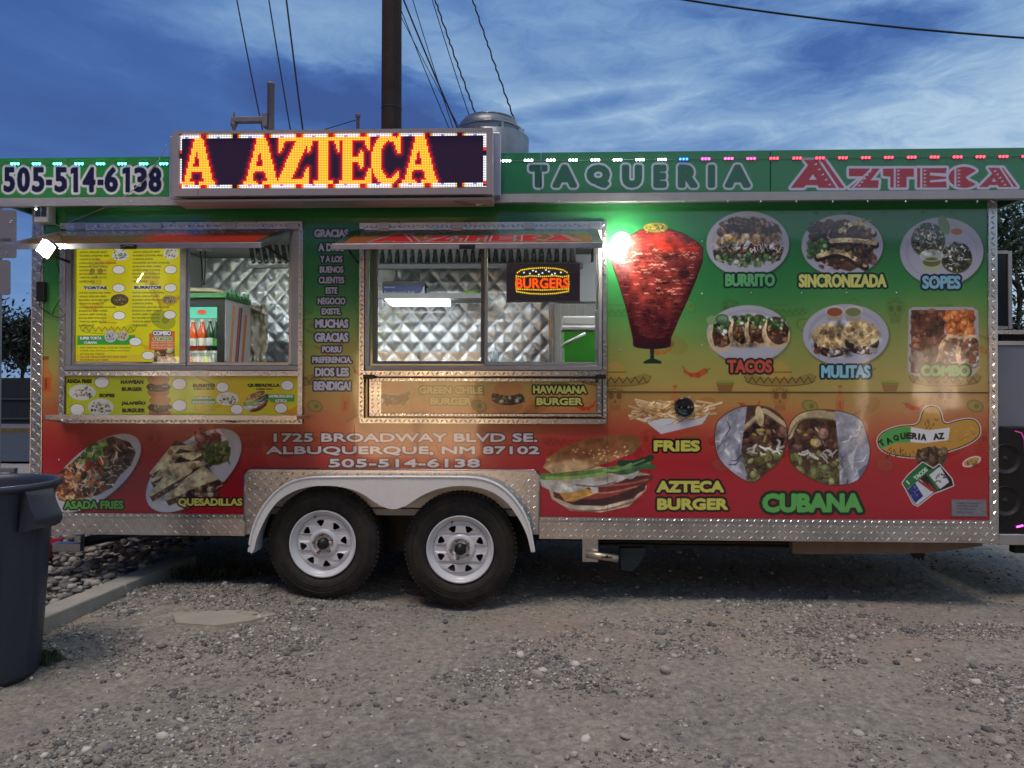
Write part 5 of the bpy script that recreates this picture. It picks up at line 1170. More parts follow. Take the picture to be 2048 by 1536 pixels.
a = P(716, 228, 1.7); MB().lathe([(.014, P(716, 320, 1.7).z), (.014, a.z-.03), (.022, a.z-.03), (.022, a.z-.005), (.02, a.z), (0, a.z)], (a.x, 1.7, 0), 'z', 14).make('pipe', GP, VS, smooth=True)
MB().tube([P(712, 240, 1.7), P(652, 258, 1.7), P(560, 290, 1.7)], .004, 5).make('stay_wire', DARK, VS)

# ------------------------------------------------------------------ LED message sign
LS = thing('led_message_sign', P(670, 395, -.25), 'lit LED matrix sign reading A AZTECA in a grey case', 'LED sign')
SY = -.32
CASE = mat('sign_case', (150, 142, 146), .38, .15, var=.05, vs=6)
o_ = UV2([(345, 262), (985, 255.5), (985, 388), (345, 392)], SY); i_ = UV2([(357, 267), (973, 264), (973, 375.5), (357, 377)], SY)
MB().prism(o_, SY, SY+.16, [i_]).make('case', CASE, LS)
m = MB(); a, b = P(356, 378, SY+.02), P(974, 263, SY+.02); m.box(a.x, SY+.02, a.z, b.x, SY+.03, b.z)
LEDM = bpy.data.materials.new('led_screen'); LEDM.use_nodes = True; nt = NT(LEDM.node_tree); b_ = nt.n['Principled BSDF']
ti = nt.new('ShaderNodeTexImage', image=LED_IMG); nt.l.new(img_coord(nt, 'UV'), ti.inputs[0]); nt.l.new(ti.outputs[0], b_.inputs['Emission Color']); b_.inputs['Emission Strength'].default_value = 10; b_.inputs['Base Color'].default_value = (.01, .006, .012, 1); b_.inputs['Roughness'].default_value = .6; b_.inputs['Specular IOR Level'].default_value = .1
ia, ib = P(357, 377, SY+.02), P(973, 264, SY+.02)
m.make('led_matrix', LEDM, LS, uvf=lambda x, y, z: ((x-ia.x)/(ib.x-ia.x), (z-ia.z)/(ib.z-ia.z)))
m = MB(); a, b = P(337, 396, SY+.12), P(1001, 264, SY+.12); m.box(a.x, SY+.125, a.z, b.x, SY+.19, b.z); bevel(m.make('rear_flange', mat('flange', (158, 160, 176), .35, .5, var=.08), LS), .004)
m = MB(); a, b = P(345, 404, SY+.02), P(985, 392, SY+.02); m.box(a.x-.0, SY+.02, a.z, b.x, SY+.19, P(985, 392, SY).z-.002); m.make('lower_tray', CASE, LS)
for u in (396,): 
    m = MB(); p = P(u, 391, SY); q = P(u, 379, SY); m.box(p.x-.001, SY-.0008, p.z, p.x+.001, SY-.0001, q.z); m.make('case_joint', DARK, LS)
p0, p1, p2 = P(890, 392, SY+.05), P(935, 409, -.2), P(968, 404, -.2)
MB().tube([p0, P(912, 404, SY+.05), p1, p2], .004, 6).make('sign_cable', mat('grey_cable', (120, 120, 124), .5), LS, smooth=True)
MB().tube([P(952, 410, -.2), P(974, 402, -.2)], .011, 8).make('cable_plug', mat('white_plug', (190, 190, 190), .4), LS, smooth=True)

# LED modules strung along the fascia
STR = thing('led_light_string', P(1024, 320, HY), 'string of small lit LED modules along the top of the green header', 'light string')
STR['label'] = 'string of lit cyan, white and red LED modules along the green header'
def module(u, v, colr, s, w_=7.5):
    mt = emat('led_%d_%d_%d' % colr, colr, s)
    p = P(u, v, HY-.002); g = MB(); k = 1/331
    g.box(p.x-w_*k*1.25, HY-.006, p.z-3.2*k, p.x+w_*k*1.25, HY-.0005, p.z+3.2*k)
    mod = g.make('led_module', mat('led_clear_plastic', (60, 110, 80), .3), STR); bevel(mod, .002)
    g = MB()
    for q in (-1, 0, 1): g.lathe([(.0075, -.006), (.006, -.011), (0, -.013)], (p.x+q*w_*k*.86, HY, p.z), 'y', 10)
    lens = mk('led_lens', g.v, g.f, mt, mod, smooth=True)
for u in (-12, 31, 74, 116, 159, 202, 245, 288, 328): module(u, 328, (70, 236, 240), 14)
RR = [(1013, 322, 0)]+[(1057+k*44.5, 321-k*.25, 0) for k in range(7)]
for u, v, _ in RR: module(u, v, (235, 240, 255), 12)
module(1367, 318.5, (40, 90, 255), 10); module(1411, 318, (240, 60, 180), 8); module(1457, 317.5, (250, 60, 130), 9)
for k in range(13): module(1502+k*45.8, 317.5-k*.35, (255, 40, 60) if k else (250, 50, 110), 10)
m = MB(); m.tube([P(-26, 328, HY-.004), P(338, 328, HY-.004)], .0016, 4); m.tube([P(1003, 322, HY-.004), P(1400, 318, HY-.004), P(2090, 312, HY-.004)], .0016, 4); m.make('string_cable', mat('clear_wire', (90, 120, 100), .5), STR)

# two LED floodlights
def flood(u, v, y, name_lab, hw, hh, shape, st_, aim):
    T_ = thing('floodlight', P(u, v, -.0), name_lab, 'floodlight', 'LED floodlights on the trailer wall')
    p = P(u, v, y); mt = emat('flood_glow', (255, 250, 226), st_)
    if shape == 'sq':
        c = [(-hw, -.2*hh), (.1*hw, -hh), (hw, .15*hh), (-.1*hw, hh)]; c = [(p.x+a, p.z+b) for a, b in c]
        MB().prism([(p.x+(a-p.x)*1.25, p.z+(b-p.z)*1.25) for a, b in c], y+.012, y+.05).make('housing', BLK, T_)
        MB().prism(c, y-.01, y+.011).make('lens', mt, T_)
    else:
        MB().lathe([(hw*.7, .05), (hw*.98, .03), (hw*.98, .016)], (p.x, y, p.z), 'y', 28).make('housing', GREYP, T_, smooth=True)
        MB().lathe([(hw, .014), (hw*.98, -.002), (hw*.8, -.007), (hw*.45, -.010), (0, -.011)], (p.x, y, p.z), 'y', 28).make('lens', mt, T_, smooth=True)
    w = P(u-(8 if u < 200 else 0), v-4, -.01); m = MB(); m.tube([(p.x, y+.04, p.z+.005), ((p.x+w.x)/2, y*.5, (p.z+w.z)/2+.01), (w.x, -.03, w.z), (w.x, -.009, w.z)], .006, 8); m.make('bracket', BLK, T_, smooth=True)
    m = MB(); m.box(w.x-.02, -.018, w.z-.025, w.x+.02, -.0085, w.z+.025); m.make('base_plate', BLK, T_)
    return T_
flood(90, 497, -.47, 'small square floodlight shining at the left corner beside the menu window', .045, .05, 'sq', 420, 0)
flood(1243, 482, -.16, 'round floodlight shining between the right window and the meat spit picture', .052, .05, 'rd', 75, 0)

# sensor box, power adaptor and cables at the left corner
SB = thing('sensor_light', P(82, 425, -.05), 'off-white twin-cell security lamp high on the left corner trim', 'security lamp')
m = MB(); pbox(m, 67, 407, 96, 444, -.10, -.02); bevel(m.make('case', mat('offwhite_plastic', (172, 172, 174), .45, var=.06), SB), .008)
for u0, u1 in ((70, 80), (82, 92)):
    m = MB(); pbox(m, u0, 413, u1, 433, -.106, -.1005); bevel(m.make('lens', mat('dark_lens', (40, 44, 54), .12, coat=.6), SB), .003)
p = P(72, 418, -.108); MB().lathe([(.006, 0), (.004, -.004), (0, -.005)], (p.x, p.y, p.z), 'y', 10).make('status_lamp', emat('status_white', (255, 255, 240), 8), SB)
m = MB(); pbox(m, 74, 402, 98, 408, -.09, -.0); m.make('mount', GREYP, SB)
PA = thing('power_adaptor', P(79, 602, -.02), 'small black power box strapped to the left corner trim under the floodlight', 'power adaptor')
m = MB(); pbox(m, 72, 563, 87, 602, -.05, -.012); bevel(m.make('case', BLK, PA), .004)
for cp in ([P(80, 563, -.04), P(82, 540, -.03), P(88, 512, -.08)], [P(119, 600, -.03), P(108, 618, -.008), P(104, 630, -.008)], [P(116, 500, -.06), P(112, 520, -.03), P(119, 545, -.03)]): MB().tube(cp, .0024, 6).make('cord', BLK, PA, smooth=True)
m = MB(); m.tube([P(79, 602, -.03), P(78, 612, -.02), P(90, 622, -.01), P(104, 630, -.01), P(119, 636, -.01)], .0026, 6)
m.make('cord', BLK, PA, smooth=True)
CW = thing('loose_cable', P(200, 430, -.03), 'thin pale cable sagging from the header to the left window trim', 'cable')
m = MB(); m.tube([P(334, 288, SY+.1), P(322, 312, -.2), P(308, 332, HY-.006), P(288, 362, HY-.006), P(262, 383, HY-.008), P(238, 400, -.13), P(205, 417, -.06), P(170, 432, -.02), P(145, 442, -.012), P(122, 453, -.035), P(98, 445, -.06), P(70, 444, -.09)], .0028, 6); m.make('cable', mat('pale_cable', (150, 156, 150), .5), CW, smooth=True)

# ------------------------------------------------------------------ kitchen interior
def quilt(name, x0, x1, z0, z1, y, p=.172, amp=.011, res=.0125, mt=None, yfun=None):
    nx, nz = int((x1-x0)/res)+1, int((z1-z0)/res)+1
    xs = np.linspace(x0, x1, nx); zs = np.linspace(z0, z1, nz); XX, ZZ = np.meshgrid(xs, zs)
    XX2, ZZ2 = XX, ZZ
    u = (XX+ZZ*.92)/p; v = (XX-ZZ*.92)/p
    h = np.minimum(np.abs(np.sin(np.pi*u)), np.abs(np.sin(np.pi*v)))**.75
    cr = fbm(nz, nx, 14, 3, 5); h = h*(amp*(.8+.5*cr)) + (fbm(nz, nx, 6, 3, 6)-.5)*.012*h
    YY = y-h
    vs = np.stack([XX, YY, ZZ], -1).reshape(-1, 3); f = []
    idx = np.arange(nx*nz).reshape(nz, nx)
    f = np.stack([idx[:-1, :-1], idx[:-1, 1:], idx[1:, 1:], idx[1:, :-1]], -1).reshape(-1, 4).tolist()
    return mk(name, vs, f, mt, TR, smooth=True)
QS = mat('quilted_stainless', (226, 228, 230), .36, .8, var=.05, vs=5)
m = MB(); m.prism([(XL+.03, .58), (XR-.03, .58), (XR-.03, TOPZ+.05), (XL+.03, TOPZ+.05)], .046, .05, [rect(LO), rect(RO_)]); m.make('inner_lining', mat('inner_white', (210, 212, 212), .4), TR)
m = MB(); m.box(XL+.031, .051, .58, XL+.036, 2.27, TOPZ+.05); m.make('end_lining', MATS['inner_white'], TR)
m = MB(); m.box(XR-.036, .051, .58, XR-.031, 2.27, TOPZ+.05); m.make('end_lining', MATS['inner_white'], TR)
quilt('quilted_wall', XL+.04, XR-.04, 1.3, TOPZ+.05, 2.28, mt=QS)
# hood with baffle filters
HD = thing('range_hood', P(950, 520, 1.7), 'stainless range hood with a row of grease baffles above the kitchen', 'range hood')
hza, hzb2 = P(950, 493, 1.6).z, P(950, 525, 1.6).z
a, b = P(756, 525, 1.6).x-.0, P(1152, 525, 1.6).x
m = MB(); m.box(a, 1.60, hzb2-.05, b+.06, 1.64, hzb2-.008); m.box(a, 1.62, hzb2, b, 1.66, TOPZ+.06); bevel(m.make('hood_lip', mat('hood_grey', (120, 122, 124), .6), HD), .004)
n = 26; step = (b-a)/n
BF = mat('baffle_steel', (120, 122, 124), .25, 1, var=.1)
for k in range(n):
    x = a+step*(k+.5); m = MB()
    r_ = step*.36; prof = [(-r_, 0), (-r_*.7, -.03), (0, -.042), (r_*.7, -.03), (r_, 0)]
    vs = [(x+dx, 1.61+dy-.0+ (0 if e else .05), (hzb2 if e else P(950, 496, 1.62).z)) for e in (1, 0) for dx, dy in prof]
    m.add(vs, [(i, i+1, i+6, i+5) for i in range(4)]); m.make('baffle', BF, HD, smooth=True)
H2 = thing('side_hood', P(540, 520, 1.5), 'second stainless hood corner with slanted baffles seen in the left window', 'range hood')
for k in range(7):
    u = 500+k*13; m = MB(); p, q = P(u, 488, 1.75), P(u+7, 524, 1.5); m.tube([p, q], .018, 6); m.make('baffle', BF, H2, smooth=True)
m = MB(); p, q = P(496, 530, 1.48), P(600, 536, 1.48); m.box(p.x, 1.46, q.z, q.x, 1.50, p.z); m.make('hood_lip', mat('hood_grey', (120, 122, 124), .6), H2)
# ceiling lamps
for k, u in enumerate((300, 760, 1300)):
    L_ = thing('ceiling_lamp', P(u, 470, .9), ('flat white ceiling lamp over the drinks fridge', 'flat white ceiling lamp in the middle of the kitchen', 'flat white ceiling lamp at the far right of the kitchen')[k], 'ceiling lamp', 'kitchen ceiling lamps')
    x = P(u, 470, .9).x; m = MB(); m.box(x-.45, .14, TOPZ+.036, x+.45, .32, TOPZ+.046); m.make('diffuser', emat('lamp_white', (244, 250, 255), 36), L_)
    m = MB(); m.box(x-.46, .13, TOPZ+.047, x+.46, .33, TOPZ+.058); m.make('lamp_tray', WHT, L_)
# shelf with lamp beneath, foil box, plate
KS = thing('wall_shelf', P(860, 597, 1.9), 'white wall shelf with a bright strip lamp fixed under it', 'shelf')
a, b = P(757, 596, 1.8), P(964, 588, 1.8); m = MB(); m.box(a.x, 1.8, a.z, b.x, 2.2, a.z+.02); m.box(a.x, 1.79, a.z-.004, b.x, 1.799, a.z+.04); m.make('shelf_board', mat('white_shelf', (190, 190, 188), .4), KS)
m = MB(); a, b = P(768, 610, 1.82), P(898, 598, 1.82); m.prism([(a.x+.05, a.z), (b.x, a.z), (b.x, b.z), (a.x, b.z)], 1.82, 1.95); m.make('strip_lamp', emat('strip_lamp_white', (250, 252, 255), 2.2), KS)
m = MB(); a, b = P(757, 618, 1.84), P(764, 585, 1.84); m.box(a.x, 1.84, a.z, b.x, 1.9, b.z); m.make('shelf_end', WHT, KS)
FB = thing('foil_box', P(808, 592, 1.9), 'blue and white catering foil box on the wall shelf in the right window', 'box')
a, b = P(765, 590, 1.83), P(848, 568, 1.83); m = MB(); m.box(a.x, 1.83, a.z, b.x, 1.98, b.z); m.make('carton', mat('blue_carton', (26, 44, 120), .4), FB)
m = MB(); m.prism(UV2([(764, 571), (766, 563), (846, 562), (852, 571)], 1.83), 1.822, 1.99); m.make('lid', BLK, FB)
m = MB(); m.prism(UV2([(849, 571), (849, 590), (836, 590), (844, 582)], 1.829), 1.822, 1.829); m.make('white_corner', WHT, FB)
def solid_text(name, t, u0, v0_, u1, v1, Y, mt, parent, th=.002):
    c = bpy.data.curves.new(name, 'FONT'); c.body = t; c.resolution_u = 2; c.offset = .012; o = bpy.data.objects.new('tmp', c); me = o.to_mesh()
    vs = np.array([v.co[:] for v in me.vertices]); fs = [tuple(p.vertices) for p in me.polygons]; o.to_mesh_clear()
    bpy.data.objects.remove(o); bpy.data.curves.remove(c)
    a, b = P(u0, v1, Y), P(u1, v0_, Y); mn_, mx_ = vs.min(0), vs.max(0)
    V = [(a.x+(v[0]-mn_[0])/(mx_[0]-mn_[0])*(b.x-a.x), Y, a.z+(v[1]-mn_[1])/(mx_[1]-mn_[1])*(b.z-a.z)) for v in vs]
    return mk(name, V, fs, mt, parent)
solid_text('lettering', 'Foodservice Foil', 769, 582, 828, 587.5, 1.828, WHT, FB)
solid_text('lettering', 'Member Quality', 769, 573, 790, 576.5, 1.828, WHT, FB)
DP = thing('round_disc', P(770, 555, 1.95), 'white round plate leaning against the quilted wall left of the shelf', 'plate')
p = P(768, 548, 2.0); MB().lathe([(0, -.01), (.085, -.01), (.095, -.03), (.115, -.035), (.12, -.025), (.12, 0)], (p.x, 2.0, p.z), 'y', 40).make('disc', mat('white_melamine', (206, 206, 204), .3), DP, smooth=True)
GPL = thing('green_dish', P(948, 590, 1.9), 'small lime green dish at the right end of the wall shelf', 'dish')
p = P(944, 590, 1.9); MB().lathe([(0, .0), (.05, .0), (.075, .03), (.07, .03), (.045, .008)], (p.x, 1.9, p.z), 'z', 24).make('dish', mat('lime_plastic', (150, 214, 70), .35), GPL, smooth=True)
# cooler
CT = thing('kitchen_counter', P(1100, 780, .3), 'stainless kitchen counter just inside the windows', 'counter')
cz = P(1100, 722, .5).z-.012
m = MB(); m.box(XL+.1, .07, 1.44, XR-.1, .60, 1.47); m.box(XL+.1, .09, .57, XR-.1, .11, 1.44); bevel(m.make('counter_top', STEEL, CT), .004)
CO = thing('green_cooler', P(1160, 724, .45), 'lime green picnic cooler with a white lid and handle in the right window', 'cooler')
CG = mat('cooler_green', (60, 172, 44), .38, var=.06); CWm = mat('cooler_white', (214, 214, 210), .35)
a, b = P(1126, 722, .36), P(1212, 662, .36); m = MB(); m.add([(a.x+.01, .37, 1.471), (b.x, .37, 1.471), (b.x, .58, 1.471), (a.x+.01, .58, 1.471), (a.x, .36, b.z), (b.x, .36, b.z), (b.x, .59, b.z), (a.x, .59, b.z)], [(0, 1, 5, 4), (1, 2, 6, 5), (2, 3, 7, 6), (3, 0, 4, 7), (4, 5, 6, 7), (3, 2, 1, 0)]); bevel(m.make('body', CG, CO), .01, 3)
m = MB(); p, q = P(1124, 661, .36), P(1212, 651, .36); m.box(p.x-.005, .35, p.z+.001, q.x+.005, .6, q.z); m.box(p.x+.003, .36, q.z+.001, q.x, .59, P(1124, 632, .36).z); bevel(m.make('lid', CWm, CO), .012, 3)
MB().tube([P(1123, 694, .33), P(1132, 686, .33), P(1150, 678, .33), P(1171, 667, .33)], .0115, 8, radii=[.007, .011, .012, .012]).make('handle', CWm, CO, smooth=True)
WBt = thing('water_bottle', P(990, 722, .45), 'clear plastic water bottle on the counter left of the green cooler', 'bottle')
p = P(989, 722, .45); k = 1/292; CLR = mat('clear_bottle', (200, 214, 220), .12, alpha=.4, coat=.6)
MB().lathe([(0, 0), (.030, 0), (.031, .05), (.030, .085), (.012, .115), (.012, .13), (0, .13)], (p.x, .45, 1.471), 'z', 20).make('body', CLR, WBt, smooth=True)
PN = thing('panelled_partition', P(1170, 620, 1.5), 'grey partition with vertical boards behind the cooler in the right window', 'partition')
for k in range(7):
    m = MB(); x0 = P(1106+k*16, 700, 1.7).x; x1 = P(1121.4+k*16, 700, 1.7).x; m.box(x0, 1.7, .6, x1, 1.72, P(1110, 606, 1.7).z); m.make('board', mat('pale_board', (156, 152, 146), .5, var=.15, vs=6), PN)
m = MB(); x0, x1 = P(1106, 600, 1.7).x, P(1219, 600, 1.7).x; m.box(x0, 1.66, P(1110, 605, 1.7).z, x1, 1.71, P(1110, 604, 1.7).z+.40); bevel(m.make('cabinet', mat('pale_cabinet', (176, 178, 178), .4, var=.05), PN), .006)
m = MB(); x0, x1 = P(1098, 600, 1.68).x, P(1105, 600, 1.68).x; m.box(x0, 1.66, .6, x1, 1.69, P(1110, 606, 1.7).z); m.make('edge_post', STEEL, PN)
# drinks fridge in the left window
FR = thing('drinks_fridge', P(400, 760, 1.3), 'black glass-door drinks fridge behind the menu window', 'fridge')
fy = 1.1; fa, fb = P(280, 760, fy), P(450, 597, fy); fzt = fb.z; dpt = .5
m = MB(); m.box(fa.x, fy+.05, .6, fb.x, fy+dpt, fzt); m.make('cabinet', mat('fridge_black', (20, 20, 24), .35), FR)
inn = P(434, 616, fy).x; izt = P(430, 613, fy).z; hb = P(430, 636, fy).z; i0 = P(300, 616, fy).x
m = MB(); m.box(fa.x, fy, izt, fb.x, fy+.05, fzt); m.box(inn, fy, .6, fb.x, fy+.05, izt-.0005); bevel(m.make('door_frame', mat('fridge_frame', (26, 28, 36), .3), FR), .003)
m = MB(); m.box(i0, fy+.01, hb, inn-.001, fy+.04, izt-.001); m.make('header_light', mat('header_teal', (84, 176, 150), .4, emit=(84, 190, 160), es=.5), FR)
p = P(404, 624, fy+.008); MB().prism([(p.x+.045*math.cos(t)*.8, p.z+.018*math.sin(t)) for t in np.linspace(0, 2*math.pi, 20, endpoint=False)], fy+.004, fy+.009).make('header_badge', mat('badge_red', (206, 70, 40), .4, emit=(206, 70, 40), es=.3), FR)
m = MB(); m.box(i0, fy+.045, .7, inn, fy+.0495, hb-.001); m.make('cold_lining', mat('fridge_lining', (190, 206, 200), .5, emit=(190, 214, 206), es=.25), FR)  # lining emits faintly, standing in for light inside the fridge
sz = P(400, 702, fy+.03).z
m = MB(); m.box(i0, fy+.0, sz-.012, inn-.002, fy+.044, sz); m.make('fridge_shelf', mat('fridge_shelf_white', (226, 226, 220), .4, emit=(230, 230, 224), es=.25), FR)  # shelf emits faintly too, the light is put into its material
side_ = mat('fridge_side_print', (200, 196, 196), .35)
m = MB(); m.box(fb.x+.001, fy+.0, .6, fb.x+.004, fy+dpt, fzt); m.make('side_panel', side_, FR)
for k, (y0_, z0_, y1_, z1_, w__, c_) in enumerate(((.06, 1.5, .14, 2.0, .05, (220, 150, 60)), (.16, 1.45, .26, 2.0, .035, (190, 60, 60)), (.2, 1.45, .30, 2.0, .03, (60, 50, 60)), (.28, 1.4, .38, 1.95, .05, (224, 110, 50)))):
    x = fb.x+.0055; m = MB().add([(x, fy+y0_, z0_), (x, fy+y0_+w__, z0_), (x, fy+y1_+w__, z1_), (x, fy+y1_, z1_)], [(0, 1, 2, 3)]); m.make('side_stripe', mat('stripe_%d' % k, c_, .35), FR)
def bottle_t(u, vt, vb_, col, lab, cap=(230, 230, 226), Y=None, labc=None, g='bottles in the drinks fridge', zb=None, w_=.034):
    Y = Y or fy+.02; p = P(u, vb_, Y); z0 = zb if zb is not None else sz+.001; h = P(u, vt, Y).z-z0
    T_ = thing('soda_bottle', (p.x, Y, z0), lab, 'bottle', g); m_ = mat('soda_%d_%d_%d' % col, col, .15, coat=.7)
    MB().lathe([(0, 0), (w_, 0), (w_, h*.5), (w_*.95, h*.62), (w_*.45, h*.82), (w_*.36, h*.95), (0, h*.95)], (p.x, Y-.0, z0), 'z', 18).make('body', m_, T_, smooth=True)
    MB().lathe([(w_*.42, h*.93), (w_*.42, h), (0, h)], (p.x, Y, z0), 'z', 12).make('cap', mat('cap_%d_%d_%d' % cap, cap, .4), T_, smooth=True)
    if labc: MB().lathe([(w_*1.03, h*.16), (w_*1.03, h*.40)], (p.x, Y, z0), 'z', 18).make('paper_label', mat('label_%d_%d_%d' % labc, labc, .5), T_, smooth=True)
bottle_t(386, 640, 698, (226, 92, 30), 'left of the two orange soda bottles on the fridge top shelf', labc=(236, 232, 220))
bottle_t(404.5, 639, 698, (226, 84, 26), 'right of the two orange soda bottles on the fridge top shelf', labc=(236, 232, 220))
bottle_t(420, 638, 698, (24, 70, 44), 'dark green soda bottle with a white label beside the orange ones', (200, 206, 200), labc=(226, 230, 222), w_=.03)
bottle_t(432, 642, 698, (20, 60, 40), 'slim dark green soda bottle at the right edge of the fridge shelf', (60, 120, 70), labc=(70, 150, 70), w_=.022)
for k, (u, c_) in enumerate(((381, (190, 60, 50)), (396, (200, 190, 186)), (412, (190, 206, 70)), (427, (206, 214, 200)))):
    bottle_t(u, 706, 722, c_, ('red topped short bottle on the lower fridge shelf', 'clear short bottle second on the lower fridge shelf', 'lime short bottle on the lower fridge shelf', 'pale short bottle at the right of the lower fridge shelf')[k], zb=sz-.24, w_=.026)
TY = thing('green_crate', P(430, 597, 1.3), 'green plastic bottle crate lying on top of the drinks fridge', 'crate')
m = MB(); a, b = P(300, 598, fy-.04), P(448, 586, fy-.04); m.box(a.x, fy-.04, fzt+.002, b.x, fy-.02, b.z+.0); m.box(b.x+.001, fy-.04, fzt+.002, b.x+.02, fy+.45, b.z+.01); m.box(a.x, fy-.0, fzt+.002, b.x, fy+.45, fzt+.01); bevel(m.make('side_wall', mat('crate_green', (64, 130, 70), .5, var=.1), TY), .004)
for k in range(5):
    m = MB(); y = fy+.0+k*.09; m.box(b.x+.021, y, fzt+.006, b.x+.034, y+.012, b.z+.04); m.make('rib', MATS['crate_green'], TY)
m = MB(); m.tube([(a.x, fy, b.z+.02), (a.x+.3, fy, b.z+.03), (b.x-.1, fy+.02, b.z+.028), (b.x-.02, fy+.03, b.z+.005)], .02, 8); m.make('rolled_bag', mat('beige_bag', (170, 158, 130), .5, var=.2), TY, smooth=True)
BG = thing('plastic_wrap_roll', P(515, 740, 1.6), 'crumpled clear plastic sheet hanging behind the drinks fridge', 'plastic sheet')
a, b = P(494, 610, 1.7), P(540, 725, 1.7); nx, nz = 24, 50; nn = fbm(nz, nx, 7, 3, 31)
vs = [(a.x+(b.x-a.x)*i/(nx-1), 1.7-nn[j, i]*.14, a.z+(b.z-.25-a.z)*j/(nz-1)-(.1*i/nx if j == 0 else 0)) for j in range(nz) for i in range(nx)]
mk('sheet', vs, [(j*nx+i, j*nx+i+1, (j+1)*nx+i+1, (j+1)*nx+i) for j in range(nz-1) for i in range(nx-1)], mat('milky_plastic', (176, 168, 150), .12, var=.25, vs=7, coat=.6), BG, smooth=True)
OB = thing('wall_outlet', P(405, 495, 2.2), 'white twin socket box with black cords hanging from it in the left window', 'socket')
for u in (398, 414): m = MB(); pbox(m, u-4, 492, u+5, 502, 1.9, 1.95); bevel(m.make('socket', WHT, OB), .004)
for cp in ((401, 404, 406), (410, 411, 409)): MB().tube([P(cp[0], 502, 1.9), P(cp[1], 530, 1.9), P(cp[2], 570, 1.9)], .006, 6).make('cord', BLK, OB)

# menu poster inside the left sash
MP = thing('menu_poster', P(253, 722, .02), 'big yellow taco, torta and burrito menu taped inside the left window', 'menu board')
uvm = lambda x, y, z: ((x-P(142, 600, .0).x)/(P(364, 600, .0).x-P(142, 600, .0).x), (z-P(250, 726, .0).z)/(P(250, 490, .0).z-P(250, 726, .0).z))
MNM = mat('menu_poster_print', image=MENU_IMG, rough=.4, emit='image', es=.55)  # print emits its own colours so the poster looks brightly lit
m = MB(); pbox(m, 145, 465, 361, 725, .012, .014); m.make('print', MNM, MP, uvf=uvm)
# burger light board
BB = thing('burger_light_board', P(1086, 602, .04), 'lit black board spelling BURGERS inside a burger outline in the right window', 'LED sign')
BDM = mat('burger_board_print', image=BURG_IMG, rough=.3, emit='image', es=1.5)
uvb = lambda x, y, z: ((x-P(1013, 560, .05).x)/(P(1160, 560, .05).x-P(1013, 560, .05).x), (z-P(1086, 602, .05).z)/(P(1086, 527, .05).z-P(1086, 602, .05).z))
m = MB(); pbox(m, 1013, 527, 1160, 602, .05, .07); m.make('board', BDM, BB, uvf=uvb)
m = MB(); pbox(m, 1012, 525, 1161, 527, .048, .072); pbox(m, 1012, 602, 1161, 604, .048, .072); m.make('board_rim', GREYP, BB)
m = MB(); m.tube([P(1030, 526, .06), P(1030, 470, .06)], .0015, 4); m.tube([P(1145, 526, .06), P(1145, 470, .06)], .0015, 4); m.make('hanging_cord', BLK, BB)
# ------------------------------------------------------------------ ground
def gnoise(x, y, seed=0):
    """smooth value noise on arrays"""
    rng = np.random.RandomState(seed); g = rng.rand(64, 64)
    xi = np.floor(x).astype(int); yi = np.floor(y).astype(int); fx = x-xi; fy = y-yi
    fx = fx*fx*(3-2*fx); fy = fy*fy*(3-2*fy)
    a = g[yi % 64, xi % 64]; b = g[yi % 64, (xi+1) % 64]; c = g[(yi+1) % 64, xi % 64]; d = g[(yi+1) % 64, (xi+1) % 64]
    return (a*(1-fx)+b*fx)*(1-fy)+(c*(1-fx)+d*fx)*fy-.5
def height(x, y):
    h = gnoise(x*.8, y*1.6, 1)*.03 + gnoise(x*.5+3, y*3.2+1, 14)*.022 + gnoise(x*2.6+5, y*5, 2)*.016 + gnoise(x*8, y*15, 3)*.010 + gnoise(x*22, y*34, 4)*.011 + gnoise(x*50, y*60, 5)*.0075
    def bump(cx, cy, rx, ry, a): return a*np.exp(-(((x-cx)/rx)**2+((y-cy)/ry)**2))
    h = h + bump(-2.05, .12, .8, .22, .055) + bump(-1.5, .05, .4, .15, .03) - bump(wb.x, 0, .5, .3, .045) - bump(wa.x, 0, .4, .25, .012)
    h = h + bump(1.5, .5, 1.2, .35, -.02)
    return h
def sheet(name, xs, ys, mt, kind='structure', drop=0.0):
    XX, YY = np.meshgrid(xs, ys); ZZ = height(XX, YY)+drop; nx, ny = len(xs), len(ys)
    vs = np.stack([XX, YY, ZZ], -1).reshape(-1, 3); idx = np.arange(nx*ny).reshape(ny, nx)
    f = np.stack([idx[:-1, :-1], idx[:-1, 1:], idx[1:, 1:], idx[1:, :-1]], -1).reshape(-1, 4)
    me = bpy.data.meshes.new(name); me.from_pydata(vs.tolist(), [], f.tolist()); me.polygons.foreach_set('use_smooth', [True]*len(f)); me.materials.append(mt)
    o = bpy.data.objects.new(name, me); COL.objects.link(o); return tag(o, kind=kind)
GM = bpy.data.materials.new('dirt_and_gravel'); GM.use_nodes = True; nt = NT(GM.node_tree); b = nt.n['Principled BSDF']
g = nt.new('ShaderNodeNewGeometry'); pos = g.outputs['Position']
c1 = nt.ramp(nt.noise(pos, 1.1, 5, .6), [(.32, lin((122, 120, 120))), (.5, lin((150, 144, 134))), (.68, lin((168, 157, 140)))])
c2 = nt.ramp(nt.noise(pos, 30, 6, .7), [(.30, lin((52, 50, 52))), (.46, lin((124, 118, 112))), (.60, lin((160, 152, 142))), (.72, lin((196, 190, 182)))])
cc = nt.mix(.55, c1, c2); red = nt.ramp(nt.noise(pos, .7, 3, .5), [(.52, (0, 0, 0)), (.68, (1, 1, 1))])
cc = nt.mix(nt.m('MULTIPLY', E(nt, red), .55), cc, lin((152, 132, 122)))
vo = nt.new('ShaderNodeTexVoronoi'); vo.inputs['Scale'].default_value = 85; nt.l.new(pos, vo.inputs[0])
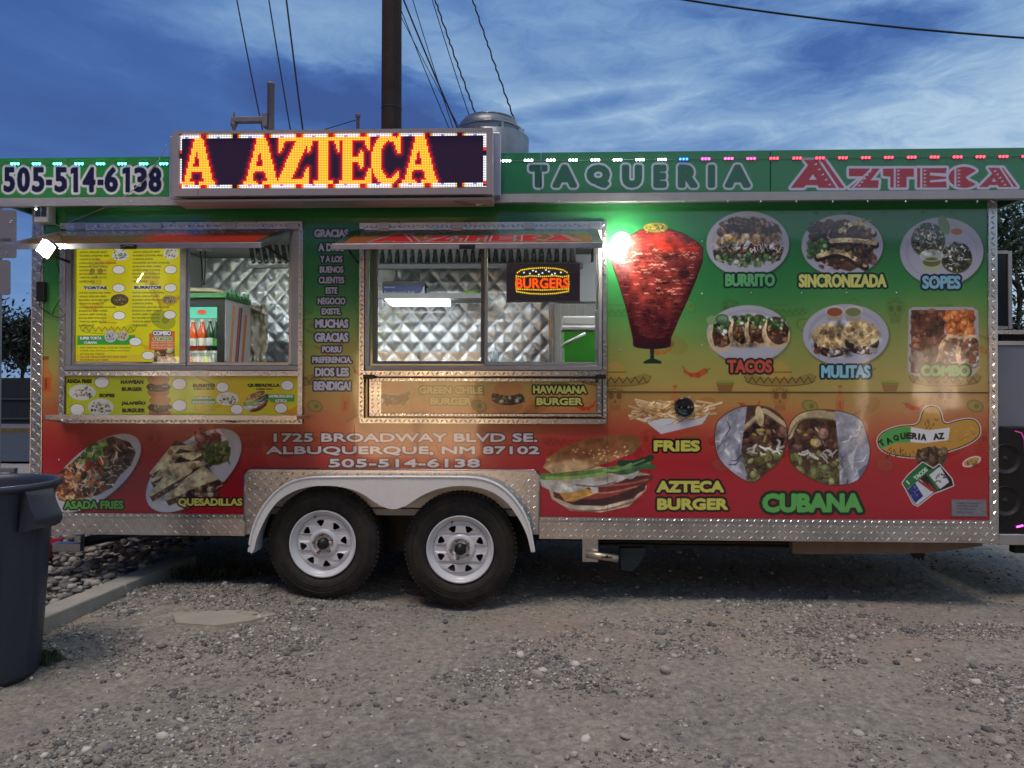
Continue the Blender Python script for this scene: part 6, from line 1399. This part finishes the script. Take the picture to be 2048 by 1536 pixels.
nt.l.new(cc, b.inputs['Base Color']); b.inputs['Roughness'].default_value = .95; b.inputs['Specular IOR Level'].default_value = .25
bn = nt.new('ShaderNodeBump'); bn.inputs['Strength'].default_value = .9; bn.inputs['Distance'].default_value = .009
nt.put(bn.inputs['Height'], nt.noise(pos, 70, 6, .75)*1.0-E(nt, vo.outputs['Distance'])*.5); nt.l.new(bn.outputs[0], b.inputs['Normal'])
sheet('dirt_lot', np.arange(-4.6, 4.6, .016), np.concatenate([np.arange(-2.9, .6, .013), np.arange(.6, 6, .05)]), GM)
# big far sheet just below, with a hole-free drop under the fine one
far = mk('open_ground', [(-900, -900, -.10), (900, -900, -.10), (900, 1500, -.10), (-900, 1500, -.10)], [(0, 1, 2, 3)], GM); tag(far, kind='structure')
mid = sheet('dirt_yard', np.concatenate([np.arange(-20, -4.5, .3), np.arange(4.5, 24, .3)]), np.arange(-16, 22, .3), GM)
# rebuild mid as four rings around the fine sheet to avoid crossing it
bpy.data.objects.remove(mid)
for k, (xs, ys) in enumerate(((np.arange(-24, -4.55, .15), np.arange(-3.2, 6.2, .15)), (np.arange(4.56, 24, .15), np.arange(-3.2, 6.2, .15)), (np.arange(-24, 24, .3), np.arange(5.95, 40, .3)), (np.arange(-24, 24, .3), np.arange(-16, -2.88, .3)))):
    sheet('dirt_yard', xs, ys, GM, drop=-.003)

# stones -----------------------------------------------------------
ico = []
t_ = (1+5**.5)/2
for v in [(-1, t_, 0), (1, t_, 0), (-1, -t_, 0), (1, -t_, 0), (0, -1, t_), (0, 1, t_), (0, -1, -t_), (0, 1, -t_), (t_, 0, -1), (t_, 0, 1), (-t_, 0, -1), (-t_, 0, 1)]:
    q = Vector(v).normalized(); ico.append((q.x, q.y, q.z))
ICO = np.array(ico); IF = np.array([(0, 11, 5), (0, 5, 1), (0, 1, 7), (0, 7, 10), (0, 10, 11), (1, 5, 9), (5, 11, 4), (11, 10, 2), (10, 7, 6), (7, 1, 8), (3, 9, 4), (3, 4, 2), (3, 2, 6), (3, 6, 8), (3, 8, 9), (4, 9, 5), (2, 4, 11), (6, 2, 10), (8, 6, 7), (9, 8, 1)])
def stone_mat(name, cols):
    m = bpy.data.materials.new(name); m.use_nodes = True; nt = NT(m.node_tree); b = nt.n['Principled BSDF']
    g = nt.new('ShaderNodeNewGeometry'); n = len(cols)
    r = nt.ramp(g.outputs['Random Per Island'], [(k/(n), lin(c)) for k, c in enumerate(cols)]); 
    nt.n[-1].color_ramp.interpolation = 'CONSTANT'
    cm = nt.mix(.35, r, nt.ramp(nt.noise(g.outputs['Position'], 120, 3, .6), [(.3, (.05, .05, .05)), (.7, (.4, .38, .35))]))
    nt.l.new(cm, b.inputs['Base Color']); b.inputs['Roughness'].default_value = .85; return m
STM1 = stone_mat('gravel_stone', [(104, 100, 100), (134, 126, 120), (60, 58, 62), (156, 148, 140), (124, 112, 104), (186, 180, 172), (88, 90, 98), (142, 132, 122), (44, 42, 46), (214, 208, 200), (70, 68, 70)])
STM2 = stone_mat('rubble_stone', [(150, 144, 136), (112, 106, 104), (170, 164, 154), (130, 122, 114), (186, 180, 170), (90, 86, 86)])
def stones(name, xs, ys, rs, mt, flat=(.35, .75), zf=None, seed=3):
    rng = np.random.RandomState(seed); n = len(xs); an = rng.rand(n)*6.283; ec = rng.uniform(.55, 1, n); fl = rng.uniform(*flat, n)
    jit = 1+rng.uniform(-.25, .25, (n, 12))
    base = ICO[None]*jit[..., None]*rs[:, None, None]
    x = base[..., 0]; y = base[..., 1]*ec[:, None]; z = base[..., 2]*fl[:, None]
    tl = rng.normal(0, .25, n); z = z+x*tl[:, None]*.6
    X_ = x*np.cos(an)[:, None]-y*np.sin(an)[:, None]+xs[:, None]; Y_ = x*np.sin(an)[:, None]+y*np.cos(an)[:, None]+ys[:, None]
    zz = (zf if zf is not None else height(xs, ys))[:, None]; Z_ = z+zz+(rs*fl*.25)[:, None]
    vs = np.stack([X_, Y_, Z_], -1).reshape(-1, 3); f = (IF[None]+(np.arange(n)*12)[:, None, None]).reshape(-1, 3)
    me = bpy.data.meshes.new(name); nv, nf = len(vs), len(f)
    me.vertices.add(nv); me.vertices.foreach_set('co', vs.ravel()); me.loops.add(nf*3); me.loops.foreach_set('vertex_index', f.ravel().astype(np.int32))
    me.polygons.add(nf); me.polygons.foreach_set('loop_start', np.arange(0, nf*3, 3, dtype=np.int32)); me.update(calc_edges=True)
    me.materials.append(mt); o = bpy.data.objects.new(name, me); COL.objects.link(o); return o
rng = np.random.RandomState(11)
N = 165000
ys = -2.75+2.95*rng.rand(N)**.8; xs = rng.uniform(-3.6, 3.6, N)
clump = gnoise(xs*1.4, ys*2.5, 21)+gnoise(xs*5, ys*8, 22)*.6; keep = rng.rand(N) < np.clip(.5+clump*2.4-.05, .05, 1); xs, ys = xs[keep], ys[keep]
rs = np.clip(np.exp(rng.normal(-5.42, .50, len(xs))), .0022, .018)
big = rng.rand(len(rs)) < .007; rs[big] = rng.uniform(.014, .030, big.sum())
o = stones('gravel', xs, ys, rs, STM1); tag(o, 'loose mixed gravel scattered over the dirt in front of the trailer', 'gravel', kind='stuff')
xs = rng.uniform(-3.5, 6, 9000); ys = rng.uniform(.2, 6.0, 9000); rs = np.clip(np.exp(rng.normal(-4.9, .5, 9000)), .004, .03)
o = stones('gravel_beyond', xs, ys, rs, STM1, seed=8); tag(o, 'dim gravel under and beyond the trailer', 'gravel', kind='stuff')
def rub(n, seed):
    r = np.random.RandomState(seed); a = r.rand(n); b_ = r.rand(n)
    x = -4.6+3.6*a; y = -.55+4.6*b_**1.3
    return x, y
# kerb line: from lower left to the trailer
ka, kb = G(58, 1246, .10), G(300, 1147, .10); kd = (kb-ka).normalized(); kn = Vector((-kd.y, kd.x, 0))
x, y = rub(5200, 5); side_d = (x-ka.x)*kn.x+(y-ka.y)*kn.y; ok = (side_d > .15) & (y > -.6); x, y = x[ok], y[ok]
r = np.clip(np.exp(np.random.RandomState(6).normal(-3.45, .30, len(x))), .016, .06)
o = stones('river_rocks', x, y, r, STM2, flat=(.3, .62), zf=.055+np.random.RandomState(9).rand(len(x))*.05+.05*np.clip(y, 0, 4), seed=12); tag(o, 'bed of fist-sized grey rocks behind the concrete kerb at left', 'rocks', kind='stuff')
# some single larger stones one could pick up
SING = [(1075, 1362, .050, 'broad flat grey stone half buried in the dirt below the right wheel'), (652, 1397, .036, 'rounded grey stone in the lower middle left'), (1998, 1492, .040, 'pale rounded stone near the lower right corner'), (923, 1483, .030, 'oval grey stone at the bottom of the lot below the left wheel'),
        (1925, 1445, .030, 'reddish brown stone left of the pale stone at lower right'), (248, 1230, .034, 'dark square-edged lump of rock in front of the kerb'), (366, 1334, .030, 'dark pointed stone in the gravel at left'), (1330, 1350, .034, 'small dark stone standing up in the middle of the lot'),
        (1250, 1470, .028, 'smooth tan pebble at the bottom centre right'), (1500, 1425, .026, 'flat slate-coloured stone right of centre'), (1145, 1375, .022, 'pale pebble just right of the broad flat stone'), (1660, 1412, .024, 'thin flat stone lying in the right part of the lot')]
for k, (u, v, r0, lab) in enumerate(SING):
    g0 = G(u, v, 0.0); o = stones('loose_stone', np.array([g0.x]), np.array([g0.y]), np.array([r0]), STM1 if k != 5 else STM2, (.4, .6) if k not in (5, 7) else (.7, .9), seed=40+k)
    o.modifiers.new('round', 'SUBSURF').levels = 1; o.modifiers['round'].render_levels = 2 if k != 5 else 1
    tag(o, lab, 'stone', 'larger loose stones on the lot')
    me = o.data; c = Vector((g0.x, g0.y, float(height(np.array([g0.x]), np.array([g0.y]))[0])))
    me.transform(Matrix.Translation(-c)); o.location = c
    me.polygons.foreach_set('use_smooth', [True]*len(me.polygons))
# kerb
CONC = mat('old_concrete', (158, 152, 144), .85, var=.18, vs=9, bump=.6, bs=60)
L = (kb-ka).length+1.0
segs = 4
KB = []
for k in range(3):
    s0, s1 = -.9+k*.85, -.9+(k+1)*.85-.006
    a = ka+kd*s0; b2 = ka+kd*s1; w_ = .155
    a, b2 = Vector((a.x, a.y, 0)), Vector((b2.x, b2.y, 0)); q = kn*w_
    vs = [a, b2, b2+q, a+q]; V = [(p.x, p.y, -.06) for p in vs]+[(p.x, p.y, .098) for p in vs]
    o = mk('concrete_kerb', V, [(3, 2, 1, 0), (4, 5, 6, 7), (0, 1, 5, 4), (1, 2, 6, 5), (2, 3, 7, 6), (3, 0, 4, 7)], CONC); bevel(o, .012, 3)
    tag(o, ('length of concrete kerb hidden partly by the trash can', 'middle length of concrete kerb, lit by the floodlight', 'length of concrete kerb running under the trailer')[k], 'kerb', 'concrete kerb stones at left')
# slab
pts = [G(345, 1232, .004), G(470, 1226, .004), G(556, 1234, .004), G(500, 1248, .004), G(430, 1258, .004), G(352, 1252, .004)]
pts = [(p.x, p.y) for p in pts]; n = len(pts)
hz = float(np.mean([height(np.array([p[0]]), np.array([p[1]]))[0] for p in pts]))+.009
V = [(x, y, hz) for x, y in pts]+[(x, y, hz-.05) for x, y in pts]
tri = tessellate_polygon([[Vector((x, y, 0)) for x, y in pts]])
o = mk('concrete_slab', V, [tuple(t) for t in tri]+[(i, (i+1) % n, (i+1) % n+n, i+n) for i in range(n)], mat('pale_concrete', (156, 150, 138), .8, var=.12, vs=12, bump=.3, bs=50)); tag(o, 'worn pale concrete slab flush with the dirt in front of the kerb', 'slab')
# weeds
def grass(name, cx, cy, n, rad, hgt, lab, seed, col=(70, 96, 40)):
    r_ = random.Random(seed); m = MB()
    for k in range(n):
        a, d = r_.uniform(0, 6.28), rad*math.sqrt(r_.random()); x, y = cx+d*math.cos(a), cy+d*.6*math.sin(a); z = float(height(np.array([x]), np.array([y]))[0])
        h = hgt*r_.uniform(.4, 1); t = r_.uniform(0, 6.28); bx, by = math.cos(t)*.003, math.sin(t)*.003; lx, ly = r_.uniform(-.5, .5)*h, r_.uniform(-.5, .5)*h
        m.add([(x-bx, y-by, z-.004), (x+bx, y+by, z-.004), (x+lx*.4+bx*.7, y+ly*.4, z+h*.6), (x+lx, y+ly, z+h)], [(0, 1, 2), (0, 2, 3)])
    o = m.make(name, mat('weed_green_%d' % seed, col, .7, var=.4, vs=20)); return tag(o, lab, 'weeds', kind='stuff')
g0 = G(70, 1325, 0); grass('weed_patch', g0.x, g0.y, 900, .13, .045, 'small green weed patch beside the trash can', 1, (66, 78, 50))
for k, (u, v) in enumerate(((330, 1165), (400, 1170), (480, 1160))): g0 = G(u, v, 0); grass('dry_grass', g0.x, g0.y+.2, 260, .25, .10, 'sparse dry grass in the shade under the trailer', 5+k, (60, 64, 40))

# ------------------------------------------------------------------ trash can
TY_ = -1.30
er = P(95, 985, TY_); cr = .335; cxx = er.x-cr-.0; ctop = P(60, 985, TY_-cr).z
TC = thing('trash_can', (cxx, TY_, 0), 'large grey-blue plastic trash can cut off by the left edge', 'trash can')
CANM = mat('can_plastic', (44, 50, 66), .42, var=.12, vs=7, bump=.25, bs=30)
nrib = 60
def canpt(r, z, k, n=120):
    t = 2*math.pi*k/n; return (cxx+r*math.cos(t), TY_+r*math.sin(t), z)
prof = [(.0, .012), (.225, .012), (.245, .0), (.256, .03), (.262, .10), (.30, ctop-.14), (.306, ctop-.10), (.312, ctop-.06), (.318, ctop-.045), (.322, ctop-.03), (.336, ctop-.026), (.342, ctop-.012), (.338, ctop), (.326, ctop+.003), (.314, ctop-.004), (.306, ctop-.03), (.29, ctop-.2), (.24, .05), (0, .04)]
vs, fs = [], []; n = 120
for i, (r, z) in enumerate(prof):
    for k in range(n):
        rib = (.011 if (k % 12) < 2 and 4 <= i <= 5 else 0)
        vs.append(canpt(r-rib, z, k))
for i in range(len(prof)-1):
    for k in range(n): fs.append((i*n+k, i*n+(k+1) % n, (i+1)*n+(k+1) % n, (i+1)*n+k))
mk('body', vs, fs, CANM, TC, smooth=True)
def can_handle(t):
    c, s = math.cos(t), math.sin(t)
    def q(r, w_, z): return (cxx+r*c-w_*s, TY_+r*s+w_*c, z)
    pr = [(.315, ctop-.02), (.336, ctop-.026), (.344, ctop-.045), (.350, ctop-.07), (.362, ctop-.10), (.380, ctop-.13), (.388, ctop-.15), (.387, ctop-.168), (.376, ctop-.186), (.352, ctop-.198), (.325, ctop-.204), (.300, ctop-.21)]
    V = [q(r, w_, z) for w_ in (-.075, .075) for r, z in pr]; k = len(pr)
    tri = tessellate_polygon([[Vector((r, z, 0)) for r, z in pr]])
    F_ = [(i, i+1, i+1+k, i+k) for i in range(k-1)]+[tuple(t) for t in tri]+[tuple(i+k for i in reversed(t)) for t in tri]
    bevel(mk('handle', V, F_, CANM, TC, smooth=True), .016, 4)
can_handle(-.15); can_handle(math.pi-.15)
MB().lathe([(0, 0), (.26, 0)], (cxx, TY_, .32), 'z', 30).make('rubbish', mat('dark_bag', (20, 20, 24), .35, bump=1, bs=12), TC)
# tube frame and sign backs at left
TF = thing('tube_gate_end', P(14, 960, .6), 'end of a grey square tube gate behind the trash can', 'gate')
for r_ in ((-60, 936, 28, 945), (17, 945.5, 28, 968), (-60, 955, 10, 963)):
    m = MB(); pbox(m, *r_, .58, .62); bevel(m.make('tube', mat('galvanised_tube', (128, 128, 132), .4, .5, var=.1), TF), .004)
m = MB(); a = P(20, 968, .6); m.box(a.x-.02, .58, 0, a.x+.02, .62, a.z-.002); m.make('post', MATS['galvanised_tube'], TF)
SGN = thing('road_sign', P(-4, 1000, 3.0), 'pair of blank grey road sign backs on a post behind the trailer corner', 'road sign')
SBK = mat('sign_back', (138, 132, 132), .45, .3, var=.08)
def rrect(u0, v0_, u1, v1, r=5):
    out = []
    for cu, cv, a0 in ((u1-r, v0_+r, -90), (u1-r, v1-r, 0), (u0+r, v1-r, 90), (u0+r, v0_+r, 180)):
        for k in range(4): t = R(a0+k*30); out.append((cu+r*math.cos(t), cv+r*math.sin(t)))
    return out
MB().prism(UV2(rrect(-42, 420, 32, 516), 3.0), 3.0, 3.01).make('upper_plate', SBK, SGN); MB().prism(UV2(rrect(-42, 520, 20, 590), 3.0), 3.0, 3.01).make('lower_plate', SBK, SGN)
m = MB(); a = P(-2, 410, 3.02); m.box(a.x-.02, 3.012, 0, a.x+.022, 3.05, a.z); m.make('post', SBK, SGN)
solid_text('lettering', '(1623)', 1, 476, 22, 484, 2.997, BLK, SGN)
for v in (505,): p = P(13, v, 2.997); MB().lathe([(.012, 0), (.009, -.004), (.006, -.001)], (p.x, p.y, p.z), 'y', 14).make('bolt', ALU, SGN)
p = P(22, 443, 2.997); MB().lathe([(.016, -.0005), (.013, -.003), (.009, -.0005)], (p.x, p.y, p.z), 'y', 16).make('round_mark', ALU, SGN)

# ------------------------------------------------------------------ right end of the trailer: tongue, box, speaker
GB = thing('generator_box', P(2040, 860, .6), 'pale grey steel cabinet on the trailer tongue behind the speaker', 'cabinet')
GBM = mat('pale_grey_cabinet', (128, 130, 144), .45, .1, var=.05)
m = MB(); pbox(m, 1996, 690, 2150, 1060, .45, 1.4); bevel(m.make('cabinet', GBM, GB), .006)
m = MB(); pbox(m, 1996, 660, 2150, 668, .44, 1.4); pbox(m, 1996, 682, 2150, 690, .44, .5); m.make('tread_edge', PLATEM, GB)
m = MB(); pbox(m, 2002, 668, 2150, 682, .5, 1.3); m.make('louvre_gap', DARK, GB)
SF = thing('folded_sign_frame', P(2008, 660, .5), 'dark panel in a grey frame standing on the tongue cabinet', 'sign')
m = MB(); pbox(m, 1990, 508, 2016, 652, .50, .53); m.make('panel', mat('dark_panel', (20, 24, 34), .2, coat=.4), SF)
m = MB(); pbox(m, 2016.5, 502, 2025, 657, .49, .54); pbox(m, 1990, 501, 2016, 507.5, .49, .54); pbox(m, 1990, 652.5, 2016, 658, .49, .54); m.make('frame', ALUP, SF)
TG = thing('tongue_platform', P(2060, 1100, .5), 'tread plate platform over the trailer tongue at the right edge', 'platform')
TG2 = TG
m = MB(); pbox(m, 1998, 1068, 2200, 1092, .20, 1.6); bevel(m.make('plate', PLATEM, TG), .006)
m = MB(); pbox(m, 2030, 1092.5, 2200, 1108, .3, .36); m.make('beam', DARK, TG)
SP = thing('loudspeaker', P(2040, 1068, .4), 'tall black party loudspeaker with pink light rim on the tongue platform', 'loudspeaker')
sy0 = .22
o1 = UV2([(1998, 1067), (1998, 868), (2003, 859), (2010, 855), (2082, 855), (2090, 866), (2090, 1067)], sy0); MB().prism(o1, sy0, .5).make('cabinet', mat('speaker_black', (12, 12, 15), .35, var=.2), SP)
for v, r_ in ((918, .098), (1002, .098)):
    p = P(2010, v, sy0); MB().lathe([(r_, -.002), (r_*.98, -.012), (r_*.9, -.004), (r_*.5, .012), (r_*.32, .014), (r_*.28, .006), (0, .0)], (p.x, sy0-.004, p.z), 'y', 36).make('woofer', mat('speaker_cone', (26, 26, 30), .5), SP, smooth=True)
pk = emat('pink_led', (255, 60, 190), 1.2); m = MB().tube([P(2030, 862, sy0-.004), P(2043, 866, sy0-.004), P(2049, 880, sy0-.004), P(2050, 905, sy0-.004)], .004, 6); m.make('light_rim', emat('pink_dim', (190, 60, 150), .5), SP)
m = MB().tube([P(2034, 1054, sy0-.006), P(2046, 1051, sy0-.006)], .005, 6); m.make('light_bar', emat('pink_led_bright', (255, 70, 230), 7), SP)
solid_text('lettering', 'MEGA', 1999, 1028, 2021, 1033, sy0-.004, mat('speaker_letter', (150, 150, 156), .4), SP)

# ------------------------------------------------------------------ utility pole and wires
UP = thing('utility_pole', (P(783, 400, 5.2).x, 5.2, 0), 'dark brown wooden utility pole rising behind the LED sign', 'utility pole')
px = P(783, 200, 5.2).x; pr = 20*(9.8)/1479
MB().lathe([(pr*1.08, -.3), (pr*1.03, 4), (pr*.95, 9), (pr*.92, 12.5), (0, 12.52)], (px, 5.2, 0), 'z', 28).make('trunk', mat('creosote_wood', (46, 26, 24), .85, var=.35, vs=5, bump=1.2, bs=26), UP, smooth=True)
m = MB(); m.tube([(px+pr*.55, 5.2-pr*.86, .0), (px+pr*.52, 5.2-pr*.84, 6), (px+pr*.48, 5.2-pr*.80, 12)], .012, 6); m.make('ground_wire', DARK, UP)
for zz in (2.9, 3.7, 4.4, 5.1): MB().lathe([(pr*1.03, -.012), (pr*1.045, 0), (pr*1.03, .012)], (px, 5.2, zz), 'z', 24).make('metal_band', DARK, UP)
m = MB(); m.box(px-1.2, 5.0, 11.4, px+1.2, 5.08, 11.52); m.make('crossarm', MATS['creosote_wood'], UP)
WIRE = mat('black_cable', (12, 14, 20), .6)
wires = [((474, 0), (524, 262), 6, .010, 'leftmost overhead wire, coming down onto the LED sign', 0), ((538, 0), (580, 262), 6, .010, 'second overhead wire from the left, above the LED sign', 0), ((573, 0), (605, 262), 6, .013, 'thicker third overhead wire from the left, above the LED sign', 0),
         ((802, 18), (895, 256), 6.5, .008, 'thin wire just right of the utility pole, lowest of the fan', 0), ((808, 0), (912, 256), 6.5, .014, 'thick cable in the fan right of the utility pole', 0), ((826, 0), (904, 256), 7, .008, 'thin wire crossing behind the thick cable right of the pole', 0), ((800, 28), (916, 256), 7.5, .007, 'thin wire bending right from the utility pole', 0),
         ((865, 0), (939, 240), 7, .008, 'straight thin wire left of the twisted cables', 0), ((871, 0), (953, 240), 6, .012, 'twisted cable ending above the left of the roof fan', 1), ((946, 0), (1030, 250), 6, .012, 'twisted cable ending above the right of the roof fan', 1),
         ((1440, 0), (2060, 66), 7, .016, 'heavy overhead cable crossing the upper right sky', 0)]
for (a, b3, Y, r_, lab, tw) in wires:
    p, q = P(*a, Y), P(*b3, Y); 
    if lab.startswith('heavy'): e0 = p+(p-q)*.6; e1 = q+(q-p)*.6
    else: e0 = p+(p-q)*1.2; e1 = q+(q-p)*.35; e0.y -= 1.2*0
    pts = []
    n = 90 if tw else 16
    for k in range(n+1):
        t = k/n; s = e0.lerp(e1, t); s.z -= .12*4*t*(1-t)*(1 if not lab.startswith('heavy') else 2) - .12*.9
        if tw: s.x += math.sin(k*1.9+math.sin(k*.7))*.009
        pts.append(s)
    o = MB().tube(pts, r_, 6).make('overhead_wire', WIRE, smooth=True); tag(o, lab, 'wire', 'overhead wires')

# ------------------------------------------------------------------ trees, street and fence behind
def tree(base, h, spread, nleaf, lab, seed, leafc=(40, 58, 36), ls=.07, dens=1.0):
    r_ = random.Random(seed); T_ = thing('leafy_tree', base, lab, 'tree', None); m = MB(); tips = []
    bx, by, bz = base
    def limb(p, d, L, r, dep):
        pts = [p]; q = Vector(p); dd = Vector(d)
        for k in range(4):
            dd = (dd+Vector((r_.uniform(-.18, .18), r_.uniform(-.18, .18), r_.uniform(-.05, .12)))).normalized(); q = q+dd*L/4; pts.append(q.copy())
        m.tube(pts, r, 6, radii=[r*(1-.16*k) for k in range(5)])
        if dep >= 2: tips.extend(pts[1:])
        if dep < 4:
            for k in range(3 if dep < 3 else 2):
                a = r_.uniform(0, 6.28); nd = (dd+Vector((math.cos(a), math.sin(a), r_.uniform(-.1, .5)))*spread).normalized(); limb(pts[r_.choice((2, 3, 4))], nd, L*r_.uniform(.55, .8), r*.5, dep+1)
    limb(Vector((bx, by, bz-.1)), Vector((0, 0, 1)), h*.38, h*.026, 0)
    m.make('trunk', mat('bark', (58, 48, 40), .9, var=.3, vs=6), T_, smooth=True)
    V = []; F_ = []
    for k in range(nleaf):
        c = r_.choice(tips); sp = h*.055; c = c+Vector((r_.gauss(0, sp), r_.gauss(0, sp), r_.gauss(0, sp*.8)))
        a = Vector((r_.gauss(0, 1), r_.gauss(0, 1), r_.gauss(0, 1))).normalized(); b_ = a.cross(Vector((r_.gauss(0, 1), r_.gauss(0, 1), r_.gauss(0, 1)))).normalized(); l = ls*r_.uniform(.6, 1.3)
        i = len(V); V += [c-a*l, c+b_*l*.35, c+a*l, c-b_*l*.35]; F_.append((i, i+1, i+2, i+3))
    o = mk('crown', V, F_, mat('leaf_%d' % seed, leafc, .6, var=.45, vs=3), T_); o['kind'] = 'stuff'
    return T_
def gp(u, Y): p = P(u, 800, Y); return (p.x, Y, 0)
tree(gp(2062, 9), 5.0, .9, 7000, 'dark leafy tree beyond the right end of the trailer', 3, ls=.07)
tree(gp(2230, 14), 6.5, .9, 7000, 'taller tree farther off at the right edge', 4, ls=.1)
tree(gp(38, 26), 6.2, .9, 8000, 'small dark tree across the street at the left edge', 6, (30, 40, 30), .13)
tree(gp(-120, 30), 8, .9, 6000, 'broad tree across the street beyond the road sign', 7, (28, 38, 28), .15)
m = MB(); rd = []
ASP = mat('asphalt', (52, 54, 60), .8, var=.2, vs=2)
def strip(name, y0, y1, z, mt, x0=-60, x1=60): return tag(mk(name, [(x0, y0, z), (x1, y0, z), (x1, y1, z), (x0, y1, z)], [(0, 1, 2, 3)], mt), kind='structure')
strip('street', 8.5, 17.5, .03, ASP, -60, -5.2)
m = MB(); m.box(-60, 17.5, 0, -5.2, 17.75, .17); o = m.make('street_kerb', mat('yellow_kerb_paint', (110, 92, 58), .8, var=.3, vs=3)); tag(o, kind='structure')
m = MB(); m.box(-60, 17.76, 0, -5.2, 20.5, .165); o = m.make('pavement', mat('pavement_concrete', (84, 88, 96), .85, var=.15)); tag(o, kind='structure')
FN = thing('chain_fence', (-14, 21, 0), 'dark slatted fence along the far side of the street', 'fence')
FNM = mat('dark_fence', (30, 30, 34), .7, var=.3)
x = -30
while x < -8:
    m = MB(); m.box(x, 21, 0, x+.5, 21.03, 1.75+.02*math.sin(x*3)); m.make('slat', FNM, FN); x += .52
m = MB(); m.box(-30, 20.96, 1.0, -8, 20.995, 1.06); m.box(-30, 20.96, .3, -8, 20.995, .36); m.make('rail', mat('fence_rail', (60, 62, 68), .6), FN)
HG = thing('far_wall', (-4, 45, 0), 'low dark block wall far behind the lot', 'wall')
m = MB(); m.box(-60, 44, 0, 60, 44.3, 2.2); m.make('blockwork', mat('block_wall', (60, 56, 56), .9, var=.2), HG)
# guard rails glimpsed by the corner
for k, (v) in enumerate((905, 930)):
    pass
# ------------------------------------------------------------------ lit shop front across the yard (behind the viewer, seen in reflections)
SF_ = thing('shop_front', (1, -9.5, 0), 'low stucco shop front across the yard with lit glass doors', 'building')
STU = mat('stucco', (120, 104, 90), .9, var=.1)
sx = lambda u: (P(u, 800).x)*(4.6+9.5)/4.6
ops = [(sx(706), sx(960), .05, 2.1), (sx(1712), sx(1745), .3, 2.0), (sx(1830), sx(1935), 1.0, 2.2), (sx(300), sx(420), .9, 2.0)]
pts = [(-14, 0), (18, 0), (18, 4.2), (-14, 4.2)]
MB().prism(pts, -9.5, -9.8, [[(a, c), (b, c), (b, d), (a, d)] for a, b, c, d in ops]).make('wall', STU, SF_)
for k, (a, b, c, d) in enumerate(ops):
    m = MB(); m.box(a, -9.78, c, b, -9.75, d); m.make('lit_glass', emat('lit_window_warm', (255, 206, 150), 4.5) if k == 0 else emat('lit_window_pale', (255, 222, 190), 6), SF_)
    m = MB(); m.box((a+b)/2-.03, -9.74, c, (a+b)/2+.03, -9.7, d); m.make('mullion', DARK, SF_)
m = MB(); m.box(-14, -9.9, 4.2, 18, -15, 4.3); m.make('roof', DARK, SF_)
